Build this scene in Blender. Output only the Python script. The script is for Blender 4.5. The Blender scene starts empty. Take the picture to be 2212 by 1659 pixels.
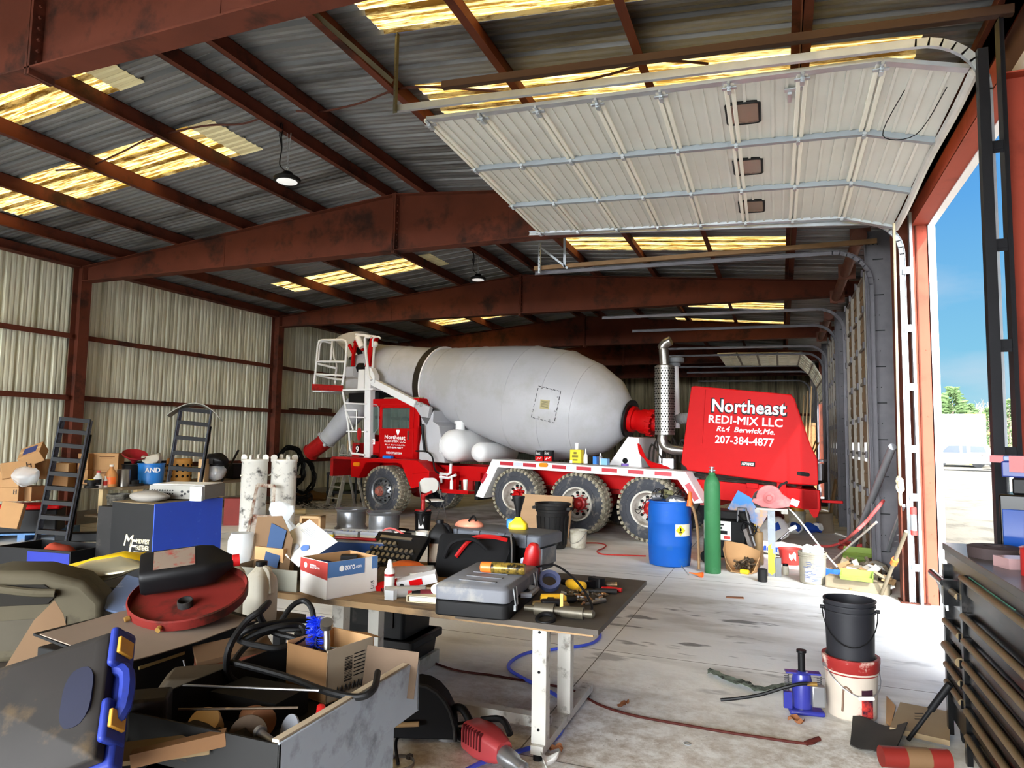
import bpy, bmesh, math, random
from math import pi, sin, cos, radians as rad
from mathutils import Vector as V, Matrix, noise
random.seed(4)
S = bpy.context.scene
COL = S.collection
# ---------------------------------------------------------------- camera, sky, sun, exposure
FPX, CX, CY, EYE = 1480.0, 1106.0, 829.5, V((0, 0, 1.7))
_yaw, _pit, _rol = rad(21.4), rad(4.6), rad(0.9)
_f = V((-sin(_yaw) * cos(_pit), cos(_yaw) * cos(_pit), sin(_pit)))
_r = V((cos(_yaw), sin(_yaw), 0))
_u = _r.cross(_f)
_r2, _u2 = cos(_rol) * _r + sin(_rol) * _u, -sin(_rol) * _r + cos(_rol) * _u
cd = bpy.data.cameras.new('camera')
cd.sensor_width = 36.0
cd.lens = 36.0 * FPX / 2212.0
cd.clip_end = 600
cam = bpy.data.objects.new('camera', cd)
COL.objects.link(cam)
cam.matrix_world = Matrix(((_r2.x, _u2.x, -_f.x, EYE.x), (_r2.y, _u2.y, -_f.y, EYE.y), (_r2.z, _u2.z, -_f.z, EYE.z), (0, 0, 0, 1)))
S.camera = cam
S.view_settings.view_transform = 'Standard'
S.view_settings.look = 'None'
S.view_settings.gamma = 1
S.view_settings.use_curve_mapping = False
S.view_settings.exposure = EXPOSURE = 2.45
S.cycles.use_denoising = True
S.cycles.max_bounces = 9
S.cycles.diffuse_bounces = 5
S.cycles.glossy_bounces = 3
S.cycles.transmission_bounces = 6
S.cycles.transparent_max_bounces = 8
S.cycles.caustics_reflective = False
S.cycles.caustics_refractive = False
S.cycles.sample_clamp_indirect = 6

sd = bpy.data.lights.new('sun', 'SUN')
sd.energy = 1.5
sd.angle = rad(0.6)
sd.color = (1.0, 0.955, 0.89)
so = bpy.data.objects.new('sun', sd)
COL.objects.link(so)
so.rotation_euler = V((-1, 3.07, -1.6)).to_track_quat('-Z', 'Y').to_euler()
so.location = (8, -20, 14)


def world():
    w = bpy.data.worlds.new('sky')
    S.world = w
    w.use_nodes = True
    nt = w.node_tree
    N, L = nt.nodes, nt.links
    N.clear()
    tc = N.new('ShaderNodeTexCoord')
    sep = N.new('ShaderNodeSeparateXYZ')
    L.new(tc.outputs['Generated'], sep.inputs[0])
    rp = N.new('ShaderNodeValToRGB')
    L.new(sep.outputs['Z'], rp.inputs[0])
    e = rp.color_ramp.elements
    e[0].position, e[0].color = 0.0, (0.42, 0.84, 0.95, 1)
    e[1].position, e[1].color = 0.6, (0.06, 0.25, 0.75, 1)
    k = rp.color_ramp.elements.new(0.1); k.color = (0.28, 0.68, 0.93, 1)
    k = rp.color_ramp.elements.new(0.3); k.color = (0.13, 0.45, 0.92, 1)
    # soft clouds
    mp = N.new('ShaderNodeMapping'); mp.inputs['Scale'].default_value = (2.2, 2.2, 6.5); mp.inputs['Location'].default_value = (0.35, 0.2, 0.1)
    L.new(tc.outputs['Generated'], mp.inputs[0])
    no = N.new('ShaderNodeTexNoise'); no.inputs['Scale'].default_value = 1.6; no.inputs['Detail'].default_value = 6
    L.new(mp.outputs[0], no.inputs['Vector'])
    cr = N.new('ShaderNodeMapRange'); cr.inputs[1].default_value = 0.5; cr.inputs[2].default_value = 0.82; cr.inputs[4].default_value = 0.75
    L.new(no.outputs['Fac'], cr.inputs[0])
    mx = N.new('ShaderNodeMix'); mx.data_type = 'RGBA'
    L.new(cr.outputs[0], mx.inputs['Factor']); L.new(rp.outputs[0], mx.inputs['A']); mx.inputs['B'].default_value = (0.8, 0.87, 0.97, 1)
    b1 = N.new('ShaderNodeBackground'); b1.inputs[1].default_value = 0.165
    L.new(mx.outputs['Result'], b1.inputs[0])
    # broad sky glow added as fill, aimed behind and left through the open end
    dp = N.new('ShaderNodeVectorMath'); dp.operation = 'DOT_PRODUCT'
    dp.inputs[1].default_value = V((-0.3, -1.0, 0.42)).normalized()
    L.new(tc.outputs['Generated'], dp.inputs[0])
    gm = N.new('ShaderNodeMapRange'); gm.inputs[1].default_value = 0.35; gm.inputs[2].default_value = 1.0; gm.inputs[4].default_value = 1.0
    gm.interpolation_type = 'SMOOTHSTEP'
    L.new(dp.outputs['Value'], gm.inputs[0])
    ml = N.new('ShaderNodeMath'); ml.operation = 'MULTIPLY'; ml.inputs[1].default_value = 8.2
    L.new(gm.outputs[0], ml.inputs[0])
    b2 = N.new('ShaderNodeBackground'); b2.inputs[0].default_value = (0.93, 0.97, 1.0, 1)
    L.new(ml.outputs[0], b2.inputs[1])
    ad = N.new('ShaderNodeAddShader'); L.new(b1.outputs[0], ad.inputs[0]); L.new(b2.outputs[0], ad.inputs[1])
    out = N.new('ShaderNodeOutputWorld'); L.new(ad.outputs[0], out.inputs[0])


world()


# ---------------------------------------------------------------- rays through the photograph onto real planes
def ray(px, py):
    a, b = (px - CX) / FPX, (py - CY) / FPX
    return _r2 * a - _u2 * b + _f


def G(px, py, z=0.0):
    d = ray(px, py); return EYE + d * ((z - EYE.z) / d.z)


def PX(x, px, py):
    d = ray(px, py); return EYE + d * ((x - EYE.x) / d.x)


def PY(y, px, py):
    d = ray(px, py); return EYE + d * ((y - EYE.y) / d.y)


# ---------------------------------------------------------------- materials
def lin(c):
    return tuple((x / 255 / 12.92) if x / 255 <= 0.04045 else ((x / 255 + 0.055) / 1.055) ** 2.4 for x in c) + (1,)


MATS = {}


def mat(key, rgb=(128, 128, 128), rough=0.6, metal=0.0, var=0.12, scale=5.0, dirt=None, dirt_amt=0.45, dscale=3.0, bump=0.0, bscale=60.0, stretch=(1, 1, 1), alpha=None, trans=0.0, emit=0.0, translucent=0.0, coat=0.0, spec=None):
    """One surface: base colour with a little variation, optional wear of a second colour, optional bump."""
    if key in MATS:
        return MATS[key]
    m = bpy.data.materials.new(key)
    MATS[key] = m
    m.use_nodes = True
    N, L = m.node_tree.nodes, m.node_tree.links
    b = N['Principled BSDF']
    b.inputs['Roughness'].default_value = rough
    b.inputs['Metallic'].default_value = metal
    b.inputs['Coat Weight'].default_value = coat
    b.inputs['Specular IOR Level'].default_value = (0.45 if rough < 0.5 else 0.22) if spec is None else spec
    c = lin(rgb)
    m.diffuse_color = c
    tc = N.new('ShaderNodeTexCoord')
    mp = N.new('ShaderNodeMapping'); mp.inputs['Scale'].default_value = stretch
    L.new(tc.outputs['Object'], mp.inputs[0])
    n1 = N.new('ShaderNodeTexNoise'); n1.inputs['Scale'].default_value = scale; n1.inputs['Detail'].default_value = 5
    L.new(mp.outputs[0], n1.inputs['Vector'])
    mx = N.new('ShaderNodeMix'); mx.data_type = 'RGBA'
    mx.inputs['A'].default_value = tuple(min(1, x * (1 - 1.6 * var)) for x in c[:3]) + (1,)
    mx.inputs['B'].default_value = tuple(min(1, x * (1 + 1.6 * var)) for x in c[:3]) + (1,)
    L.new(n1.outputs['Fac'], mx.inputs['Factor'])
    last = mx.outputs['Result']
    if dirt:
        n2 = N.new('ShaderNodeTexNoise'); n2.inputs['Scale'].default_value = dscale; n2.inputs['Detail'].default_value = 8; n2.inputs['Roughness'].default_value = 0.65
        L.new(mp.outputs[0], n2.inputs['Vector'])
        r = N.new('ShaderNodeMapRange'); r.inputs[1].default_value = 0.72 - dirt_amt * 0.5; r.inputs[2].default_value = 0.86 - dirt_amt * 0.5
        L.new(n2.outputs['Fac'], r.inputs[0])
        m2 = N.new('ShaderNodeMix'); m2.data_type = 'RGBA'; m2.inputs['B'].default_value = lin(dirt)
        L.new(r.outputs[0], m2.inputs['Factor']); L.new(last, m2.inputs['A'])
        last = m2.outputs['Result']
    L.new(last, b.inputs['Base Color'])
    if bump:
        n3 = N.new('ShaderNodeTexNoise'); n3.inputs['Scale'].default_value = bscale; n3.inputs['Detail'].default_value = 4
        L.new(mp.outputs[0], n3.inputs['Vector'])
        bp = N.new('ShaderNodeBump'); bp.inputs['Strength'].default_value = bump; bp.inputs['Distance'].default_value = 0.02
        L.new(n3.outputs['Fac'], bp.inputs['Height']); L.new(bp.outputs[0], b.inputs['Normal'])
    if trans:
        b.inputs['Transmission Weight'].default_value = trans; b.inputs['IOR'].default_value = 1.2
    if emit:
        L.new(last, b.inputs['Emission Color']); b.inputs['Emission Strength'].default_value = emit
    if translucent:
        t = N.new('ShaderNodeBsdfTranslucent'); L.new(last, t.inputs['Color'])
        ms = N.new('ShaderNodeMixShader'); ms.inputs[0].default_value = translucent
        L.new(b.outputs[0], ms.inputs[1]); L.new(t.outputs[0], ms.inputs[2]); L.new(ms.outputs[0], N['Material Output'].inputs[0])
    if alpha is not None:
        t = N.new('ShaderNodeBsdfTransparent'); ms = N.new('ShaderNodeMixShader'); ms.inputs[0].default_value = alpha
        src = N['Material Output'].inputs[0].links[0].from_socket
        L.new(t.outputs[0], ms.inputs[1]); L.new(src, ms.inputs[2]); L.new(ms.outputs[0], N['Material Output'].inputs[0])
    return m


# ---------------------------------------------------------------- mesh building
def arc(cx, cy, r, a0, a1, n):
    return [(cx + r * cos(rad(a0 + (a1 - a0) * i / n)), cy + r * sin(rad(a0 + (a1 - a0) * i / n))) for i in range(n + 1)]


def rrect(w, h, r, n=4):
    """rounded rectangle outline, centred"""
    o = []
    for sx, sy, a in ((1, 1, 0), (-1, 1, 90), (-1, -1, 180), (1, -1, 270)):
        o += arc(sx * (w / 2 - r), sy * (h / 2 - r), r, a, a + 90, n)
    return o


def smooth_path(pts, k=6):
    p = [V(q) for q in pts]
    if len(p) < 3:
        return p
    o = []
    for i in range(len(p) - 1):
        a, b, c, d = p[max(i - 1, 0)], p[i], p[i + 1], p[min(i + 2, len(p) - 1)]
        for j in range(k):
            t = j / k
            o.append(0.5 * ((2 * b) + (c - a) * t + (2 * a - 5 * b + 4 * c - d) * t * t + (3 * b - a - 3 * c + d) * t ** 3))
    o.append(p[-1])
    return o


class MB:
    """collects shapes; build() links them as ONE mesh object"""

    def __init__(s, mi=0):
        s.bm = bmesh.new(); s.mi = mi

    def _f(s, vs):
        try:
            f = s.bm.faces.new(vs); f.material_index = s.mi; return f
        except ValueError:
            return None

    def box(s, c, d, R=None):
        c = V(c); h = V(d) / 2
        vs = []
        for x in (-1, 1):
            for y in (-1, 1):
                for z in (-1, 1):
                    o = V((x * h.x, y * h.y, z * h.z))
                    if R is not None: o = R @ o
                    vs.append(s.bm.verts.new(c + o))
        for q in ((0, 1, 3, 2), (4, 6, 7, 5), (0, 4, 5, 1), (2, 3, 7, 6), (0, 2, 6, 4), (1, 5, 7, 3)):
            s._f([vs[i] for i in q])
        return s

    def bx(s, x0, x1, y0, y1, z0, z1):
        return s.box(((x0 + x1) / 2, (y0 + y1) / 2, (z0 + z1) / 2), (abs(x1 - x0), abs(y1 - y0), abs(z1 - z0)))

    def beam(s, a, b, w, h, up=(0, 0, 1)):
        """square bar from a to b"""
        a, b = V(a), V(b); d = (b - a).normalized(); up = V(up)
        x = d.cross(up)
        if x.length < 1e-4: x = d.cross(V((0, 1, 0)))
        x.normalize(); y = x.cross(d)
        R = Matrix((x, d, y)).transposed()
        return s.box((a + b) / 2, (w, (b - a).length, h), R)

    def ring(s, c, x, y, r, n):
        return [s.bm.verts.new(c + x * (r * cos(2 * pi * i / n)) + y * (r * sin(2 * pi * i / n))) for i in range(n)]

    def lathe(s, prof, a=(0, 0, 0), d=(0, 0, 1), n=28, cap=(True, True), squash=1.0):
        a, d = V(a), V(d).normalized()
        x = d.orthogonal().normalized() if abs(d.z) < 0.999 else V((1, 0, 0))
        y = d.cross(x)
        R = []
        for t, r in prof:
            R.append(s.ring(a + d * t, x, y * squash, max(r, 1e-4), n))
        for p, q in zip(R, R[1:]):
            for i in range(n):
                s._f((p[i], p[(i + 1) % n], q[(i + 1) % n], q[i]))
        if cap[0]: s._f(list(reversed(R[0])))
        if cap[1]: s._f(R[-1])
        return s

    def cyl(s, a, b, r, r2=None, n=20, cap=True):
        a, b = V(a), V(b)
        return s.lathe([(0, r), ((b - a).length, r if r2 is None else r2)], a, b - a, n, (cap, cap))

    def tube(s, pts, r, n=8, k=0, closed=False):
        p = smooth_path(pts, k) if k else [V(q) for q in pts]
        if closed: p = p + [p[0]]
        R = []; x = None
        for i, q in enumerate(p):
            d = (p[min(i + 1, len(p) - 1)] - p[max(i - 1, 0)])
            if closed and i in (0, len(p) - 1): d = p[1] - p[-2]
            if d.length < 1e-7: d = V((0, 0, 1))
            d.normalize()
            x = (d.orthogonal() if x is None else x - d * x.dot(d)).normalized()
            y = d.cross(x)
            rr = r[i * (len(r) - 1) // max(1, len(p) - 1)] if isinstance(r, (list, tuple)) else r
            R.append(s.ring(q, x, y, rr, n))
        for a, b in zip(R, R[1:]):
            for i in range(n):
                s._f((a[i], a[(i + 1) % n], b[(i + 1) % n], b[i]))
        if not closed:
            s._f(list(reversed(R[0]))); s._f(R[-1])
        return s

    def prism(s, poly, vec):
        vec = V(vec)
        a = [s.bm.verts.new(V(p)) for p in poly]
        b = [s.bm.verts.new(V(p) + vec) for p in poly]
        s._f(list(reversed(a))); s._f(b)
        for i in range(len(a)):
            j = (i + 1) % len(a)
            s._f((a[i], a[j], b[j], b[i]))
        return s

    def shell(s, loops, cap=(True, True)):
        """skin through loops of equal length"""
        R = [[s.bm.verts.new(V(p)) for p in l] for l in loops]
        for p, q in zip(R, R[1:]):
            for i in range(len(p)):
                s._f((p[i], p[(i + 1) % len(p)], q[(i + 1) % len(p)], q[i]))
        if cap[0]: s._f(list(reversed(R[0])))
        if cap[1]: s._f(R[-1])
        return s

    def grid(s, rows, th=0.0):
        """sheet through rows of points; th gives it thickness downwards along its normal"""
        R = [[s.bm.verts.new(V(p)) for p in r] for r in rows]
        fs = []
        for p, q in zip(R, R[1:]):
            for i in range(len(p) - 1):
                f = s._f((p[i], p[i + 1], q[i + 1], q[i]))
                if f: fs.append(f)
        if th:
            bmesh.ops.recalc_face_normals(s.bm, faces=fs)
            bmesh.ops.solidify(s.bm, geom=fs, thickness=th)
        return s

    def sph(s, c, r, sc=(1, 1, 1), n=16, m=10):
        c = V(c); R = []
        for j in range(m + 1):
            a = pi * j / m
            R.append([s.bm.verts.new(c + V((r * sc[0] * max(sin(a), 1e-3) * cos(2 * pi * i / n), r * sc[1] * max(sin(a), 1e-3) * sin(2 * pi * i / n), r * sc[2] * cos(a)))) for i in range(n)])
        for p, q in zip(R, R[1:]):
            for i in range(n):
                s._f((p[i], q[i], q[(i + 1) % n], p[(i + 1) % n]))
        return s

    def move(s, M):
        bmesh.ops.transform(s.bm, matrix=M, verts=s.bm.verts); return s

    def jitter(s, amt, freq=8.0, seed=0):
        for v in s.bm.verts:
            v.co += noise.noise_vector(v.co * freq + V((seed, seed * 2.3, 0))) * amt
        return s

    def build(s, name, mats, parent=None, loc=None, rot=None, bev=0.0, sub=0, label=None, seg=2, sm=38):
        bm = s.bm
        bmesh.ops.recalc_face_normals(bm, faces=bm.faces)
        for f in bm.faces: f.smooth = True
        lim = rad(sm)
        for e in bm.edges:
            e.smooth = len(e.link_faces) == 2 and e.calc_face_angle(0) < lim
        me = bpy.data.meshes.new(name)
        bm.to_mesh(me); bm.free()
        for k in (mats if isinstance(mats, (list, tuple)) else [mats]):
            me.materials.append(k)
        o = bpy.data.objects.new(name, me)
        COL.objects.link(o)
        if parent is not None: o.parent = parent
        if loc is not None: o.location = loc
        if rot is not None: o.rotation_euler = rot
        if bev:
            b = o.modifiers.new('bevel', 'BEVEL'); b.width = bev; b.segments = seg; b.limit_method = 'ANGLE'; b.angle_limit = rad(40)
        if sub:
            b = o.modifiers.new('smooth', 'SUBSURF'); b.levels = b.render_levels = sub
        if label: o['label'] = label
        return o


def tag(o, label, cat, group=None):
    o['label'] = label; o['category'] = cat
    if group: o['group'] = group
    return o


def thing(name, label, cat, loc=(0, 0, 0), rz=0.0, group=None, rot=None):
    o = bpy.data.objects.new(name, None)
    o.empty_display_size = 0.1
    COL.objects.link(o)
    o.location = loc
    o.rotation_euler = rot if rot is not None else (0, 0, rz)
    return tag(o, label, cat, group)


def struct(o):
    o['kind'] = 'structure'; return o


def dup(o, loc=None, rot=None, label=None, parent=None):
    c = o.copy(); COL.objects.link(c)
    if parent is not None: c.parent = parent
    if loc is not None: c.location = loc
    if rot is not None: c.rotation_euler = rot
    if label: c['label'] = label
    for ch in list(o.children): dup(ch, parent=c)
    return c


def text(body, parent, loc, size, m, rot=(pi / 2, 0, 0), bold=0.0, shear=0.0, name='lettering', width=None, ext=0.002, height=None):
    """writing as a mesh; width and height fit it to the mark it copies"""
    c = bpy.data.curves.new(name, 'FONT')
    c.body = body; c.size = 1.0; c.align_x = 'CENTER'; c.align_y = 'CENTER'; c.extrude = 0.01; c.bevel_depth = bold; c.bevel_resolution = 1; c.shear = shear; c.resolution_u = 3
    c.space_character = 1.0 + 1.2 * bold
    o = bpy.data.objects.new(name, c)
    COL.objects.link(o)
    bpy.context.view_layer.update()
    me = bpy.data.meshes.new_from_object(o.evaluated_get(bpy.context.evaluated_depsgraph_get()))
    bpy.data.objects.remove(o); bpy.data.curves.remove(c)
    me.name = name
    xs = [v.co.x for v in me.vertices]; ys = [v.co.y for v in me.vertices]
    w, h = max(xs) - min(xs), max(ys) - min(ys)
    xm, ym = (max(xs) + min(xs)) / 2, (max(ys) + min(ys)) / 2
    fy = size if height is None else height / h
    fx = fy if width is None else width / w
    for v in me.vertices: v.co = ((v.co.x - xm) * fx, (v.co.y - ym) * fy, v.co.z * ext / (0.01 + bold))
    me.materials.clear(); me.materials.append(m)
    o = bpy.data.objects.new(name, me)
    COL.objects.link(o)
    o.parent = parent; o.location = loc; o.rotation_euler = rot
    return o


def mpp(P):
    """metres that one pixel of the photograph spans at P"""
    return (V(P) - EYE).dot(_f) / FPX
# ================================================================ SETTING: the steel building
RIDGE, EAVE_L, EAVE_R = -5.3, -12.15, 1.62
Y_NEAR, Y_FAR = -7.2, 35.2
FRAMES = [-1.9, 3.4, 8.7, 14.0, 19.3, 24.6, 29.9]


def top_z(x): return 5.32 - 0.09 * abs(x - RIDGE)      # top of the frames
def sheet_z(x): return top_z(x) + 0.205


primer = mat('shaded_red_primer_steel', (88, 43, 29), 0.8, var=0.22, scale=2.2, dirt=(44, 25, 19), dirt_amt=0.42, dscale=1.7)  # same primer as the jambs, darker: roof shade put into the colour
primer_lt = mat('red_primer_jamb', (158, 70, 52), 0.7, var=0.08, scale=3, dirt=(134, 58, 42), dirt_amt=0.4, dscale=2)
galv_roof = mat('weathered_galvanized_roof', (120, 121, 122), 0.45, 0.2, var=0.17, scale=1.6, dirt=(66, 65, 64), dirt_amt=0.45, dscale=1.1, stretch=(0.25, 2.2, 1))
galv_wall = mat('galvanized_wall_sheet', (216, 216, 196), 0.5, 0.0, var=0.26, scale=1.5, dirt=(176, 174, 152), dirt_amt=0.5, dscale=1.3, stretch=(1, 5.5, 0.22))
galv = mat('galvanized_steel', (176, 182, 186), 0.38, 0.65, var=0.15, scale=8)
galv_dk = mat('dark_galvanized_steel', (92, 90, 94), 0.5, 0.4, var=0.2, scale=6)
black_steel = mat('black_steel', (22, 22, 25), 0.5, 0.3, var=0.2)
white_trim = mat('white_flashing', (236, 236, 238), 0.45, var=0.03)


def concrete():
    m = mat('concrete_floor', (188, 186, 180), 0.75)
    N, L = m.node_tree.nodes, m.node_tree.links
    b = N['Principled BSDF']
    for l in list(b.inputs['Base Color'].links): L.remove(l)
    tc = N.new('ShaderNodeTexCoord')

    def noi(sc, det=6, st=(1, 1, 1), rough=0.6):
        mp = N.new('ShaderNodeMapping'); mp.inputs['Scale'].default_value = st
        L.new(tc.outputs['Object'], mp.inputs[0])
        n = N.new('ShaderNodeTexNoise'); n.inputs['Scale'].default_value = sc; n.inputs['Detail'].default_value = det; n.inputs['Roughness'].default_value = rough
        L.new(mp.outputs[0], n.inputs['Vector'])
        return n.outputs['Fac']

    def rng(s, a, c, lo=0, hi=1):
        r = N.new('ShaderNodeMapRange'); r.inputs[1].default_value = a; r.inputs[2].default_value = c; r.inputs[3].default_value = lo; r.inputs[4].default_value = hi
        L.new(s, r.inputs[0]); return r.outputs[0]

    def mixc(f, a, bb):
        x = N.new('ShaderNodeMix'); x.data_type = 'RGBA'
        L.new(f, x.inputs['Factor'])
        for k, v in (('A', a), ('B', bb)):
            if isinstance(v, tuple): x.inputs[k].default_value = lin(v)
            else: L.new(v, x.inputs[k])
        return x.outputs['Result']

    def near(cx, cy, r0, r1):
        d = N.new('ShaderNodeVectorMath'); d.operation = 'DISTANCE'; d.inputs[1].default_value = (cx, cy, 0)
        L.new(tc.outputs['Object'], d.inputs[0])
        return rng(d.outputs['Value'], r0, r1, 1, 0)

    def mul(a, c):
        x = N.new('ShaderNodeMath'); x.operation = 'MULTIPLY'; L.new(a, x.inputs[0])
        if isinstance(c, (int, float)): x.inputs[1].default_value = c
        else: L.new(c, x.inputs[1])
        return x.outputs[0]

    col = mixc(rng(noi(0.7), 0.3, 0.7), (226, 228, 227), (238, 237, 232))
    col = mixc(mul(rng(noi(2.2, 8, (0.35, 1.3, 1)), 0.5, 0.68), 0.6), col, (184, 182, 175))
    # oil spots in the middle of the aisle
    col = mixc(mul(mul(rng(noi(3.2, 3, (0.55, 1.4, 1)), 0.6, 0.66), near(-0.6, 6.6, 0.6, 2.4)), 0.8), col, (92, 92, 92))
    col = mixc(mul(mul(rng(noi(1.6, 8, (0.6, 1.5, 1)), 0.45, 0.6), near(-0.6, 7.4, 0.3, 1.4)), 0.6), col, (140, 132, 112))
    # gritty brown dirt round the bench and the pails
    grit = mul(rng(noi(7, 9, rough=0.75), 0.42, 0.62), near(-1.2, 3.6, 0.5, 2.0))
    col = mixc(mul(grit, 0.75), col, (150, 132, 110))
    grit2 = mul(rng(noi(9, 9, rough=0.75), 0.42, 0.6), near(0.3, 4.1, 0.3, 1.0))
    col = mixc(mul(grit2, 0.7), col, (150, 134, 112))
    col = mixc(mul(mul(rng(noi(60, 3), 0.66, 0.72), near(-1.3, 3.8, 0.4, 2.4)), 0.8), col, (70, 62, 54))
    # blotchy dark brown, strongest under the truck
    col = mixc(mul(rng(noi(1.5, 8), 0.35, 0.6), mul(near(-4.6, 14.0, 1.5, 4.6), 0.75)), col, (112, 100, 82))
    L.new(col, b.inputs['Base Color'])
    n = N.new('ShaderNodeBump'); n.inputs['Strength'].default_value = 0.25; n.inputs['Distance'].default_value = 0.01
    L.new(noi(30, 6), n.inputs['Height']); L.new(n.outputs[0], b.inputs['Normal'])
    return m


fl = MB().bx(-12.4, 1.72, Y_NEAR, Y_FAR + 0.3, -0.3, 0)
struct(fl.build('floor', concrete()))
joint = mat('floor_joint', (120, 116, 108), 0.9)
j = MB()
for x in (-1.36, -5.2, -9.0): j.bx(x - 0.004, x + 0.004, Y_NEAR, Y_FAR, 0, 0.0006)
for y in (3.62, 5.62, 8.9, 12.6): j.bx(-12.2, 1.6, y - 0.004, y + 0.004, 0, 0.0006)
struct(j.build('floor_joint', joint))


def corr(y0, y1, p=0.3, h=0.034):
    o = []; n = int(round((y1 - y0) / p))
    for i in range(n):
        b = y0 + i * p
        o += [(b, 0), (b + 0.17 * p, 0), (b + 0.25 * p, 0.22 * h), (b + 0.33 * p, 0), (b + 0.46 * p, 0), (b + 0.54 * p, 0.22 * h), (b + 0.62 * p, 0), (b + 0.74 * p, 0), (b + 0.8 * p, h), (b + 0.93 * p, h)]
    o.append((y1, 0))
    return o


# roof: ribbed sheets with skylight strips let in
SKY = [  # (x0, x1, first rib, ribs)
    (-11.2, -6.62, 4.2, 0.9), (-10.9, -6.62, 6.0, 0.9), (-10.2, -9.35, 9.9, 0.9), (-10.5, -6.9, 12.0, 0.9), (-9.9, -7.4, 17.7, 0.9), (-9.9, -7.4, 23.1, 0.9),
    (-3.3, 1.3, 4.2, 0.9), (-3.5, 1.1, 6.0, 0.9), (-3.75, 0.2, 11.7, 0.9), (-2.2, 0.2, 17.4, 0.9), (-2.8, 0.2, 20.1, 0.6), (-11.2, -6.62, 0.6, 0.9), (-3.3, 1.3, 0.3, 0.9)]
prof = corr(Y_NEAR, Y_NEAR + 42.6, 0.3, 0.055)
rm = MB()
for side, xe in ((-1, EAVE_L - 0.15), (1, EAVE_R + 0.35)):
    for (ya, ha), (yb, hb) in zip(prof, prof[1:]):
        ym = (ya + yb) / 2
        cuts = sorted((a, b) for a, b, y, w in SKY if (a < RIDGE) == (side < 0) and y <= ym <= y + w)
        x, spans = min(xe, RIDGE), []
        for a, b in cuts: spans.append((x, a)); x = b
        spans.append((x, max(xe, RIDGE)))
        for a, b in spans:
            q = [rm.bm.verts.new((xx, yy, sheet_z(xx) + hh)) for xx, yy, hh in ((a, ya, ha), (b, ya, ha), (b, yb, hb), (a, yb, hb))]
            rm._f(q)
bmesh.ops.remove_doubles(rm.bm, verts=rm.bm.verts, dist=0.0005)
struct(rm.build('ceiling', galv_roof, sm=5))
rc = MB()
rc.grid([[(RIDGE - 0.3, y, sheet_z(RIDGE) + 0.0) for y in (Y_NEAR, Y_FAR)], [(RIDGE, y, sheet_z(RIDGE) + 0.05) for y in (Y_NEAR, Y_FAR)], [(RIDGE + 0.3, y, sheet_z(RIDGE) + 0.0) for y in (Y_NEAR, Y_FAR)]])
struct(rc.build('ceiling_ridge_cap', galv))
skym = mat('yellowed_fiberglass', (214, 184, 112), 0.5, var=0.3, scale=3, dirt=(112, 80, 30), dirt_amt=0.62, dscale=6, stretch=(0.45, 5, 1), translucent=0.8)
skye = mat('cream_fiberglass_edge', (232, 222, 176), 0.5, var=0.1, scale=3)
for i, (a, b, y, w) in enumerate(SKY):
    k = MB(); pr_ = [(yy, hh) for yy, hh in prof if y - 1e-3 <= yy <= y + w + 1e-3]
    k.grid([[(x, yy, sheet_z(x) + hh + 0.001) for yy, hh in pr_] for x in (a, b)])
    if a < RIDGE:   # the lapped end of the strip, lying on the sheet below
        k.mi = 1
        k.grid([[(x, yy, sheet_z(x) + min(hh, 0.012) - 0.008) for yy, hh in pr_] for x in (b, b + 0.36)])
    struct(k.build('window_%d' % (i + 1), [skym, skye], sm=5))

# frames and columns
for fy in FRAMES:
    f = MB()
    zb = 4.47; xl, xr = -11.84, 1.22
    f.prism([(xl, fy - 0.006, zb), (xr, fy - 0.006, zb), (xr, fy - 0.006, top_z(xr)), (RIDGE, fy - 0.006, top_z(RIDGE)), (xl, fy - 0.006, top_z(xl))], (0, 0.012, 0))
    f.bx(xl, xr, fy - 0.1, fy + 0.1, zb - 0.014, zb)
    for a, b in ((xl, RIDGE), (RIDGE, xr)):
        f.prism([(a, fy - 0.1, top_z(a)), (b, fy - 0.1, top_z(b)), (b, fy - 0.1, top_z(b) - 0.012), (a, fy - 0.1, top_z(a) - 0.012)], (0, 0.2, 0))
    for x in (RIDGE - 0.016, RIDGE + 0.016):
        f.bx(x - 0.012, x + 0.012, fy - 0.1, fy + 0.1, zb - 0.06, top_z(RIDGE) + 0.01)
    for x in (xl + 0.02, -8.6, -3.5, xr - 0.02, -1.5): f.bx(x - 0.005, x + 0.005, fy - 0.09 if abs(x + 5.3) > 4.9 else fy - 0.012, fy + 0.09 if abs(x + 5.3) > 4.9 else fy + 0.012, zb, top_z(x) - 0.01)
    for i in range(9):
        for yy in (-0.05, 0.05):
            f.cyl((RIDGE - 0.05, fy + yy, zb + 0.05 + i * 0.09), (RIDGE + 0.05, fy + yy, zb + 0.05 + i * 0.09), 0.013, n=6)
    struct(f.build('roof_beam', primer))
    for nm, xi, xo in (('wall_column', -11.84, -12.06), ('wall_column', 1.22, 1.44)):
        c = MB(); t = top_z(xi)
        c.bx(xi - 0.007, xi + 0.007, fy - 0.1, fy + 0.1, 0, t); c.bx(xo - 0.007, xo + 0.007, fy - 0.1, fy + 0.1, 0, t)
        c.bx(min(xi, xo), max(xi, xo), fy - 0.005, fy + 0.005, 0, t)
        c.bx(min(xi, xo) - 0.03, max(xi, xo) + 0.03, fy - 0.12, fy + 0.12, 0, 0.015)
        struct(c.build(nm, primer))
PURLX = [-10.97, -9.6, -8.2, -6.8, -5.5, -5.1 + 0.25, -3.62, -2.36, -1.1, 0.2]
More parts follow.
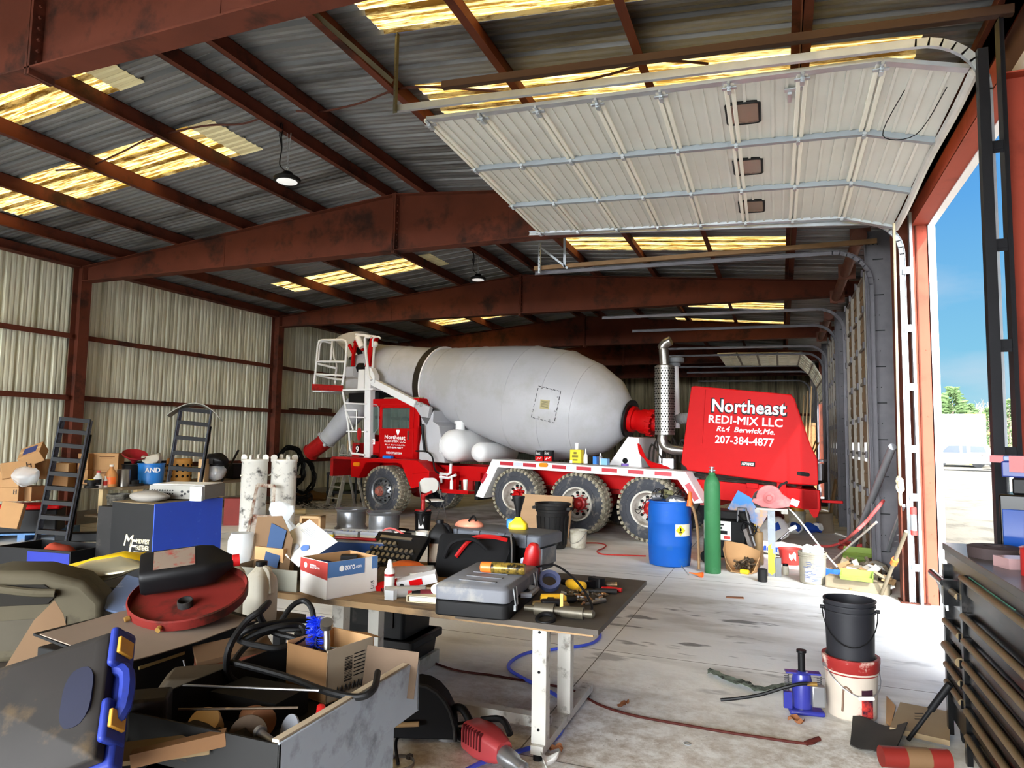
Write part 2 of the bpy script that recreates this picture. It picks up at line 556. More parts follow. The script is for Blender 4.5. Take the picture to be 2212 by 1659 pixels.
for x in PURLX:
    p = MB(); z = top_z(x); sg = -1 if x < RIDGE else 1
    p.bx(x - 0.004, x + 0.004, Y_NEAR, Y_FAR, z, z + 0.2)
    p.bx(x - 0.004, x + 0.07, Y_NEAR, Y_FAR, z, z + 0.006); p.bx(x - 0.07, x + 0.004, Y_NEAR, Y_FAR, z + 0.194, z + 0.2)
    for fy in FRAMES: p.bx(x - 0.012, x + 0.075, fy - 0.75, fy + 0.75, z - 0.002, z + 0.012); p.bx(x - 0.012, x + 0.002, fy - 0.75, fy + 0.75, z, z + 0.2)
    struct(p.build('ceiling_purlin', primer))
for x, z in ((-12.0, 4.72), (1.5, 4.66)):
    p = MB(); p.bx(x - 0.06, x + 0.06, Y_NEAR, Y_FAR, z, z + 0.16); p.bx(x - 0.1, x + 0.1, Y_NEAR, Y_FAR, z, z + 0.02)
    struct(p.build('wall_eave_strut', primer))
for z in (3.4, 2.28, 1.0):
    for y0, y1 in zip([Y_NEAR] + FRAMES, FRAMES + [Y_FAR]):
        p = MB(); y0 += 0.11; y1 -= 0.11
        p.bx(-11.99, -11.97, y0, y1, z, z + 0.09); p.bx(-12.14, -11.97, y0, y1, z + 0.082, z + 0.09)
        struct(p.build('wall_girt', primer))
w = MB()
pw = corr(Y_NEAR, Y_NEAR + 42.6)
w.grid([[(-12.15 - h, y, z) for y, h in pw] for z in (0, 4.95)])
struct(w.build('wall_left', galv_wall, sm=5))
base_trim = MB().bx(-12.16, -12.1, Y_NEAR, Y_FAR, 0, 0.25)
struct(base_trim.build('baseboard_left', mat('stained_concrete_curb', (150, 146, 136), 0.9)))
w = MB()
pb = corr(-12.15, 1.65)
w.grid([[(y, Y_FAR + h, z) for y, h in pb] for z in (0, 5.6)])
struct(w.build('wall_back', mat('tan_wall_sheet', (176, 164, 132), 0.55, 0.1, var=0.25, scale=1.5, dirt=(96, 88, 70), dirt_amt=0.5, dscale=1.2, stretch=(5, 1, 0.25)), sm=5))
g_ = MB().bx(-12, 1.5, Y_FAR - 0.12, Y_FAR - 0.02, 3.0, 3.12)
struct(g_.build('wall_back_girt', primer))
w = MB(); w.bx(-12.3, -11.6, Y_NEAR - 0.1, Y_NEAR, 0, 5.7); w.bx(0.9, 1.7, Y_NEAR - 0.1, Y_NEAR, 0, 5.7); w.bx(-11.6, 0.9, Y_NEAR - 0.1, Y_NEAR, 4.4, 5.7)  # unseen end wall; its wide opening is shaped to let fill daylight in
struct(w.build('wall_near', mat('brown_wall', (92, 80, 70), 0.7)))

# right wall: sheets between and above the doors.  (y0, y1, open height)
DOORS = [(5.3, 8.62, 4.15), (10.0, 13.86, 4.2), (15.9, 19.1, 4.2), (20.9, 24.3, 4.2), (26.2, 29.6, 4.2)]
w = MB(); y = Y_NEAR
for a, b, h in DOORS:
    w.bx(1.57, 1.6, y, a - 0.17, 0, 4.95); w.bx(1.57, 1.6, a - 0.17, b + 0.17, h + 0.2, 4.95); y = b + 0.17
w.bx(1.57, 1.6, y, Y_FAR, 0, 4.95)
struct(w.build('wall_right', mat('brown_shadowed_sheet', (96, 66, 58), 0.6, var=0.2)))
for n_, (a, b, h) in enumerate(DOORS):
    jm = MB()
    jm.bx(1.40, 1.56, b, b + 0.01, 0, h); jm.bx(1.40, 1.41, b, b + 0.1, 0, h); jm.bx(1.55, 1.56, b, b + 0.1, 0, h)
    jm.bx(1.40, 1.56, a - 0.01, a, 0, h); jm.bx(1.40, 1.41, a - 0.1, a, 0, h); jm.bx(1.55, 1.56, a - 0.1, a, 0, h)
    jm.bx(1.40, 1.56, a - 0.1, b + 0.1, h, h + 0.01); jm.bx(1.40, 1.41, a - 0.1, b + 0.1, h, h + 0.18)
    for z in (0.1, 0.75, 1.3, 2.02, 2.75, h - 0.06):
        for x in (1.45, 1.51): jm.cyl((x, b - 0.006, z), (x, b, z), 0.009, n=8)
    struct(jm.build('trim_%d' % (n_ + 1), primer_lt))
    wt = MB(); wt.bx(1.56, 1.63, b - 0.012, b + 0.17, 0, h); wt.bx(1.56, 1.63, a - 0.17, a + 0.012, 0, h); wt.bx(1.56, 1.63, a - 0.17, b + 0.17, h - 0.012, h + 0.2)
    struct(wt.build('trim_%d' % (n_ + 11), white_trim))

# ---------------------------------------------------------------- the open overhead door
grey_door = mat('grey_ribbed_door_sheet', (206, 207, 200), 0.45, var=0.06, scale=3)
ridge_m = mat('pale_door_stile', (226, 224, 212), 0.4, var=0.06)
bar_m = mat('blue_grey_door_stile', (142, 150, 156), 0.4, 0.3, var=0.1)
glass_m = mat('smoky_door_pane', (150, 135, 120), 0.15, var=0.1, alpha=0.55)
gask = mat('black_gasket', (20, 20, 20), 0.6)
A, B, Cc, D = V((1.2, 8.5, 4.27)), V((-2.93, 8.5, 4.47)), V((1.24, 5.32, 4.42)), V((-2.95, 5.32, 4.6))


def dp(u, v, n=0.0):     # u along the track away from the wall, v across towards the camera, n downwards
    p = (A * (1 - u) + B * u) * (1 - v) + (Cc * (1 - u) + D * u) * v
    if u < 0.125:          # the last section already leans down towards the opening
        p.z -= 0.13 * (0.125 - u) / 0.125
    return p - V((0, 0, n))


door1 = struct(bpy.data.objects.new('door_1', None)); COL.objects.link(door1)
NS = 8
for i in range(NS):
    u0, u1 = i / NS, (i + 1) / NS
    k = MB()
    k.shell([[dp(u0, 0), dp(u1, 0), dp(u1, 0, -0.012), dp(u0, 0, -0.012)], [dp(u0, 1), dp(u1, 1), dp(u1, 1, -0.012), dp(u0, 1, -0.012)]])
    for j_ in range(1, 5):
        u = u0 + (u1 - u0) * j_ / 5
        for v0, v1 in ((0.01, 0.32), (0.345, 0.655), (0.68, 0.985)):
            a, b = dp(u, v0, 0.006), dp(u, v1, 0.006)
            k.beam(a, b, 0.022, 0.014)
    sec = k.build('door_section', grey_door, door1)
    r = MB()
    for e in (0.006, -0.006):
        r.beam(dp(u1 + e, 0, 0.012), dp(u1 + e, 1, 0.012), 0.034, 0.03)
    r.build('door_rail', ridge_m, door1, bev=0.006)
    for v in (0, 0.333, 0.667, 1):
        h_ = MB(); c = dp(u1, min(max(v, 0.02), 0.98), 0.035)
        h_.box(c, (0.11, 0.035, 0.01)); h_.cyl(c + V((0, -0.05, -0.015)), c + V((0, 0.05, -0.015)), 0.016, n=8); h_.box(c + V((0, 0, -0.02)), (0.03, 0.06, 0.03))
        if v in (0, 1): h_.cyl(c, c + V((0, -0.1 if v == 0 else 0.1, 0)) * -1 if False else c + V((0, 0.1 if v == 0 else -0.1, 0)), 0.012, n=8)
        h_.build('door_hinge', galv, door1)
    if i == 3:
        for v in (0.165, 0.5, 0.835):
            c = [dp(0.355 + du, v + dv * 0.055 * 1.0, 0.012) for du, dv in ((x / 4.2, y_ * 2.2) for x, y_ in rrect(0.26, 0.9, 0.06))]
            g = MB(); cc = [p - V((0, 0, 0.006)) for p in c]; g.prism(cc, (0, 0, 0.004))
            wp = g.build('door_pane', glass_m, door1)
            fr = MB(); fr.tube(c, 0.013, 6, closed=True); fr.build('door_pane_gasket', gask, wp)
for v in (0.333, 0.667):
    k = MB(); n_ = 16
    for i in range(n_): k.beam(dp(i / n_, v, 0.025), dp((i + 1) / n_, v, 0.025), 0.05, 0.05)
    k.build('door_stile', bar_m, door1)
for v in (0.0, 1.0):
    k = MB(); n_ = 16
    for i in range(n_): k.beam(dp(i / n_, v, 0.012), dp((i + 1) / n_, v, 0.012), 0.07, 0.03)
    k.build('door_end_stile', galv, door1)
k = MB(); k.tube([dp(0.0, v, 0.01 + 0.02 * sin(v * 9)) + V((0.03, 0, -0.02)) for v in [i / 14 for i in range(15)]], 0.035, 8); k.build('door_bottom_seal', mat('grey_rubber_seal', (196, 194, 190), 0.5), door1)
lk = MB(); lk.box(dp(0.26, 0.93, 0.02), (0.16, 0.05, 0.01)); lk.box(dp(0.27, 0.9, 0.03), (0.03, 0.14, 0.02)); lk.build('door_lock_plate', galv, door1)
cb = MB(); cb.tube([dp(0.02, 0.93, 0.03), dp(0.05, 0.8, 0.2), dp(0.1, 0.75, 0.16), dp(0.08, 0.9, 0.03)], 0.004, 5, k=6); cb.build('lift_cable', black_steel, door1)


def track(y, x0, z0, z1, x1=1.31, r=0.4, zend=0.0, mt=galv, nm='door_track', parent=None, w=0.055):
    """horizontal rail from x0, a bend, then down the jamb"""
    pts = [(x0, y, z0), (x1 - r, y, z1)]
    for i in range(1, 9):
        a = pi / 2 * i / 8
        pts.append((x1 - r + r * sin(a), y, z1 - r + r * cos(a)))
    pts.append((x1, y, zend))
    k = MB()
    for a, b in zip(pts, pts[1:]):
        a, b = V(a), V(b)
        k.beam(a, b, 0.004, w, (0, 1, 0)) if False else None
        d = (b - a).normalized(); nn = d.cross(V((0, 1, 0)))
        ext = d * 0.006
        for o_, sz in ((nn * (w / 2), 0), (-nn * (w / 2), 0)):
            k.beam(a - ext + o_, b + ext + o_, 0.034, 0.004, nn)
        k.beam(a - ext + V((0, 0.016 if y > 7 and nm != 'x' else -0.016, 0)), b + ext + V((0, 0.016 if y > 7 else -0.016, 0)), 0.004, w, nn)
    return k.build(nm, mt, parent)


t = struct(track(8.6, -3.15, 4.5, 4.24, x1=1.30)); t.name = 'trim_31'
t = struct(track(5.17, -3.2, 4.66, 4.44, x1=1.30)); t.name = 'trim_32'
# second track with its bracketed angle on either jamb
for n_, y, mt, ztop in ((33, 8.6, galv, 4.3), (34, 5.17, black_steel, 4.5)):
    k = MB(); k.bx(1.372, 1.40, y - 0.035, y + 0.035, 0, ztop); k.bx(1.37, 1.376, y - 0.05, y + 0.05, 0, ztop)
    for z in (0.35, 1.1, 1.62, 2.3, 2.95, 3.6): k.bx(1.3, 1.4, y - 0.03, y - 0.022, z, z + 0.08); k.bx(1.32, 1.39, y - 0.034, y - 0.02, z + 0.02, z + 0.03)
    struct(k.build('trim_%d' % n_, mt))
k = MB(); k.bx(1.24, 1.30, 5.1, 5.17, 0, 4.3); struct(k.build('trim_35', black_steel))
for n_, y, za, zb_ in ((36, 5.12, 4.735, 4.5), (37, 8.68, 4.52, 4.3)):
    k = MB(); k.beam((-2.7, y, za), (1.45, y, zb_), 0.05, 0.006); k.beam((-2.7, y - 0.025, za + 0.03), (1.45, y - 0.025, zb_ + 0.03), 0.006, 0.06)
    struct(k.build('trim_%d' % n_, mat('dark_angle_iron', (62, 44, 36), 0.6)))


def perforated(a, b, up, name, mt):
    k = MB(); a, b, up = V(a), V(b), V(up).normalized(); d = (b - a).normalized(); sd_ = d.cross(up)
    k.beam(a, b, 0.042, 0.004, up); k.beam(a + sd_ * 0.02 + up * 0.02, b + sd_ * 0.02 + up * 0.02, 0.004, 0.042, up)
    n = int((b - a).length / 0.06)
    k.mi = 1
    for i in range(n):
        c = a + d * (0.03 + i * 0.06); k.cyl(c - up * 0.0035, c + up * 0.0035, 0.010, n=8)
    return struct(k.build(name, [mt, black_steel]))


olive = mat('olive_perforated_angle', (78, 74, 58), 0.5, 0.3, var=0.2)
perforated((-3.18, 5.13, 4.6), (-3.18, 5.13, sheet_z(-3.2)), (0, -1, 0), 'trim_41', olive)
perforated((-3.75, 4.25, 5.36), (-3.2, 5.1, 4.86), (0.3, -0.5, 1), 'trim_42', olive)
perforated((-3.85, 4.45, 5.36), (-2.3, 4.2, 5.2), (0, -1, 0.2), 'trim_43', olive)
perforated((-2.98, 8.64, 4.46), (-2.98, 8.64, 4.95), (0, -1, 0), 'trim_44', galv)
perforated((-3.4, 9.75, 4.24), (-3.4, 9.75, 4.7), (0, -1, 0), 'trim_45', galv)
k = MB(); k.beam((-3.0, 9.75, 4.3), (-3.0, 9.75, 5.05), 0.04, 0.004, (0, 1, 0)); k.beam((-3.4, 9.75, 4.65), (-2.95, 9.75, 4.28), 0.03, 0.004, (0, 1, 0)); struct(k.build('trim_46', galv))


# ---------------------------------------------------------------- the closed overhead doors further back, and one half raised
tan_door = mat('tan_steel_door', (136, 114, 88), 0.6, var=0.1, scale=2, dirt=(108, 86, 64), dirt_amt=0.4)
stile_m = mat('grey_door_stile', (128, 122, 113), 0.5, 0.2, var=0.1)
pane_m = mat('glowing_door_pane', (235, 240, 250), 0.2, emit=0.25, var=0.02)  # emission stands in for daylight behind the panes


def closed_door(name, y0, y1, h, x=1.2, z0=0.0, ns=8):
    root = struct(bpy.data.objects.new(name, None)); COL.objects.link(root); root.location = (x, (y0 + y1) / 2, z0)
    W = y1 - y0; hh = h / ns
    for i in range(ns):
        k = MB(); k.bx(0, 0.03, -W / 2, W / 2, i * hh, (i + 1) * hh - 0.004)
        for a in (0.28, 0.62):
            for q in range(4):
                ya = -W / 2 + W * q / 4 + 0.08
                k.bx(-0.012, 0, ya, ya + W / 4 - 0.16, (i + a) * hh - 0.06, (i + a) * hh + 0.075)
        k.build('door_section', tan_door, root)
        r = MB(); r.bx(-0.03, 0.0, -W / 2, W / 2, (i + 1) * hh - 0.03, (i + 1) * hh + 0.01); r.build('door_rail', stile_m, root)
    for q in range(5):
        ya = -W / 2 + W * q / 4
        k = MB(); k.bx(-0.05, 0, ya - 0.035, ya + 0.035, 0, h); k.build('door_stile', stile_m, root)
        h_ = MB()
        for i in range(ns): h_.box((-0.06, ya, (i + 1) * hh - 0.02), (0.03, 0.07, 0.1))
        h_.build('door_hinge', galv_dk, root)
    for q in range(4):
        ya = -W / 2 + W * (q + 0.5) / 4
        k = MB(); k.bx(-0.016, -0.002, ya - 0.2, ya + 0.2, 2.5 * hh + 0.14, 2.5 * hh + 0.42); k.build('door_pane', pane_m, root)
    return root


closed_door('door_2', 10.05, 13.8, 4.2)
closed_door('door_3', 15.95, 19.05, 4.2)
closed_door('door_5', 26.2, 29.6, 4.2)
# raised door far back: level sections under the roof and two turning down
root = struct(bpy.data.objects.new('door_4', None)); COL.objects.link(root); root.location = (1.2, 22.6, 0)
cream = mat('cream_door_panel', (216, 214, 196), 0.5, var=0.06)
path = [(-2.9, 4.32), (-2.35, 4.32), (-1.8, 4.3), (-1.25, 4.29), (-0.62, 4.28), (-0.3, 3.95), (-0.06, 3.5), (0.0, 3.0)]
for (xa, za), (xb, zb_) in zip(path, path[1:]):
    k = MB(); k.beam((xa, 0, za), (xb, 0, zb_), 3.3, 0.03, (0, 0, 1))
    d = V((xb - xa, 0, zb_ - za)); nrm = V((d.z, 0, -d.x)).normalized()
    if nrm.z > 0: nrm = -nrm
    for a in (0.27, 0.73):
        for q in range(6):
            c = V((xa, -1.36 + q * 0.545, za)) + d * a + nrm * 0.02
            k.beam(c - d * 0.17, c + d * 0.17, 0.38, 0.016, nrm)
    k.build('door_section', cream, root)
    r = MB(); r.beam((xb, -1.65, zb_) , (xb, 1.65, zb_), 0.06, 0.05); r.build('door_rail', stile_m, root)
t = struct(track(24.3, -3.3, 4.3, 4.26, x1=1.15, mt=galv_dk)); t.name = 'trim_58'
for n_, (y, x0, mt) in enumerate(((9.85, -3.5, galv_dk), (13.95, -3.45, galv_dk), (15.85, -3.2, galv_dk), (19.2, -2.95, galv_dk), (20.8, -3.3, galv_dk), (26.0, -3.2, galv_dk), (29.8, -3.2, galv_dk))):
    t = struct(track(y, x0, 4.27, 4.23, x1=1.13, r=0.45, mt=mt)); t.name = 'trim_%d' % (51 + n_)
k = MB(); k.beam((-3.5, 9.8, 4.33), (1.2, 9.8, 4.33), 0.05, 0.06); struct(k.build('trim_61', mat('rusted_brown_angle', (120, 92, 62), 0.6, var=0.25)))
# perforated jamb plates beside the doors
for n_, (y, x0, x1) in enumerate(((9.93, 1.06, 1.38), (15.86, 1.1, 1.4), (20.86, 1.1, 1.4))):
    k = MB(); k.bx(x0, x1, y - 0.01, y, 0, 4.5); k.bx(x0, x0 + 0.012, y - 0.06, y, 0, 4.5)
    k.mi = 1
    for i in range(9):
        k.bx(x0 + 0.1, x0 + 0.22, y - 0.014, y - 0.009, 0.35 + i * 0.47, 0.365 + i * 0.47)
        for q in range(3): k.cyl((x0 + 0.06 + q * 0.05, y - 0.014, 0.56 + i * 0.47), (x0 + 0.06 + q * 0.05, y - 0.009, 0.56 + i * 0.47), 0.008, n=6)
    struct(k.build('trim_%d' % (71 + n_), [galv_dk, black_steel]))
# lift shafts over the doors: a rusty spring tube between two plates
for n_, (y0, y1) in enumerate(((9.9, 13.95), (15.9, 19.1))):
    k = MB(); k.cyl((1.0, y0, 4.42), (1.0, y1, 4.42), 0.075, n=16); k.cyl((1.0, y0 - 0.1, 4.42), (1.0, y1 + 0.1, 4.42), 0.016, n=10)
    for y in (y0 + 0.05, (y0 + y1) / 2, y1 - 0.05): k.bx(0.9, 1.15, y - 0.01, y + 0.01, 4.32, 4.56)
    for y in (y0 - 0.06, y1 + 0.06): k.cyl((1.0, y - 0.03, 4.42), (1.0, y + 0.03, 4.42), 0.095, n=18)
    struct(k.build('trim_%d' % (81 + n_), mat('rusty_spring', (104, 66, 54), 0.6, 0.2, var=0.25)))
# ================================================================ THE CONCRETE MIXER
T_ANG = rad(-11); TO = V((-2.76, 11.835, 0))
TX, TY = V((cos(T_ANG), sin(T_ANG), 0)), V((-sin(T_ANG), cos(T_ANG), 0))


def T(px, py, yo):
    d = ray(px, py); P = EYE + d * (((TO + yo * TY - EYE).dot(TY)) / d.dot(TY)) - TO
    return V((P.dot(TX), P.dot(TY), P.z))


def r3(u, v, yo): return T(600 + u / 3.687, 680 + v / 3.687, yo)
def r4(u, v, yo): return T(1000 + u / 2.765, 680 + v / 2.765, yo)
def r6(u, v, yo): return T(640 + u / 6.9125, 700 + v / 6.9125, yo)


red = mat('gloss_red_paint', (176, 6, 9), 0.5, var=0.04, spec=0.12)
redd = mat('dark_red_paint', (160, 18, 20), 0.4, var=0.12, dirt=(90, 20, 16), dirt_amt=0.35)
drumw = mat('grey_white_drum_paint', (176, 176, 180), 0.45, var=0.04, scale=1.5, dirt=(166, 165, 164), dirt_amt=0.5, dscale=0.9)
wht = mat('white_truck_paint', (226, 226, 226), 0.38, var=0.04)
blk = mat('black_rubbery', (11, 11, 12), 0.55, var=0.2)
tyre = mat('tyre_rubber', (62, 64, 70), 0.75, var=0.15, scale=4, dirt=(128, 122, 112), dirt_amt=0.36, dscale=5)
mud = mat('dusty_tread', (150, 142, 124), 0.9, var=0.2, scale=10, dirt=(90, 86, 78), dirt_amt=0.4, dscale=8)
rimw = mat('dusty_white_rim', (196, 192, 182), 0.5, var=0.1, dirt=(140, 132, 118), dirt_amt=0.4)
rimd = mat('dull_steel_rim', (120, 122, 126), 0.35, 0.6, var=0.25)
rust = mat('rusty_hub', (150, 84, 72), 0.7, var=0.25, dirt=(110, 104, 100), dirt_amt=0.4, dscale=9)
chrome = mat('chrome', (150, 146, 140), 0.3, 0.9, var=0.08)
hole = mat('dark_hole', (14, 14, 14), 0.8)
glas = mat('cab_glass', (84, 100, 96), 0.08, var=0.2, alpha=0.55)
lwhite = mat('white_lettering', (238, 238, 236), 0.5, var=0.02)
lblack = mat('black_lettering', (16, 16, 18), 0.5, var=0.02)

truck = thing('concrete_mixer_truck', 'red and white front-discharge concrete mixer truck with big grey drum', 'concrete mixer truck', TO, T_ANG)


def wheel(x, R, z, front=False, y=0.0, far=False):
    w = 0.38
    k = MB(0)
    pr = [(0.03, 0.545 * R), (0.0, 0.62 * R), (-0.005, 0.8 * R), (0.03, 0.93 * R), (0.07, 0.985 * R), (w - 0.07, 0.985 * R), (w - 0.03, 0.93 * R), (w, 0.8 * R), (w - 0.03, 0.545 * R)]
    k.lathe(pr[:4], (0, 0, 0), (0, 1, 0), 44, (False, False)); k.mi = 1
    k.lathe(pr[3:6], (0, 0, 0), (0, 1, 0), 44, (False, False)); k.mi = 0
    k.lathe(pr[5:], (0, 0, 0), (0, 1, 0), 44, (False, False))
    k.lathe([(0.003, 0.69 * R), (-0.008, 0.7 * R), (-0.008, 0.72 * R), (0.003, 0.73 * R)], (0, 0, 0), (0, 1, 0), 44, (False, False))
    k.mi = 1
    n = 36
    for i in range(n):
        a = 2 * pi * i / n
        for yy, da in ((0.075, 0), (0.19, 0.5), (0.305, 0)):
            aa = a + da * 2 * pi / n
            Rm = Matrix.Rotation(-aa, 3, 'Y')
            k.box(Rm @ V((R * 0.992, yy, 0)), (0.03 * R / 0.55, 0.1, 0.06), Rm)
        Rm = Matrix.Rotation(-a, 3, 'Y'); k.box(Rm @ V((R * 0.955, 0.025, 0)), (0.05, 0.05, 0.045), Rm)
    wl = k.build('wheel', [tyre, mud], truck, (x, y + (w if far else 0), z), (0, 0, pi if far else 0))
    if front:
        q = MB(0); q.lathe([(0.05, 0.56 * R), (0.0, 0.55 * R), (0.02, 0.5 * R), (0.1, 0.47 * R), (0.06, 0.4 * R), (0.03, 0.26 * R), (-0.03, 0.24 * R), (-0.05, 0.2 * R)], (0, 0, 0), (0, 1, 0), 40, (False, True))
        q.mi = 1
        for i in range(10):
            a = 2 * pi * i / 10
            q.cyl((0.4 * R * cos(a), 0.045, 0.4 * R * sin(a)), (0.4 * R * cos(a), 0.066, 0.4 * R * sin(a)), 0.022, n=10)
        q.mi = 0
        for i in range(10):
            a = 2 * pi * (i + 0.5) / 10; q.cyl((0.31 * R * cos(a), -0.03, 0.31 * R * sin(a)), (0.31 * R * cos(a), 0.05, 0.31 * R * sin(a)), 0.018, n=6)
        q.build('rim', [rimd, hole], wl)
        h = MB().lathe([(-0.04, 0.21 * R), (-0.07, 0.2 * R), (-0.09, 0.15 * R), (-0.14, 0.12 * R), (-0.15, 0.05 * R)], (0, 0, 0), (0, 1, 0), 24)
        for i in range(8):
            a = 2 * pi * i / 8; h.cyl((0.165 * R * cos(a), -0.1, 0.165 * R * sin(a)), (0.165 * R * cos(a), -0.05, 0.165 * R * sin(a)), 0.014, n=6)
        h.build('hub', rust, wl)
    else:
        q = MB(0); q.lathe([(0.03, 0.565 * R), (-0.005, 0.55 * R), (0.0, 0.5 * R), (0.04, 0.485 * R), (0.15, 0.46 * R), (0.2, 0.42 * R), (0.2, 0.1 * R)], (0, 0, 0), (0, 1, 0), 40, (False, True))
        q.mi = 1
        for i in range(10):
            a = 2 * pi * i / 10; q.cyl((0.36 * R * cos(a), 0.17, 0.36 * R * sin(a)), (0.36 * R * cos(a), 0.198, 0.36 * R * sin(a)), 0.026, n=10)
        q.build('rim', [rimw, hole], wl)
        h = MB().lathe([(0.2, 0.22 * R), (0.13, 0.21 * R), (0.12, 0.15 * R), (0.05, 0.14 * R), (0.03, 0.09 * R), (0.02, 0.04 * R)], (0, 0, 0), (0, 1, 0), 24)
        for i in range(10):
            a = 2 * pi * i / 10; h.cyl((0.27 * R * cos(a), 0.14, 0.27 * R * sin(a)), (0.27 * R * cos(a), 0.2, 0.27 * R * sin(a)), 0.016, n=6)
            h.cyl((0.18 * R * cos(a), 0.1, 0.18 * R * sin(a)), (0.18 * R * cos(a), 0.14, 0.18 * R * sin(a)), 0.013, n=6)
        h.build('hub', redd if x > -1.5 else red, wl)


wheel(-5.36, 0.53, 0.545, True)
wheel(-1.98, 0.5, 0.64)
wheel(-0.68, 0.55, 0.56)
wheel(0.66, 0.55, 0.56)
for x, R, z in ((-5.36, 0.53, 0.545), (-1.98, 0.5, 0.64), (-0.68, 0.55, 0.56), (0.66, 0.55, 0.56)): wheel(x, R, z, y=1.95, far=True)

# ---- drum
dA, dB = V((-7.0, 1.2, 3.41)), V((-0.12, 1.2, 2.12))
dd = (dB - dA).normalized()
DP = [(0, 0.50), (0.02, 0.56), (0.3, 0.60), (1.1, 0.66), (2.05, 0.735), (2.4, 0.77), (3.3, 0.92), (4.2, 1.055), (4.75, 1.12), (5.55, 1.12), (6.15, 0.95), (6.6, 0.72), (6.86, 0.42), (6.93, 0.26)]


def drad(t):
    for (a, ra), (b, rb) in zip(DP, DP[1:]):
        if a <= t <= b: return ra + (rb - ra) * (t - a) / (b - a)
    return 0.2


def drum_pt(px, py, off=0.004):
    """where the eye's ray meets the drum's skin, in the truck's own frame"""
    p0, p1 = T(px, py, -1.5), T(px, py, 1.2)
    for i in range(800):
        p = p0.lerp(p1, i / 800); t = (p - dA).dot(dd); r = (p - dA - dd * t).length
        if 0 < t < 6.9 and r <= drad(t) + off: return p
    return p1


k = MB().lathe(DP, dA, dd, 72, (False, True))
k.lathe([(0, 0.50), (0.3, 0.48), (1.2, 0.3)], dA, dd, 48, (False, True))
drum = k.build('drum', drumw, truck, sm=50)
for t in (0.3, 1.25, 2.62, 3.45, 4.75, 5.55, 6.15): MB().tube([dA + dd * t + dd.orthogonal().normalized() * 0 + (V((0, 1, 0)) * cos(2 * pi * i / 60) + dd.cross(V((0, 1, 0))) * sin(2 * pi * i / 60)) * (drad(t) + 0.001) for i in range(60)], 0.008, 5, closed=True).build('drum_weld_seam', drumw, drum)
k = MB().lathe([(2.12, 0.70), (2.12, 0.79), (2.30, 0.80), (2.30, 0.70)], dA, dd, 72, (False, False)); k.build('drum_roller_ring', mat('greasy_black_band', (40, 34, 28), 0.5), drum, sm=20)
k = MB().lathe([(2.30, 0.74), (2.30, 0.805), (2.335, 0.805), (2.335, 0.74)], dA, dd, 72, (False, False)); k.build('drum_ring_edge', wht, drum, sm=20)
hp = [drum_pt(1000 + u / 2.765, 680 + v / 2.765, 0.012) for u, v in ((452, 425), (583, 458), (545, 646), (408, 612))]
k = MB(); rows = []
for i in range(7):
    rows.append([drum_pt(1000 + u / 2.765, 680 + v / 2.765, 0.012) for u, v in ((452 + (583 - 452) * q / 6 - (44 - 6 * q / 6) * i / 6, 425 + 33 * q / 6 + (187 + q / 6) * i / 6) for q in range(7))])
k.grid(rows, 0.008)
hatch = k.build('drum_hatch', drumw, drum)
k = MB(); edge = rows[0] + [r[-1] for r in rows[1:]] + rows[-1][-2::-1] + [r[0] for r in rows[-2:0:-1]]
for i, p in enumerate(edge):
    q = edge[(i + 1) % len(edge)]
    k.tube([p, p.lerp(q, 0.6)], 0.006, 5)
    if i % 3 == 1: MB().sph(p.lerp(drum_pt(1165, 862, .012), 0.09) + V((0, -0.004, 0)), 0.018, n=8, m=5).build('hatch_bolt', drumw, hatch)
k.build('hatch_stitching', [lblack], hatch)
pl = [drum_pt(1000 + u / 2.765, 680 + v / 2.765, 0.02) for u, v in ((463, 505), (518, 512), (512, 566), (458, 560))]
k = MB().prism(pl, (0, 0.008, 0)); plate = k.build('drum_data_plate', mat('tan_label', (168, 156, 110), 0.5), drum)
k = MB()
for i in range(6): a, b = pl[0].lerp(pl[3], 0.16 + i * 0.12), pl[1].lerp(pl[2], 0.16 + i * 0.12); k.beam(a.lerp(b, 0.1) + V((0, -0.003, 0)), a.lerp(b, 0.9) + V((0, -0.003, 0)), 0.003, 0.006)
k.build('plate_print', lblack, plate)

# ---- gearbox, pedestal and hoses behind the drum
k = MB().lathe([(-0.02, 0.25), (0.06, 0.25), (0.06, 0.2), (0.16, 0.2), (0.2, 0.23), (0.36, 0.23), (0.36, 0.25), (0.44, 0.25), (0.44, 0.15), (0.8, 0.12)], dB + dd * 0.02, dd, 32)
for i in range(14):
    a = 2 * pi * i / 14; c = dB + dd * 0.40 + (V((0, 1, 0)) * cos(a) + dd.cross(V((0, 1, 0))) * sin(a)) * 0.24; k.cyl(c - dd * 0.05, c + dd * 0.09, 0.018, n=6)
k.build('drum_gearbox', red, truck, bev=0.006)
k = MB().lathe([(-0.05, 0.36), (0.0, 0.36)], dB, dd, 32); k.build('drum_bearing_seal', blk, truck)
ped = [r4(985, 728, 0.75), r4(1050, 735, 0.75), r4(1068, 912, 0.75), r4(868, 896, 0.75)]
k = MB().prism(ped, (0, 0.9, 0)); k.mi = 1
c = r4(968, 872, 0.744); k.cyl(c, c + V((0, 0.02, 0)), 0.055, n=20)
k.build('drum_pedestal', [wht, hole], truck, bev=0.012)
for i in range(4):
    MB().tube([r4(1048 + 4 * i, 770 + 6 * i, 0.7), r4(1062 + 5 * i, 830, 0.66), r4(1120, 880 + 8 * i, 0.62), r4(1170, 896 + 7 * i, 0.6), r4(1235, 918 + 3 * i, 0.6)], 0.02, 8, k=5).build('hydraulic_hose', red, truck)

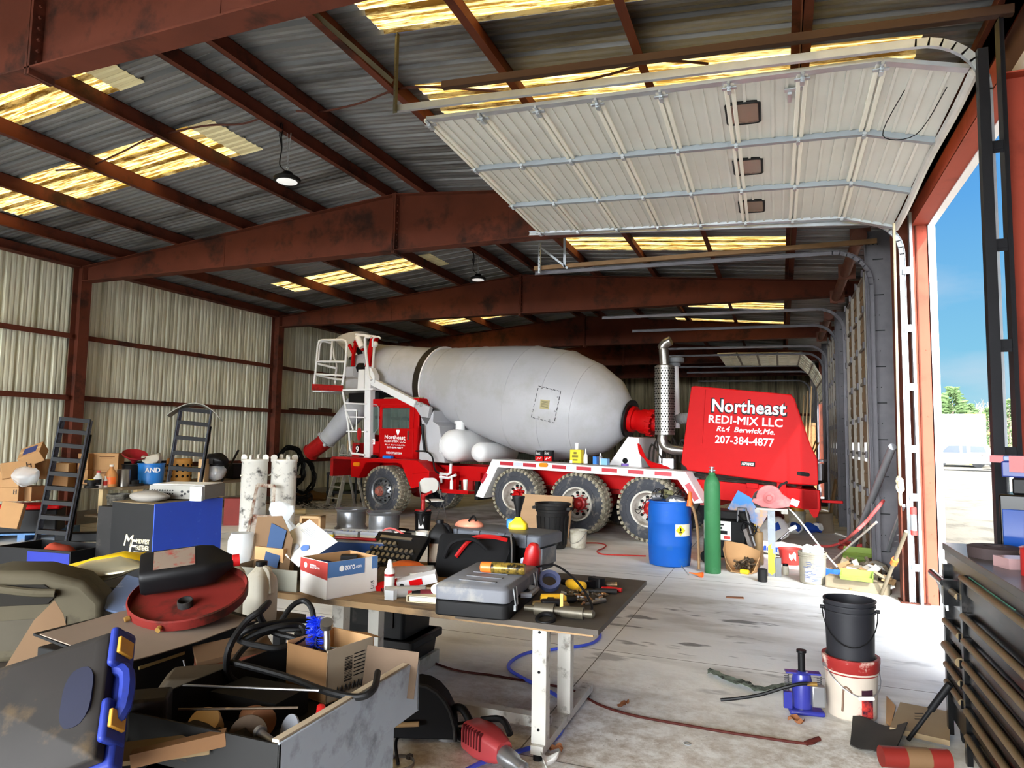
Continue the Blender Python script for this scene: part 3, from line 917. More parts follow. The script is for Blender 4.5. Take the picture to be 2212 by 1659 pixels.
# ---- frame, fenders, bumpers
rail_z0, rail_z1 = 0.82, 1.12
for y in (0.62, 1.62):
    k = MB(); k.bx(-6.4, 3.0, y, y + 0.1, rail_z0, rail_z1); k.build('chassis_rail', redd if y > 1 else red, truck)
k = MB()
for x in (-5.3, -1.97, -0.68, 0.66): k.cyl((x, 0.3, 0.56), (x, 2.1, 0.56), 0.11, n=14); k.sph((x, 1.2, 0.58), 0.24, n=14)
for x in (-3.6, -2.9, 0, 1.5): k.bx(x - 0.15, x + 0.15, 0.7, 1.7, 0.62, 0.9)
k.bx(-4.4, 1.2, 0.75, 1.55, 0.72, 0.8)
k.build('axle', redd, truck)
ff = [(580, 1145), (1110, 1160), (1130, 1180), (1210, 1250), (1200, 1350), (1060, 1385), (985, 1195), (950, 1180), (700, 1175), (640, 1300), (580, 1290)]
k = MB().prism([r3(u, v, -0.04) for u, v in ff], (0, 0.5, 0))
k.prism([r3(1070, 1262, -0.07), r3(1205, 1252, -0.07), r3(1200, 1350, -0.07), r3(1060, 1385, -0.07)], (0, 0.03, 0))
fend = k.build('front_fender', red, truck, bev=0.014)
c = r3(633, 1190, -0.045)
MB().prism([c + V((x, 0, z)) for x, z in rrect(0.19, 0.085, 0.035)], (0, -0.03, 0)).build('marker_lamp', mat('amber_lens', (230, 130, 20), 0.25), fend)
k = MB().bx(-6.9, -4.55, -0.02, 2.4, 1.19, 1.24); k.bx(-6.95, -6.86, 0, 2.4, 0.8, 1.2); k.build('front_bumper', redd, truck)
rf = [T(1063, 992, -0.05), T(1480, 1019, -0.05), T(1519, 1086, -0.05), T(1499, 1088, -0.05), T(1464, 1036, -0.05), T(1075, 1009, -0.05), T(1044, 1076, -0.05), T(1027, 1072, -0.05)]
fendR = MB().prism(rf, (0, 0.55, 0)).build('rear_fender', wht, truck, bev=0.006)
tr, tw = mat('red_reflective_tape', (176, 34, 50), 0.35), mat('silver_reflective_tape', (196, 202, 214), 0.3, 0.2)


def tape(a, b, m_, w_=0.066):
    A_, B_ = T(*a, -0.053), T(*b, -0.053); MB().beam(A_, B_, 0.004, w_).build('reflective_tape', m_, fendR)


for x0, x1, m_ in ((1080, 1109, tr), (1110, 1129, tw), (1130, 1158, tr), (1193, 1223, tr), (1224, 1243, tw), (1245, 1277, tr), (1280, 1299, tw), (1300, 1333, tr), (1335, 1355, tw), (1357, 1390, tr), (1414, 1451, tr)):
    tape((x0, 1000.5 + (x0 - 1080) * 0.0655), (x1, 1000.5 + (x1 - 1080) * 0.0655), m_)
tape((1051, 1023), (1040, 1043), tr); tape((1484, 1045), (1505, 1080), tr, 0.09); tape((1468, 1024), (1480, 1040), tw, 0.07)
c = T(1175, 1004.5, -0.055); MB().prism([c + V((x, 0, z)) for x, z in rrect(0.17, 0.075, 0.03)], (0, -0.035, 0)).build('marker_lamp', MATS['amber_lens'], fendR)
MB().bx(-2.9, -2.82, 0.0, 0.5, 0.5, 0.86).build('mud_flap', blk, truck)
k = MB().prism([T(1490, 1034, 0.3), T(1770, 1060, 0.3), T(1772, 1103, 0.3), T(1500, 1073, 0.3)], (0, 0.1, 0))
a, b = T(1745, 1058, 0.3), T(1772, 1103, 0.3); k.prism([V((3.28, .3, b.z)), V((3.05, .3, b.z)), V((2.7, 2.1, b.z)), V((2.92, 2.1, b.z))], (0, 0, a.z - b.z))
k.prism([T(1747, 1098, 0.28), T(1771, 1100, 0.28), T(1766, 1117, 0.28), T(1758, 1119, 0.28), T(1749, 1107, 0.28)], (0, 0.04, 0))
for u in (1588, 1612, 1650, 1690): k.cyl(T(u, 1062, 0.3), T(u, 1062, 0.28), 0.018, n=6)
k.bx(3.3, 3.6, 0.5, 0.56, 0.8, 0.84)
k.prism([T(1612, 1043, .27), T(1638, 1045, .27), T(1638, 1056, .27), T(1612, 1054, .27)], (0, 0.03, 0)); k.prism([T(1678, 1030, .3), T(1698, 1032, .3), T(1698, 1056, .3), T(1678, 1054, .3)], (0, 0.2, 0))
k.build('rear_bumper', red, truck, bev=0.006)

# ---- hood over the engine
hp_ = [(1493, 835), (1500, 833.5), (1709, 852), (1716, 860), (1751, 962), (1766, 992), (1768, 1046), (1764, 1049), (1700, 1045), (1484, 1016), (1482, 1010), (1473, 1003), (1471, 998)]
near_ = [T(*p, 0.2) for p in hp_]
far_ = [V((p.x - (0.42 * (p.x - 1.2) / 2.1), 2.15, p.z)) for p in near_]
hood = MB().shell([near_, far_]).build('engine_hood', red, truck, bev=0.03, seg=3)
k = MB().beam(T(1523.5, 842, 0.195), T(1516.5, 958, 0.195), 0.02, 0.012); k.cyl(T(1515, 959, .2), T(1515, 959, .19), 0.02, n=10); k.build('hood_strip', red, hood); MB().beam(T(1713, 862, .199), T(1748, 965, .199), 0.02, 0.01).build('hood_strip', red, hood)
c = T(1735, 1024, 0.2); MB().prism([c + V((x, -0.004, z - x * 0.1)) for x, z in rrect(0.19, 0.062, 0.03)], (0, 0.002, 0)).build('hood_grip_slot', hole, hood)
c = T(1752, 985, 0.4)
k = MB(); k.bx(1.2, 3.2, 0.45, 1.9, 1.05, 1.35)
for i in range(7): k.tube([T(1482 + i * 8, 1022 + i % 3 * 3, 0.3), T(1560 + i * 12, 1032 + (i % 4) * 2, 0.34), T(1680 + i * 8, 1046 + i % 3 * 2, 0.36)], 0.018, 6, k=3)
k.build('engine', mat('greasy_engine', (34, 28, 24), 0.6, dirt=(86, 74, 60), dirt_amt=0.35, dscale=9), truck)
k = MB(); k.bx(3.28, 3.34, 0.3, 0.5, 1.15, 1.4); k.bx(3.28, 3.36, 0.34, 0.7, 1.42, 1.46); k.build('headlamp_bracket', galv_dk, truck)


def tfit(body, pL, pR, h, m_, parent, plane, bold=0.0, shear=0.0, name='lettering', y=0.194, ext=0.002, grow=0.0):
    A_, B_ = T(*pL, plane), T(*pR, plane); A_.y = B_.y = y
    rot = (Matrix.Rotation(-math.atan2(B_.z - A_.z, B_.x - A_.x), 3, 'Y') @ Matrix.Rotation(pi / 2, 3, 'X')).to_euler()
    return text(body, parent, (A_ + B_) / 2, 1, m_, rot, bold, shear, name, (B_ - A_).length + grow, ext, h + grow)


tfit('Northeast', (1539, 875.5), (1698, 883.5), 0.21, lblack, hood, 0.2, 0.05, name='lettering_outline', y=0.198, ext=0.001, grow=0.045)
HW = mat('pale_hood_lettering', (214, 226, 228), 0.5, var=0.02)
tfit('Northeast', (1539, 875.5), (1698, 883.5), 0.21, HW, hood, 0.2, 0.022)
tfit('REDI-MIX LLC', (1531, 904.5), (1691, 914), 0.135, HW, hood, 0.2, 0.02)
tfit('Rt.4  Berwick,Me.', (1548, 926.5), (1674, 934.5), 0.1, HW, hood, 0.2, 0.02, 0.25)
tfit('207-384-4877', (1545, 948.5), (1672, 956.5), 0.13, HW, hood, 0.2, 0.018)
a, b = T(1600, 1001, 0.19), T(1631, 1003.5, 0.19)
bp_ = MB().beam(a, b, 0.012, 0.075).build('hood_badge', lblack, hood, bev=0.004)
tfit('ADVANCE', (1602.5, 1001.3), (1628.5, 1003.3), 0.045, chrome, bp_, 0.19, 0.015, y=0.182)

# ---- exhaust and intake
c0, c1 = T(1436, 939, 0.55), T(1436, 791, 0.55); r_ = 0.172
c1.x = c0.x
k = MB(0); k.lathe([(0, 0.1), (0.0, r_), ((c1 - c0).length, r_), ((c1 - c0).length + 0.02, 0.13), ((c1 - c0).length + 0.02, 0.08)], c0, (0, 0, 1), 40); k.mi = 1
H_ = (c1 - c0).length
for j_ in range(26):
    for i in range(22):
        a = 2 * pi * (i + 0.5 * (j_ % 2)) / 22; n_ = V((cos(a), sin(a), 0)); z = 0.05 + (H_ - 0.1) * j_ / 25
        k.cyl(c0 + n_ * (r_ - 0.004) + V((0, 0, z)), c0 + n_ * (r_ + 0.002) + V((0, 0, z)), 0.0135, n=8)
muf = k.build('exhaust_muffler', [chrome, hole], truck)
ct = c0 + V((0, 0, H_))
k = MB(); k.tube([ct, ct + V((-0.02, 0, 0.3)), T(1430.5, 752, .55), T(1437, 742, .55), T(1449, 736, .55)], 0.085, 20, k=5); k.build('exhaust_pipe', chrome, truck)
k = MB(); k.tube([T(1432, 940, .55), T(1431, 952, .55), T(1438, 965, .55), T(1452, 971, .55), T(1476, 974, .6)], 0.085, 18, k=5); k.build('exhaust_elbow', chrome, truck)
k = MB(); c = T(1457, 785, 0.85); k.lathe([(0, 0.11), (0.06, 0.11), (0.07, 0.17), (0.15, 0.17), (0.17, 0.13)], c - V((0, 0, 0.06)), (0, 0, 1), 28); k.build('air_intake_cap', mat('dull_grey_plastic', (96, 98, 100), 0.6), truck)
k = MB(); k.cyl(c, T(1460, 925, 0.85), 0.075, n=18); k.build('air_intake_pipe', wht, truck)
k = MB(); a, b = T(1462, 905, 0.85), T(1487, 903, 0.85)
k.lathe([(i * 0.02, 0.09 + 0.012 * (i % 2)) for i in range(14)], a, b - a, 18); k.build('air_intake_hose', mat('grey_corrugated_hose', (120, 120, 118), 0.5), truck)
k = MB(); a = T(1425, 985, .7); k.bx(a.x - .05, a.x + 0.02, 0.75, 0.8, 0.9, 1.9); k.build('muffler_bracket', wht, truck)
k = MB()
k.bx(0.95, 1.35, 0.9, 1.9, 1.1, 1.75)
for i in range(8): k.tube([T(1400 + i * 10, 1000, .7), T(1408 + i * 9, 960 - i % 3 * 8, .8), T(1430 + i * 8, 990, .75)], 0.02, 6, k=4)
k.build('engine_plumbing', MATS['greasy_engine'], truck)
a = T(1443, 1002, .6); MB().bx(a.x - 0.1, a.x + 0.1, .6, .7, a.z - 0.08, a.z + 0.09).build('junction_box', galv, truck)

# ---- cab
cab = MB()
cx0, cx1, cz0, cz1, cy0, cy1 = -6.02, -4.58, 1.24, 2.52, 0.25, 2.1
cab.bx(cx0, cx1, cy0, cy1, cz0, cz0 + 0.12)
cab.bx(cx0 - 0.04, cx1, cy0 - 0.01, cy1 + 0.01, cz1 - 0.14, cz1 + 0.03)
for y in (cy0, cy1 - 0.05):
    cab.bx(cx0, cx0 + 0.06, y, y + 0.05, cz0, cz1); cab.bx(cx1 - 0.14, cx1, y, y + 0.05, cz0, cz1); cab.bx(-5.72, -5.66, y, y + 0.05, cz0, cz1)
    cab.bx(cx0, -5.66, y, y + 0.05, cz0, 1.6)
cab.bx(cx1 - 0.05, cx1, cy0, cy1, cz0, 1.95); cab.bx(cx0, cx0 + 0.05, cy0, cy1, cz0, 1.75)
cabo = cab.build('cab', red, truck, bev=0.012)
k = MB(); k.bx(cx0 + 0.3, cx1 - 0.3, 0.6, 1.6, cz0 + 0.1, 1.9); k.bx(-5.0, -4.85, 0.7, 1.5, 1.5, 2.35); k.build('driver_seat', blk, cabo, bev=0.03)
k = MB().tube([V((-5.72, 1.1 + 0.2 * cos(2 * pi * i / 20), 1.98 + 0.2 * sin(2 * pi * i / 20))) for i in range(20)], 0.018, 6, closed=True); k.build('steering_wheel', blk, cabo)
dxa, dxb = -5.66, cx1 - 0.13
k = MB(); y0_, y1_ = cy0 - 0.02, cy0 + 0.03
wz0, wz1 = r3(850, 905, .25).z, r3(850, 745, .25).z; wx0, wx1 = r3(835, 800, .25).x, r3(1053, 800, .25).x
k.bx(dxa, dxb, y0_, y1_, cz0 + 0.03, wz0); k.bx(dxa, dxb, y0_, y1_, wz1, cz1 - 0.1); k.bx(dxa, wx0, y0_, y1_, wz0, wz1); k.bx(wx1, dxb, y0_, y1_, wz0, wz1)
dr = k.build('cab_door', red, truck, bev=0.012)
MB().bx(wx0, wx1, cy0 - 0.002, cy0 + 0.004, wz0, wz1).build('door_window', glas, dr)
k = MB(); c = r3(1043, 962, .22); k.bx(c.x - 0.015, c.x + 0.015, c.y - 0.03, c.y, c.z - 0.09, c.z + 0.1); k.build('door_handle', chrome, dr)
kk = [r3(u, v, .245) for u, v in ((770, 715), (790, 718), (802, 740), (802, 900), (770, 945), (745, 930), (738, 900), (738, 740), (750, 718))]
k = MB(0); k.prism(kk, (0, 0.01, 0)); k.mi = 1; k.tube(kk, 0.013, 6, closed=True); k.build('side_window', [glas, galv], cabo)
LT = dict(m_=lwhite, parent=dr, plane=0.22, y=0.226, ext=0.001)
tfit('Northeast', (830.5, 943.5), (875, 945.5), 0.085, bold=0.02, **LT); tfit('REDI-MIX LLC', (830, 952.5), (875.5, 953.8), 0.05, bold=0.015, **LT)
tfit('Rt.4  Berwick,Me.', (831, 960.3), (874.5, 962.2), 0.034, bold=0.015, shear=0.25, **LT); tfit('207-384-4877', (835, 966.2), (870, 967.6), 0.04, bold=0.015, **LT); tfit('USDOT2639584', (834, 977.8), (867.5, 979.6), 0.05, bold=0.015, **LT)
c = r3(957, 936, .222); MB().prism([c + V((x, 0, z)) for x, z in ((-.045, .06), (.045, .06), (.05, .02), (.025, -.03), (.012, -.06), (-.012, -.06), (-.025, -.03), (-.05, .02))], (0, 0.003, 0)).build('door_emblem', lwhite, dr)
c = r3(761, 1010, .24); k = MB(0); k.bx(c.x - .05, c.x + .05, .236, .24, c.z - .06, c.z + .06); k.mi = 1; k.tube([c + V((.03 * cos(a), -.006, .036 * sin(a))) for a in [i * pi / 8 for i in range(16)]], .006, 5, closed=True); k.beam(c + V((-.02, -.006, -.03)), c + V((.02, -.006, .03)), .004, .008); k.build('warning_decal', [lwhite, redd], cabo)
c = r3(636, 1072, 0.3); k = MB(); k.bx(c.x - .2, c.x + .02, .32, 2.0, c.z - 0.2, c.z + 0.15); nb = k.build('cab_nose', redd, truck, bev=0.02)
k = MB(); k.bx(c.x - .06, c.x + .04, .3, .31, c.z - .1, c.z + .1); nbp = k.build('number_plate', lblack, nb)
text('9', nbp, (c.x - .01, .297, c.z), 0.2, lwhite, bold=0.02)
k = MB()
for i, (u, v) in enumerate(((740, 640), (850, 655), (960, 680), (1040, 690))): p = r3(u, v + 20, 0.5); k.cyl(p, p + V((0.22, 0.05, 0.0)), 0.06 - 0.012 * (i % 2), n=12)
k.bx(-5.9, -4.7, 0.5, 1.8, cz1 + 0.03, cz1 + 0.07)
k.build('roof_horn', mat('dusty_tan_metal', (150, 142, 116), 0.6, var=0.3), truck)

# ---- pedestal, bridge arm, tanks
arm = MB(); arm.beam(r6(1120, 845, .25), r6(1800, 1195, .25), 0.16, 0.15); arm.build('bridge_arm', wht, truck, bev=0.01)
k = MB().prism([r6(u, v, .2) for u, v in ((1770, 1140), (1990, 1240), (1962, 1400), (1862, 1385), (1766, 1240))], (0, 0.12, 0)); k.mi = 1
for u, v in ((1812, 1182), (1868, 1208)): c = r6(u, v, .2); k.cyl(c, c + V((0, -.025, 0)), .04, n=12)
k.build('bridge_gusset', [drumw, galv], truck, bev=0.008)
k = MB().prism([r3(u, v, .3) for u, v in ((1140, 815), (1185, 880), (1240, 760), (1235, 850), (1285, 885), (1330, 1180), (1110, 1155), (1150, 900))], (0, 1.6, 0)); k.build('front_pedestal', drumw, truck, bev=0.01)
k = MB().tube([r3(1150, 870, .2), r3(1158, 980, .2), r3(1172, 1085, .2)], 0.03, 8); k.tube([r3(1100, 1085, .2), r3(1180, 1090, .2), r3(1230, 1130, .15), r3(1250, 1230, .1), r3(1285, 1265, .1)], 0.018, 6, k=4); k.build('pedestal_strut', blk, truck)
c = r3(1388, 1040, .35); R_ = 0.34
k = MB(); k.lathe([(-0.3, 0.02), (-.295, .1), (-.26, .19), (-.19, .27), (-.1, .322), (0, .34), (1.5, .34), (1.68, .2), (1.7, .02)], c + V((0, .1, 0)), (0, 1, 0), 40)
n_ = r3(1376, 905, .35); k.cyl(c + V((-.02, .3, .2)), c + V((-.02, .3, .5)), .1, n=20); k.cyl(c + V((-.02, .3, .46)), c + V((-.02, .3, .51)), .13, n=20)
tank = k.build('water_tank', wht, truck, sm=50)
a = c + V((-.19, -.16, .12)); k = MB().tube([a + V((.06, 0, .02)), a, a + V((0, 0, -.26)), a + V((.06, 0, -.28))], .013, 6); k.build('sight_glass', wht, tank)
c2 = r3(1602, 1095, .35)
k = MB(); k.lathe([(-.1, .02), (-.08, .1), (-.03, .17), (.05, .2), (1.2, .2), (1.3, .1)], c2, (0, 1, 0), 32); k.build('air_tank', wht, truck, sm=50)
k = MB(); k.tube([r3(1380, 1185, .3), r3(1375, 1260, .3), r3(1345, 1275, .3)], .03, 8); k.tube([r3(1290, 1290, .28), r3(1360, 1300, .28), r3(1420, 1275, .28)], .028, 8); k.tube([r3(1290, 1265, .28), r3(1350, 1270, .28)], .028, 8); k.tube([r3(1305, 1340, .28), r3(1300, 1280, .28)], .024, 8); k.build('tank_plumbing', wht, truck)
k = MB(); a, b = r3(1310, 1405, .1), r3(1520, 1415, .1); k.bx(a.x, b.x, .08, .55, a.z - .03, a.z); k.bx(a.x, b.x, .08, .09, a.z, a.z + .05); a2 = r3(1240, 1300, .5); k.bx(a2.x, a.x + .05, .5, .6, a.z, 1.0); k.bx(b.x - .1, b.x, .5, .6, a.z, 1.0); k.build('side_step', red, truck)
STEP_Z = a.z

# ---- platform, ladder, hopper and chute at the front end
def pipe(pts, yo, r=.026, nm='railing', k=0, m_=wht): return MB().tube([r6(u, v, yo) for u, v in pts], r, 8, k=k).build(nm, m_, truck)


pipe([(265, 895), (290, 690), (302, 560), (318, 330), (345, 250), (385, 238), (690, 235), (735, 250), (755, 300), (735, 570), (720, 700), (690, 905)], .1)
pipe([(305, 560), (738, 562)], .1); pipe([(290, 748), (705, 770)], .1)
pipe([(330, 560), (352, 330), (375, 268), (410, 258), (535, 285), (553, 400), (570, 520), (600, 580), (608, 640), (590, 740), (580, 890)], .9)
pipe([(540, 255), (515, 550)], .5); pipe([(330, 595), (600, 662)], .5); pipe([(320, 765), (580, 822), (690, 828)], .5)
k = MB(0); a, b = r6(235, 893, .1), r6(692, 920, .1); z0_ = r6(460, 995, .1).z
k.prism([r6(235, 892, .1), r6(692, 920, .1), r6(690, 1005, .1), r6(230, 985, .1)], (0, .02, 0))
k.build('platform_kick_board', redd, truck)
k = MB(); k.bx(a.x, b.x, .12, 1.3, z0_ - .02, z0_ + .01); k.bx(b.x, b.x + .95, .1, 1.6, z0_ - .02, z0_ + .02); k.build('platform_deck', wht, truck)
k = MB(); k.bx(b.x, b.x + .95, .3, 1.6, z0_ - .28, z0_ - .06); k.build('platform_underside', blk, truck)
k = MB().prism([r6(1025, 640, .15), r6(1110, 650, .15), r6(1170, 770, .15), r6(1165, 880, .15), r6(1108, 890, .15)] + [r6(1095, 1995, .15), r6(1005, 2000, .15)], (0, .16, 0)); k.build('corner_post', wht, truck, bev=.008)
pipe([(1125, 835), (1085, 780), (1060, 600), (1040, 430), (1028, 230), (1040, 195), (1120, 195)], .12, .032)
pipe([(1140, 340), (1140, 240), (1170, 195), (1230, 190), (1260, 215)], .2, .02)
pipe([(692, 1010), (740, 1270), (775, 1500), (790, 1620), (800, 1850), (830, 1930), (1020, 1955)], .1, .024, 'ladder_rail')
pipe([(740, 1275), (850, 1580)], .12, .018, 'ladder_brace')
for u0, v0, u1, v1 in ((735, 1180, 1045, 1195), (745, 1283, 925, 1288), (820, 1388, 1040, 1396), (770, 1602, 1060, 1606)): MB().beam(r6(u0, v0, .13), r6(u1, v1, .13), .1, .03).build('ladder_rung', wht, truck)
pipe([(905, 1290), (898, 1580)], .2, .02, 'ladder_strut', 0, chrome)
c = r3(648, 950, .05); k = MB(0); k.prism([c + V((x * .45, 0, z)) for x, z in ((-.06, .14), (.06, .14), (.14, .06), (.14, -.06), (.06, -.14), (-.06, -.14), (-.14, -.06), (-.14, .06))], (0, .008, 0)); k.build('stop_paddle', redd, truck)
k = MB().prism([r6(u, v, .7) for u, v in ((740, 640), (922, 636), (925, 990), (735, 985))], (0, .02, 0)); k.build('collector_panel', drumw, truck)
k = MB().prism([r6(u, v, .4) for u, v in ((925, 680), (1012, 676), (1008, 992), (910, 985))], (0, .25, 0)); k.build('collector_box', wht, truck, bev=.01)
k = MB(); c = r6(975, 650, .6); k.lathe([(0, .1), (.1, .14), (.2, .08)], c - V((0, 0, .1)), (0, 0, 1), 16); k.prism([r6(u, v, .7) for u, v in ((905, 345), (1012, 460), (985, 540), (888, 420))], (0, .9, 0)); k.build('rubber_apron', blk, truck)
k = MB(); k.prism([r6(u, v, .5) for u, v in ((1112, 172), (1150, 165), (1197, 178), (1130, 400), (1090, 632), (1025, 632), (1062, 400))], (0, .1, 0))
for p_, q_ in (((790, 310), (855, 432)), ((885, 300), (860, 440)), ((858, 425), (846, 632)), ((870, 262), (1000, 385)), ((885, 300), (905, 255))): k.beam(r6(*p_, .55), r6(*q_, .55), .06, .07)
k.build('hopper_bracket', red, truck, bev=.006)
k = MB(); k.cyl(r6(915, 195, .5), r6(985, 350, .5), .075, n=16); k.build('hopper_cylinder', wht, truck)
hc = r6(900, 215, 1.2)
k = MB(); k.lathe([(-.5, .2), (-.25, .26), (0, .42), (.03, .42), (-.22, .24), (-.45, .16)], hc + V((-.12, 0, .0)), (-.3, 0, 1), 32, (False, False)); k.build('charge_hopper', mat('dusty_hopper', (190, 182, 164), 0.6), truck)
k = MB(); k.beam(r6(890, 155, .5), r6(1200, 190, .5), .05, .05); k.tube([r6(1165, 330, .45), r6(1150, 560, .45), r6(1130, 780, .45)], .03, 8); k.sph(r6(1178, 300, .45), .07); k.build('hopper_arm', wht, truck)
k = MB(); k.tube([r6(1190, 180, .6), r6(1300, 235, .7), r6(1400, 250, .8), r6(1520, 270, .9)], .03, 6, k=4); k.build('drum_scraper', blk, truck)
p0_, p1_, p2_ = r3(760, 600, 1.2), r3(392, 995, 1.0), r3(268, 1092, 1.0)
u_ = (p1_ - p0_).normalized()
k = MB(); L_ = (p1_ - p0_).length; k.lathe([(0, .36), (L_ * .5, .29), (L_, .215)], p0_, u_, 32, (False, False)); k.lathe([(0, .34), (L_, .2)], p0_, u_, 32, (False, False)); k.tube([p1_ + (u_.orthogonal().normalized() * cos(a) + u_.cross(u_.orthogonal().normalized()) * sin(a)) * .225 for a in [2 * pi * i / 28 for i in range(28)]], .018, 6, closed=True)
for s_ in (-1, 1): k.sph(p1_ + V((.1 * s_, -.16, .13 * -s_)), .05)
chute = k.build('discharge_chute', drumw, truck, sm=50)
L2_ = (p2_ - p1_).length; k = MB(); k.lathe([(0, .21), (L2_, .2), (L2_ + .01, .225), (L2_ + .03, .225), (L2_ + .03, .19), (0, .19)], p1_, p2_ - p1_, 32, (False, False)); k.build('chute_end', redd, chute)
# ================================================================ THINGS ON THE FLOOR BETWEEN THE TRUCK AND THE DOOR
card = mat('brown_cardboard', (176, 136, 94), 0.8, var=0.12, scale=4)
cardlt = mat('pale_cardboard', (196, 164, 122), 0.8, var=0.1, scale=4)
wpl = mat('white_plastic', (232, 230, 222), 0.4, var=0.04)
dwpl = mat('dusty_white_plastic', (186, 180, 164), 0.5, var=0.08, dirt=(160, 150, 128), dirt_amt=0.4, dscale=8)
bpl = mat('black_plastic', (10, 10, 12), 0.5, var=0.2)
dbpl = mat('dusty_black_plastic', (26, 25, 25), 0.6, var=0.2, dirt=(56, 53, 48), dirt_amt=0.3, dscale=7)
steel = mat('bare_steel', (150, 150, 152), 0.35, 0.8, var=0.15)
blue_p = mat('blue_plastic', (28, 112, 205), 0.4, var=0.08)
navy = mat('navy_blue_paint', (36, 44, 120), 0.35, var=0.15)
wood = mat('weathered_lumber', (140, 112, 78), 0.8, var=0.2, scale=3, stretch=(1, 1, 1))
woodg = mat('grey_weathered_wood', (120, 110, 92), 0.85, var=0.2, scale=5)
yel = mat('yellow_paint', (232, 196, 32), 0.45, var=0.08)
orange = mat('orange_plastic', (236, 110, 40), 0.4, var=0.05)
pinkred = mat('sunfaded_red', (196, 60, 56), 0.5, var=0.1)
paper = mat('white_paper', (236, 236, 232), 0.8, var=0.03)
blueprint = mat('blue_print', (40, 80, 180), 0.6, var=0.05)
oily = mat('oily_scrap_metal', (70, 58, 46), 0.5, 0.4, var=0.4, scale=20, dirt=(150, 120, 80), dirt_amt=0.35, dscale=14)
clear = mat('clear_plastic', (225, 230, 232), 0.2, var=0.03, alpha=0.42)


def coil_of(c, r, th, n, seed, tilt=None, spread=.06, seg=26):
    """a loose coil of hose: one path"""
    rnd = random.Random(seed); pts = []
    for i in range(n * seg):
        a = 2 * pi * i / seg; rr = r * (1 + rnd.uniform(-.04, .04)) * (1 - .15 * (i / (n * seg)))
        p = V((rr * cos(a), rr * sin(a), rnd.uniform(-spread, spread) * .3 + spread * sin(i * .37)))
        pts.append(V(c) + (tilt @ p if tilt is not None else p))
    return MB().tube(pts, th, 6)


def pail_mesh(h, r0, r1, ribs=((0.86, .012), (0.9, .012), (0.78, .006)), wall=.006):
    pr = [(0.0, r0 * .92), (0.01, r0)]
    for a, b in sorted(ribs):
        z = a * h; rr = r0 + (r1 - r0) * a
        pr += [(z - .004, rr), (z - .002, rr + b), (z + .008, rr + b), (z + .01, rr)]
    pr += [(h - .012, r1), (h - .01, r1 + .008), (h, r1 + .008), (h, r1 - wall), (.02, r0 - wall)]
    return MB().lathe(pr, n=40, cap=(True, True))


def bail(parent, h, r, drop, m_, ang=0.0, side=1, grip=None):
    """wire handle hanging down one side; ang is where it hangs"""
    d = V((cos(ang), sin(ang), 0)); t = V((-sin(ang), cos(ang), 0)); pts = []
    for i in range(13):
        a = pi * i / 12; pts.append(t * (r + .008) * cos(a) + d * (r + .012) * sin(a) + V((0, 0, h - drop * sin(a))))
    o = MB().tube(pts, .0035, 6).build('handle', m_, parent)
    for s_ in (-1, 1):
        MB().cyl(t * s_ * (r - .004) + V((0, 0, h)), t * s_ * (r + .02) + V((0, 0, h)), .012, n=10).build('handle_lug', m_, parent)
    if grip: MB().cyl(pts[6] - t * .045, pts[6] + t * .045, .012, n=10).build('grip', grip, o)
    return o


def at(px, py, z=0.0):
    P = G(px, py, z); return P, mpp(P)


# blue drum with rubbish on top
P, m_ = at(1440, 1226)
P += V((0, 0.28, 0))
dr = thing('barrel', 'blue plastic drum with yellow flammable label and rags heaped on its lid', 'barrel', P)
H_, R_ = .88, .295
k = MB().lathe([(0, R_ - .05), (.01, R_ - .02), (.06, R_ - .012), (.27, R_), (.29, R_ + .008), (.31, R_), (.57, R_), (.59, R_ + .008), (.61, R_), (.80, R_ - .006), (.855, R_ - .02), (.86, R_ - .004), (.88, R_ - .004), (.88, R_ - .02), (.865, R_ - .03)], n=48)
k.build('body', mat('scuffed_blue_drum', (16, 84, 172), 0.55, var=0.08, dirt=(44, 98, 158), dirt_amt=0.3, dscale=6), dr, sm=60)
A0 = math.atan2(-P.y, -P.x)
lab = MB(); rows = [[V(((R_ + .004) * cos(a), (R_ + .004) * sin(a), z)) for z in (.42, .58)] for a in [A0 + .25 + .14 * i for i in range(7)]]
lab.grid(rows); la = lab.build('label', mat('weathered_label', (226, 222, 200), 0.5, var=.1), dr)
c = V(((R_ + .006) * cos(A0 + .5), (R_ + .006) * sin(A0 + .5), .5)); n_ = V((cos(A0 + .5), sin(A0 + .5), 0)); t_ = V((-n_.y, n_.x, 0))
k = MB(0); k.prism([c + t_ * x + V((0, 0, y)) for x, y in ((0, .07), (.07, 0), (0, -.07), (-.07, 0))], n_ * .003); k.mi = 1
k.prism([c + n_ * .003 + t_ * x + V((0, 0, y)) for x, y in ((0, .045), (.014, .015), (.012, -.005), (0, -.012), (-.012, -.005), (-.014, .012))], n_ * .002)
k.prism([c + n_ * .003 + t_ * x + V((0, 0, y)) for x, y in ((.022, -.022), (.022, -.034), (-.022, -.034), (-.022, -.022))], n_ * .002)
k.build('hazard_diamond', [yel, lblack], la)
rnd = random.Random(3)
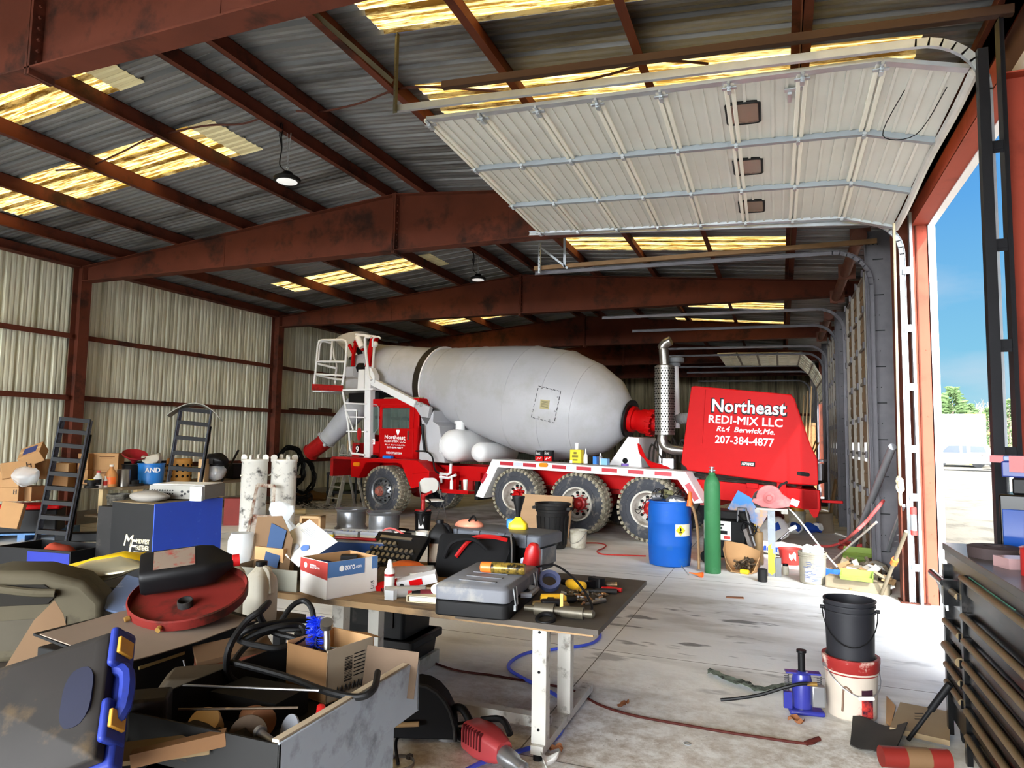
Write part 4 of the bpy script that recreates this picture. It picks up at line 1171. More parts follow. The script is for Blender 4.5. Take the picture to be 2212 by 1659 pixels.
for i, (nm, lb, m2, sx) in enumerate((('rag', 'khaki rag crumpled on top of the blue drum', mat('khaki_rag', (120, 118, 84), .9), (.12, .1, .05)), ('rag', 'grey rag crumpled on the blue drum beside the khaki one', mat('grey_rag', (92, 92, 96), .9), (.15, .1, .04)), ('paper_plate', 'crushed pale paper plate lying on the blue drum', paper, (.11, .09, .02)), ('metal_jug', 'small steel jug tipped over at the edge of the blue drum', steel, (.07, .06, .05)))):
    a = V(((-.02, .1, .13, -.17)[i], (.0, -.05, -.12, -.1)[i], H_ + sx[2] - .012 + (.05 if i == 0 else 0)))
    if i == 3:
        k = MB().lathe([(-.07, .055), (.05, .055), (.07, .035), (.075, .035)], (0, 0, 0), (1, .3, .1), 18); k.build(nm, m2, None).location = P + V((-.16, -.08, H_ + .055))
        o = COL.objects[-1]
    else:
        k = MB().sph((0, 0, 0), 1, sx, 18, 10).jitter(.05, 14, i); o = k.build(nm, m2, None, P + a)
    tag(o, lb, 'rag' if i < 2 else 'plate' if i == 2 else 'jug')
wires = MB()
for i in range(9): a = rnd.uniform(0, 6.28); q = V((.12 * cos(a), .12 * sin(a), H_ + .085)); wires.tube([q, q + V((.1 * cos(a + 1), .1 * sin(a + 1), .07)), V((.25 * cos(a + .6), .25 * sin(a + .6), H_ + .06)), V((.16 * cos(a - .8), .16 * sin(a - .8), H_ + .09))], .006, 5, k=4)
wires.tube([(-.2, -.1, H_ + .07), (-.34, -.06, .84), (-.42, -.02, .68), (-.48, 0, .72), (-.33, -.2, .76), (-.28, -.24, H_ + .03)], .005, 5, k=5)
tag(wires.build('wire_tangle', bpl, None, P), 'tangle of thin black wires over the blue drum', 'wire')
# sprayer wand hooked at its side
q0 = PY(P.y - .12, 1490, 1095)
sp = thing('hose_nozzle', 'orange nozzle on a tan hose hanging beside the blue drum', 'hose nozzle', (q0.x, q0.y, 0))
b = V((q0.x, q0.y, 0))
MB().lathe([(0, .045), (.05, .045), (.1, .03), (.13, .03), (.2, .02)], V((0, 0, .82)), (.0, .1, 1), 16).build('nozzle', orange, sp)
MB().tube([V((0, 0, .84)), V((.06, -.05, .78)), V((.11, -.1, .55)), V((.13, -.15, .25)), V((.14, -.22, .02))], .019, 8, k=6).build('hose', mat('tan_hose', (150, 118, 84), .6), sp)
P2, m2 = at(1505, 1246)
fn = thing('funnel', 'small orange funnel lying on its side by the blue drum', 'funnel', P2 + V((0, 0, .035)))
MB().lathe([(-.1, .006), (-.03, .01), (.0, .015), (.07, .036), (.08, .036), (.07, .03)], (0, 0, 0), (1, -.3, -.04), 20, (False, False)).build('cone', orange, fn)
tag(MB().cyl((0, 0, .0), (-.1, .05, .1), .006).build('welding_rod', steel, None, P2 + V((-.1, .02, .01))), 'short thin steel rod leaning by the orange funnel', 'rod')

# green gas cylinder
P, m_ = at(1538, 1240); P += V((0, .1, 0))
gc = thing('gas_cylinder', 'tall green oxygen cylinder standing right of the blue drum', 'gas cylinder', P)
MB().lathe([(0, .098), (.01, .104), (1.1, .104), (1.17, .098), (1.23, .075), (1.26, .05), (1.275, .036), (1.29, .036)], n=36).build('body', mat('green_cylinder', (48, 106, 64), .55, var=.08, dirt=(76, 122, 86), dirt_amt=.3), gc, sm=60)
k = MB(); k.cyl((0, 0, 1.275), (0, 0, 1.36), .02, n=12); k.cyl((-.035, -.01, 1.33), (.04, .01, 1.33), .014, n=10); k.cyl((0, 0, 1.36), (0, 0, 1.375), .034, n=14); k.build('valve', steel, gc)
k = MB().lathe([(0, .04), (.035, .046), (.04, .03)], (0, 0, 1.265), (0, 0, 1), 20); k.build('neck_ring', MATS['green_cylinder'], gc)

# battery charger cart behind the cylinder
P, m_ = at(1560, 1225); P += V((0.06, .42, 0))
gcv = thing('welder_cart', 'black wheeled welder with a white and red panel behind the green cylinder', 'welder', P, rad(-12))
MB().bx(-.3, .3, -.22, .25, .09, .62).build('body', bpl, gcv, bev=.03)
MB().prism([(-.3, .25, .62), (.3, .25, .62), (.26, .25, .74), (-.26, .25, .74)], (0, -.4, 0)).build('top_cover', dbpl, gcv, bev=.02)
pn = MB().bx(-.28, .1, -.235, -.222, .34, .6).build('panel', wpl, gcv)
k = MB(); k.cyl((-.22, -.24, .53), (-.22, -.236, .53), .035, n=18); k.bx(-.27, -.16, -.24, -.236, .36, .46); k.bx(.0, .09, -.24, -.236, .36, .4); k.build('panel_print', pinkred, pn)
k = MB(); k.bx(-.15, .0, -.24, -.236, .54, .56); k.bx(-.14, -.02, -.24, -.236, .49, .52); k.bx(-.12, .05, -.24, -.236, .42, .47); k.build('panel_text', lblack, pn)
MB().tube([(.18, -.2, .6), (.2, -.22, .8), (.3, -.22, .8), (.36, -.22, .5), (.42, -.22, .3)], .014, 8).build('handle', steel, gcv)
MB().tube([(.2, -.23, .7), (.3, -.26, .6), (.44, -.25, .55), (.4, -.27, .45), (.24, -.26, .5), (.3, -.25, .62), (.46, -.28, .5)], .011, 6, k=5).build('cable', bpl, gcv)
for x in (-.24, .24): MB().cyl((x, -.25, .09), (x, -.19, .09), .09, n=20).build('wheel', blk, gcv)
MB().beam((.3, -.24, .52), (.46, -.24, .02), .05, .1, (0, 1, 0)).build('foot_rail', mat('brown_grey_steel', (110, 104, 100), .5, .3), gcv)
c1_ = P + V((.28, .35, 0))
tag(MB().box((0, 0, .55), (.5, .03, .3), Matrix.Rotation(.5, 3, 'Y')).build('cardboard_sleeve', [mat('blue_tan_card', (72, 130, 190), .7, dirt=(186, 150, 108), dirt_amt=.55, dscale=2)], None, c1_ + V((0, -.34, .22))), 'blue and tan cardboard sheet resting on the black welder', 'cardboard')
sy = thing('machine_stand', 'yellow steel stand on the floor under the red bumper', 'stand', at(1612, 1152)[0] + V((0, .15, 0)))
MB().prism([(-.16, 0, 0), (.18, 0, 0), (.18, 0, .28), (.08, 0, .3), (.02, 0, .42), (-.03, 0, .46), (-.12, 0, .46)], (0, .22, 0)).build('body', yel, sy, bev=.01)
MB().cyl((-.02, -.03, .12), (-.02, .01, .12), .035, n=14).build('knob', bpl, sy)
tag(MB().sph((0, 0, .14), .22, (1.6, 1, .65)).jitter(.1, 4, 3).build('tarpaulin', mat('dark_red_tarp', (104, 26, 34), .7), None, at(1655, 1130)[0] + V((0, .3, 0))), 'dark red folded tarpaulin under the red bumper', 'tarpaulin')

# tipped cardboard box of scrap
P, m_ = at(1598, 1240); P += V((0, .16, 0))
cb = thing('cardboard_box', 'torn open cardboard box of rusty scrap parts in front of the saw post', 'cardboard box', P, rad(-8))
k = MB()
k.grid([[(-.24, .22, .36), (0, .22, .34), (.22, .22, .26)], [(-.22, .2, .02), (0, .2, .01), (.2, .2, .01)]], .006)
k.grid([[(-.25, .22, .36), (-.22, -.02, .28), (-.16, -.1, .12)], [(-.22, .2, .02), (-.18, .0, .01), (-.08, -.12, .01)]], .006)
k.grid([[(.23, .22, .26), (.25, .0, .22), (.2, -.14, .06)], [(.2, .2, .01), (.2, .0, .01), (.16, -.14, .01)]], .006)
k.grid([[(-.22, .2, .012), (.2, .2, .012)], [(-.1, -.14, .012), (.17, -.15, .012)]], .006)
k.build('carton', card, cb)
rnd = random.Random(8)
PART = [('bracket', 'bracket'), ('bolt', 'bolt'), ('sleeve', 'sleeve')]
scr = MB()
for i in range(34):
    c = V((rnd.uniform(-.06, .14), rnd.uniform(-.1, .14), rnd.uniform(.03, .15)))
    R = Matrix.Rotation(rnd.uniform(0, 3), 3, 'X') @ Matrix.Rotation(rnd.uniform(0, 3), 3, 'Z')
    if i % 2: scr.box(c, (rnd.uniform(.02, .05), rnd.uniform(.03, .09), rnd.uniform(.015, .04)), R)
    else: scr.cyl(c, c + R @ V((rnd.uniform(.04, .1), 0, 0)), rnd.uniform(.008, .02), n=10)
o = tag(scr.build('scrap_metal', oily, None, P, (0, 0, rad(-8))), 'heap of rusty scrap parts inside the torn cardboard box', 'scrap metal'); o['kind'] = 'stuff'
tag(MB().cyl((0, 0, .03), (.1, -.03, .03), .03, n=14).build('spool', yel, None, P + V((.01, -.12, 0))), 'yellow spool at the mouth of the torn cardboard box', 'spool')

# brown dented cylinder
P, m_ = at(1638, 1222); P += V((0, .1, 0))
tk = thing('gas_bottle', 'dusty brown steel gas bottle left of the saw post', 'gas cylinder', P)
MB().lathe([(0, .065), (.01, .07), (.42, .07), (.45, .06), (.46, .03), (.5, .02)], n=26).build('body', mat('rusty_brown_bottle', (142, 116, 82), .6, .2, var=.2, dirt=(110, 96, 74), dirt_amt=.5), tk, sm=50)
k = MB(); k.cyl((-.02, 0, .46), (-.02, 0, .56), .008); k.cyl((.01, 0, .5), (.01, 0, .54), .012); k.build('valve', steel, tk)

# chop saw on a post
P, m_ = at(1668, 1246); P += V((0, .06, 0))
sw = thing('cutoff_saw', 'dusty pink-red cutoff saw on a grey steel post splashed with yellow paint', 'saw', P)
MB().bx(-.045, .045, -.045, .045, 0, .84).build('post', mat('grey_post', (128, 134, 142), .5, .2, dirt=(96, 92, 88), dirt_amt=.4), sw)
k = MB(); rows = [(.0, .42), (-.02, .4), (-.045, .38), (-.045, .05), (.0, .02), (.04, .06), (.03, .2), (.045, .27), (.01, .3), (.02, .34), (-.01, .36)]
k.prism([(x, -.0465, z) for x, z in rows], (0, .001, 0)); k.build('yellow_paint_splash', yel, sw)
k = MB(); k.bx(-.18, .2, -.1, .14, .84, .865); k.bx(-.2, -.14, -.05, .05, .8, .85); k.bx(.12, .2, -.05, .02, .8, .85); k.build('base_plate', mat('greasy_grey_steel', (140, 136, 130), .5, .4), sw)
gp = mat('dusty_pink_guard', (168, 92, 92), .6, var=.1, dirt=(160, 120, 116), dirt_amt=.4)
k = MB(); k.prism([(-.02 + x, -.07, 1.0 + z) for x, z in [(.16 * cos(rad(a)), .16 * sin(rad(a))) for a in range(20, 200, 15)] + [(-.2, -.02), (-.22, -.06), (-.1, -.12), (.05, -.14), (.18, -.12), (.24, -.1), (.26, -.02), (.2, .02)]], (0, .12, 0)); k.build('blade_guard', gp, sw, bev=.008)
k = MB(); k.lathe([(0, .06), (.02, .07), (.03, .05)], (-.02, -.07, 1.0), (0, -1, 0), 22); k.lathe([(0, .04), (.05, .04), (.06, .03)], (-.02, -.09, 1.0), (0, -1, 0), 18); k.build('arbor_cap', gp, sw)
k = MB(); k.lathe([(0, .07), (.17, .07), (.19, .05)], (-.02, .05, 1.0), (0, 1, 0), 22); k.tube([(.05, .1, 1.05), (.12, .12, 1.16), (.2, .1, 1.2)], .016, 8); k.build('motor', dbpl, sw)
MB().cyl((-.1, -.02, .97), (-.1, 0, .97), .13, n=30).build('blade', mat('dark_disc', (52, 46, 42), .7), sw)
MB().box((.28, -.02, .95), (.1, .06, .08), Matrix.Rotation(.4, 3, 'Y')).build('work_clamp', galv, sw)
MB().tube([(.22, -.02, .86), (.3, -.06, .78), (.45, -.1, .58), (.62, -.12, .35), (.75, -.15, .2)], .011, 7, k=5).build('power_cord', mat('pale_cord', (196, 196, 188), .5), sw)

# small things at the foot of the saw post
P, m_ = at(1647, 1258); P += V((0, .05, 0))
o = MB().lathe([(0, .052), (.005, .057), (.15, .057), (.155, .05), (.15, .045), (.1, .045)], n=24).build('pipe_stub', dbpl, None, P); tag(o, 'short black pipe stub standing in front of the scrap box', 'pipe')
P, m_ = at(1682, 1247)
o = MB().bx(-.035, .035, 0, .08, 0, .24).build('steel_offcut', mat('grey_painted_offcut', (104, 106, 108), .5, .3), None, P, bev=.004); tag(o, 'grey square steel offcut standing right of the saw post', 'steel')
P, m_ = at(1697, 1243)
jr = thing('bottle', 'small white bottle with a dark lid between steel offcut and white pail', 'bottle', P + V((0, .05, 0)))
MB().lathe([(0, .036), (.005, .042), (.1, .042), (.115, .034)], n=18).build('body', dwpl, jr); MB().lathe([(.112, .036), (.14, .036)], n=18).build('lid', bpl, jr)
P, m_ = at(1708, 1222); P += V((0, .14, 0))
tb = thing('tub', 'red plastic tub with a white drip down its front behind the white pail', 'tub', P)
MB().lathe([(0, .12), (.01, .13), (.2, .155), (.21, .165), (.22, .165), (.22, .15), (.02, .12)], n=28).build('body', pinkred, tb)
MB().grid([[(-.02 + .03 * i, -.145 - .012 * (j / 3) , .21 - .05 * j - (.04 * (i % 2))) for i in range(4)] for j in range(3)], .004).build('paint_drip', wpl, tb)
P, m_ = at(1757, 1265); P += V((0, .17, 0))
pl_ = thing('bucket', 'white five-gallon pail with a faded printed label beside the saw', 'bucket', P)
pail_mesh(.38, .145, .158, ((.9, .008), (.83, .008), (.95, .008))).build('body', mat('aged_cream_pail', (146, 140, 126), .55, var=.08), pl_)
k = MB(0); rows = []
A0 = math.atan2(-P.y, -P.x)
for i in range(9): a = A0 - .62 + i * .155; rows.append([V(((.1515) * cos(a), (.1515) * sin(a), z)) for z in (.03, .3)])
k.grid(rows, .0015); lb_ = k.build('label', mat('faded_label', (160, 160, 166), .6, var=.04, dirt=(160, 96, 86), dirt_amt=.3, dscale=10), pl_)
rnd = random.Random(5)
k = MB()
for i in range(26):
    a = A0 - .5 + rnd.uniform(0, 1.0); z = .05 + .012 * (i % 19); n_ = V((cos(a), sin(a), 0)); t_ = V((-n_.y, n_.x, 0)); c = n_ * .156 + V((0, 0, z)); k.beam(c - t_ * rnd.uniform(.01, .035), c + t_ * .03, .002, .005)
k.build('label_print', mat('grey_blue_print', (70, 90, 140), .6), lb_)
for i, (dx, dy, m2, lb) in enumerate(((-.04, .02, paper, 'crumpled white sheet sticking out of the white label pail'), (.06, -.02, mat('bluish_sheet', (196, 206, 222), .7), 'bluish plastic sheet sticking out of the white label pail'))):
    tag(MB().grid([[(x * .07, .03 * sin(x * 2 + i), z * .1 + .02 * sin(3 * x + z)) for x in (-1, -.3, .4, 1)] for z in (0, 1, 2)], .003).build('plastic_sheet', m2, None, P + V((dx, dy, .25))), lb, 'sheet')
P, m_ = at(1802, 1262); P += V((0, .08, 0))
bb = thing('parts_bin', 'blue stacking parts bin on the floor right of the white pail', 'bin', P, rad(-14))
k = MB(); k.bx(-.11, .11, -.1, .1, 0, .006)
for x in (-.11, .106): k.prism([(x, -.1, 0), (x, .1, 0), (x, .12, .15), (x, -.06, .15), (x, -.12, .07)], (.005, 0, 0))
k.bx(-.11, .11, .1, .105, 0, .15); k.bx(-.11, .11, -.115, -.11, 0, .075); k.build('bin_body', mat('royal_blue_bin', (40, 96, 200), .4), bb)
# white sacks of cement-like powder
for i, (px, py, rx, rz, w_, lb) in enumerate(((1668, 1172, 20, -28, .30, 'white paper sack with a blue square label leaning behind the saw post'), (1695, 1208, -4, 4, .42, 'white paper sack printed in blue lying flat by the saw post'))):
    P = at(px, py)[0] + V((.02, .32, 0))
    sk = thing('sack', lb, 'sack', P + V((0, 0, .16 if i == 0 else .1)), 0, 'white sacks', (rad(58 if i == 0 else 8), rad(rz), rad(-10)))
    MB().sph((0, 0, 0), 1, (w_, .2 if i else .26, .09), 22, 12).jitter(.05, 6, i).build('bag', paper, sk)
    k = MB()
    if i == 0: k.grid([[(x, y, .09 + .012) for x in (.02, .16)] for y in (-.08, .06)], .004)
    else:
        for q in range(9): k.bx(-.28 + q * .055, -.25 + q * .055, -.215, -.17, .0, .06)
    k.build('print', blueprint, sk)
P = at(1712, 1195)[0]
jh = thing('jack_stand', 'steel lever jack leaning across the red tub', 'jack', P + V((-.15, .05, .1)))
MB().tube([(-.14, 0, -.02), (.02, .0, .14), (.14, .0, .26)], .016, 10).build('lever', steel, jh)
MB().box((.16, 0, .28), (.12, .05, .06), Matrix.Rotation(-.5, 3, 'Y')).build('head', galv, jh)
MB().tube([(-.14, 0, -.02), (-.02, 0, .1)], .02, 10).build('grip', bpl, jh)

# green light troughs, blocks and lumber by the post
lime = mat('lime_green_paint', (128, 150, 70), .5, var=.08, dirt=(100, 108, 70), dirt_amt=.3)
P0 = at(1862, 1283)[0]
tag(MB().beam((-.3, .16, .07), (.36, -.02, .05), .2, .14).jitter(.012, 5, 2).build('timber_block', woodg, None, P0 + V((-.05, .14, 0)), bev=.02), 'thick grey weathered timber lying at the foot of the red door post', 'timber', None)
for i, (px, py, z, L_, lb) in enumerate(((1852, 1252, .16, .34, 'lime green trough on top of the grey timber, nearest of the three'), (1848, 1218, .13, .3, 'lime green trough half buried in rubbish, middle of the three'), (1858, 1205, .22, .36, 'lime green trough farthest from the pails, rearmost of the three'))):
    P = G(px, py, z) + V((0, .05 + .1 * i, 0))
    tr_ = thing('light_trough', lb, 'trough', P, rad(-12), 'lime green troughs', (rad(20), 0, rad(-12)))
    k = MB(); k.grid([[(x, y, zz) for x in (-L_ / 2, L_ / 2)] for y, zz in ((-.07, .06), (-.05, 0), (.05, 0), (.07, .08))], .006)
    for x in (-L_ / 2, L_ / 2 - .006): k.prism([(x, -.07, .06), (x, -.05, 0), (x, .05, 0), (x, .07, .08)], (.006, 0, 0))
    k.build('pan', lime, tr_)
    MB().cyl((-.02, 0, .006), (-.02, 0, .02), .02, n=10).build('stud', rust, tr_)
for i, (px, py, z, lb) in enumerate(((1872, 1232, .14, 'square cut timber end, left of the two by the red post'), (1893, 1236, .14, 'square cut timber end, right of the two by the red post'))):
    P = G(px, py, z)
    tag(MB().bx(-.05, .05, 0, .5, -.05, .05).build('timber_offcut', wood, None, P, (0, 0, rad(-14)), bev=.008), lb, 'timber', 'timber ends by the red post')
tag(MB().sph((0, 0, .1), .11, (1.3, 1, .9)).jitter(.04, 7, 5).build('cement_lump', mat('pale_cement', (142, 138, 128), .9), None, G(1898, 1262) + V((-.02, .16, .06))), 'pale lump of set cement beside the red door post', 'cement')
rb = MB(); rnd = random.Random(21)
for i in range(120):
    t = rnd.random(); c = V((rnd.uniform(.62, 1.18), 0, 0)); c.y = 9.15 - (c.x - .5) * .35 + rnd.uniform(0, 1.1); c.z = rnd.uniform(.0, .16) * (0.4 + (c.x > .7)); R = Matrix.Rotation(rnd.uniform(0, 3), 3, 'X') @ Matrix.Rotation(rnd.uniform(0, 3), 3, 'Z')
    rb.mi = rnd.choice((0, 0, 1, 1, 2, 2, 3)); rb.box(c, (rnd.uniform(.03, .16), rnd.uniform(.02, .08), rnd.uniform(.01, .05)), R)
o = tag(rb.build('rubble', [wood, woodg, MATS['pale_cement'], paper]), 'low heap of splinters, cement and paper between the pails and door post', 'rubble'); o['kind'] = 'stuff'

# poles leaning at the jamb
def leaner(name, lb, cat, a, b, r, m2, parts=()):
    a, b = V(a), V(b); root = thing(name, lb, cat, a)
    MB().cyl((0, 0, 0), b - a, r, n=14).build('shaft', m2, root)
    return root, b - a


a, b = G(1832, 1206) + V((0, -.0, .0)), PX(1.17, 1928, 965)
pp, v_ = leaner('pipe', 'long thick grey pipe leaning against the tan door', 'pipe', a, b, .042, mat('grey_pvc_pipe', (104, 106, 110), .45))
a, b = G(1908, 1235) + V((0, 0, .02)), PX(1.24, 1952, 1092)
pr_ = thing('steel_rail', 'pale bent steel rail with bolts leaning left of the galvanized door track', 'rail', a)
MB().tube([V((0, 0, 0)), (b - a) * .5 + V((-.015, 0, .02)), b - a], .022, 4, k=5).build('rail', galv, pr_)
for i in range(9): MB().cyl((b - a) * (.1 + i * .1) + V((.02, -.02, 0)), (b - a) * (.1 + i * .1) + V((.05, -.03, .01)), .008, n=6).build('bolt', steel, pr_)
a, b = G(1903, 1284) + V((0, -.02, .0)), PX(1.19, 1958, 1148)
br = thing('wooden_pole', 'grey wooden pole with an orange clip leaning by the red post', 'pole', a)
MB().cyl((0, 0, 0), b - a, .02, n=12).build('shaft', woodg, br)
MB().lathe([(-.04, .022), (-.04, .036), (.04, .036), (.04, .022)], (b - a) * .55, b - a, 14).build('clip', orange, br)
a, b = G(1800, 1226) + V((0, 0, .1)), PX(1.0, 1893, 1128)
leaner('conduit', 'thin pale conduit pipe slanting up across the grey pipe', 'pipe', a, b, .013, mat('pale_conduit', (206, 202, 190), .5))
# hoses
pts = [G(1762, 1180, .02) + V((0, 0, .02)), G(1790, 1180, .1), G(1822, 1170, .2), PX(.80, 1846, 1150), PX(.9, 1868, 1130), PX(1.02, 1895, 1098), PX(1.12, 1908, 1082)]
tag(MB().tube(pts, .02, 8, k=8).build('red_hose', mat('pink_red_hose', (222, 92, 90), .5), None), 'red air hose looping up to the closed tan door', 'hose')
c = G(1862, 1190) + V((0, .1, .06))
tag(coil_of((0, 0, .0), .34, .022, 3, 5, spread=.05).build('hose_coil', MATS['pink_red_hose'], None, c), 'loose coil of thick pink-red hose on the rubble by the tan door', 'hose')
# rope
rt = PX(1.17, 1931, 482); rb0 = PX(1.17, 1944, 1040)
rp = thing('rope', 'pale rope with a knotted loop hanging from the open door', 'rope', (1.17, rt.y, 0))
rope_m = mat('pale_rope', (196, 184, 154), .9, var=.15, scale=80)
hy = rt.y
def rl(px, py): q = PX(1.17, px, py); return V((0, q.y - hy, q.z))
yk = rl(1944, 1040)
k = MB().tube([V((0, 0, rt.z)), V((0, yk.y * .4, 3.0)), V((0, yk.y * .8, 2.2)), yk + V((0, 0, .04))], .013, 8, k=8).build('strand', rope_m, rp)
k = MB(); rnd = random.Random(2)
k.tube([yk + V((rnd.uniform(-.03, .03), rnd.uniform(-.05, .05), rnd.uniform(-.12, .05))) for _ in range(16)], .014, 7, k=4); k.build('knot', rope_m, rp)
k = MB().tube([yk + V((0, 0, -.05)), yk + V((0, .05, -.16)), yk + V((0, .03, -.24)), yk + V((0, -.03, -.22)), yk + V((0, -.02, -.08))], .014, 8, k=5).build('loop', rope_m, rp)
P = PX(1.33, 1955, 1132)
ex = thing('spray_bottle', 'red and grey can hung on the galvanized door track', 'can', (P.x - .01, 8.52, P.z))
MB().lathe([(0, .03), (.16, .03), (.17, .026)], n=16).build('can', galv, ex); MB().lathe([(.17, .031), (.24, .031), (.25, .02)], n=16).build('cap', pinkred, ex); MB().lathe([(-.05, .031), (0, .031)], n=16).build('base', pinkred, ex)

# under and behind the hood
P = at(1722, 1140)[0]
wb = thing('bucket', 'white pail with an amber bottle crate on it under the red hood', 'bucket', P)
pail_mesh(.34, .15, .165).build('body', dwpl, wb)
tag(MB().lathe([(0, .14), (.22, .14), (.23, .12)], n=24).build('amber_filter', mat('amber_plastic', (196, 146, 36), .35), None, P + V((0, 0, .34))), 'amber round filter standing on the white pail under the hood', 'filter')
for i, (px, py, lb) in enumerate(((1712, 1152, 'white and blue crumpled bag lying behind the saw'), (1757, 1150, 'blue bag with white letters lying near the wood stump'))):
    sb = thing('plastic_bag', lb, 'bag', at(px, py)[0] + V((0, 0, .09)), rad(20 * i))
    MB().sph((0, 0, 0), 1, (.19, .14, .1)).jitter(.06, 7, i + 3).build('bag', paper if i == 0 else blueprint, sb)
    k = MB().sph((.05, -.05, .02), 1, (.13, .10, .088)).jitter(.05, 7, i + 9).build('print', blueprint if i == 0 else paper, sb)
P = at(1782, 1150)[0]
tag(MB().lathe([(0, .17), (.05, .16), (.36, .15), (.37, .13)], n=20).jitter(.02, 5, 3).build('wood_stump', mat('grey_brown_stump', (112, 98, 82), .85, var=.2), None, P), 'grey wood stump on the floor by the far door', 'stump')
a = at(1792, 1125)[0]; b = PX(1.1, 1805, 1040)
tag(MB().beam((0, 0, .0), b - a, .2, .04, (1, 0, 0)).build('plank', wood, None, a), 'brown plank leaning beside the tan door behind the hood', 'plank')
tag(MB().bx(-.3, .3, -.1, .1, 0, .2).build('black_crate', bpl, None, at(1738, 1100)[0] + V((.3, 1.2, 0))), 'black crate on the floor behind the front bumper', 'crate')
osb = mat('oriented_strand_board', (168, 122, 80), .75, var=.35, scale=26)
struct(MB().bx(-.9, 1.1, 24.9, 24.95, 0, 2.35).build('wall_partition', osb)); k = MB(); k.bx(-.9, 1.1, 24.86, 24.9, 2.3, 2.4); struct(k.build('wall_partition_rail', wood))
for i in range(3):
    tag(MB().beam((.55 + .12 * i, 24.5, 0), (.75 + .12 * i, 24.84, 3.3 + .15 * i), .14, .04, (1, 0, 0)).build('board', wood), 'long board leaning upright on the strand board partition', 'board', 'boards on the partition')
sticks = ((1744, 1004, 1762, 952), (1751, 994, 1768, 957))
for i, (x0, y0, x1, y1) in enumerate(sticks):
    a, b = PX(.56, x0, y0), PX(.62, x1, y1)
    tag(MB().cyl((0, 0, 0), b - a, .013, n=8)  .build('wooden_stick', mat('varnished_wood', (214, 160, 76), .5), None, a), ('longer' if i == 0 else 'shorter') + ' varnished wooden stick standing against the hood corner', 'stick', 'wooden sticks at the hood')

# ---------------------------------------------------------------- trash can, plywood, pail and jug
P, m_ = at(1150, 1168); P += V((.0, .55, 0))
tag(MB().box((0, 0, .36), (.98, .02, .72), Matrix.Rotation(rad(-14), 3, 'X')).build('plywood_sheet', mat('plywood', (176, 142, 108), .7, var=.12, scale=2, stretch=(.4, 1, 3)), None, P + V((.02, .06, -.0)), (0, 0, rad(-6))), 'plywood sheet leaning on the truck wheels behind the trash can', 'plywood')
P, m_ = at(1181, 1188); P += V((0, .28, 0))
tc = thing('trash_can', 'black ribbed plastic trash can in front of the plywood sheet', 'trash can', P)
k = MB(); k.lathe([(0, .2), (.02, .215), (.56, .255), (.565, .27), (.6, .272), (.605, .26), (.66, .268), (.665, .285), (.7, .285), (.7, .262), (.6, .25), (.05, .2)], n=44)
for i in range(20):
    a = 2 * pi * i / 20; n_ = V((cos(a), sin(a), 0)); t_ = V((-n_.y, n_.x, 0))
    k.beam(n_ * .222 + V((0, 0, .06)), n_ * .252 + V((0, 0, .5)), .05, .016, n_)
k.build('bin', dbpl, tc, sm=50)
for s_ in (-1, 1): MB().bx(s_ * .285 - .03, s_ * .285 + .03, -.09, .09, .6, .64).build('handle', dbpl, tc)
P, m_ = at(1243, 1186); P += V((0, .16, 0))
wp = thing('bucket', 'small white pail standing in front of the middle truck wheel', 'bucket', P)
pail_mesh(.28, .12, .138, ((.86, .006), (.92, .006))).build('body', dwpl, wp); bail(wp, .25, .137, .17, steel, rad(-110), 1)
P = G(1130, 1158, .05); P.y += .0
# jug with funnel stands on the tote, so its height is set with the table below
# red air hose on the floor
pts = [G(*p, .012) for p in ((1262, 1173), (1290, 1173), (1308, 1177), (1304, 1184), (1290, 1190), (1300, 1197), (1340, 1199), (1395, 1201))]
o = MB().tube(pts, .011, 6, k=6).build('air_hose', mat('dull_red_hose', (170, 52, 46), .5), None); tag(o, 'red air hose curling on the floor left of the blue drum', 'hose')

# ---------------------------------------------------------------- folding chair, grease pump, rims, cans
P, m_ = at(938, 1135); P += V((0, .1, 0))
ch = thing('folding_chair', 'white folding chair standing beside the front wheel of the truck', 'chair', P + V((-.1, 0, 0)), rad(52))
k = MB(); k.shell([[(x, y - .0, .46 + .0 * x) for x, y in rrect(.38, .4, .09)], [(x, y, .485) for x, y in rrect(.38, .4, .09)]]); k.build('seat', wpl, ch, bev=.006)
k = MB(); bk = [(x, z) for x, z in rrect(.4, .3, .12)]
k.shell([[(x, .2 + .02 * abs(x) * -1 + .0, .75 + z) for x, z in bk], [(x, .225, .75 + z) for x, z in bk]]); k.build('backrest', wpl, ch, bev=.006)
for s_ in (-1, 1):
    MB().tube([(s_ * .21, .21, .82), (s_ * .215, .1, .55), (s_ * .22, -.12, .25), (s_ * .22, -.24, .0)], .011, 8, k=3).build('leg', steel, ch)
    MB().tube([(s_ * .19, -.08, .47), (s_ * .19, .1, .25), (s_ * .19, .26, .0)], .011, 8).build('leg', steel, ch)
for y, z in ((-.18, .12), (.2, .1)): MB().cyl((-.21, y, z), (.21, y, z), .009).build('stretcher', steel, ch)
P, m_ = at(907, 1147); P += V((0, .1, 0))
gp_ = thing('grease_pail', 'black pail with a red hand pump left of the white folding chair', 'bucket', P)
pail_mesh(.36, .135, .15).build('body', bpl, gp_); k = MB().grid([[(x, -.147 + abs(x) * .35, z) for x in (-.01, .04, .09)] for z in (.05, .27)], .002); k.build('label', paper, gp_)
k = MB(); k.lathe([(.36, .15), (.375, .15), (.38, .04), (.56, .035), (.58, .05), (.66, .05)], n=18); k.beam((0, 0, .62), (.2, -.05, .72), .04, .04); k.build('pump', redd, gp_)
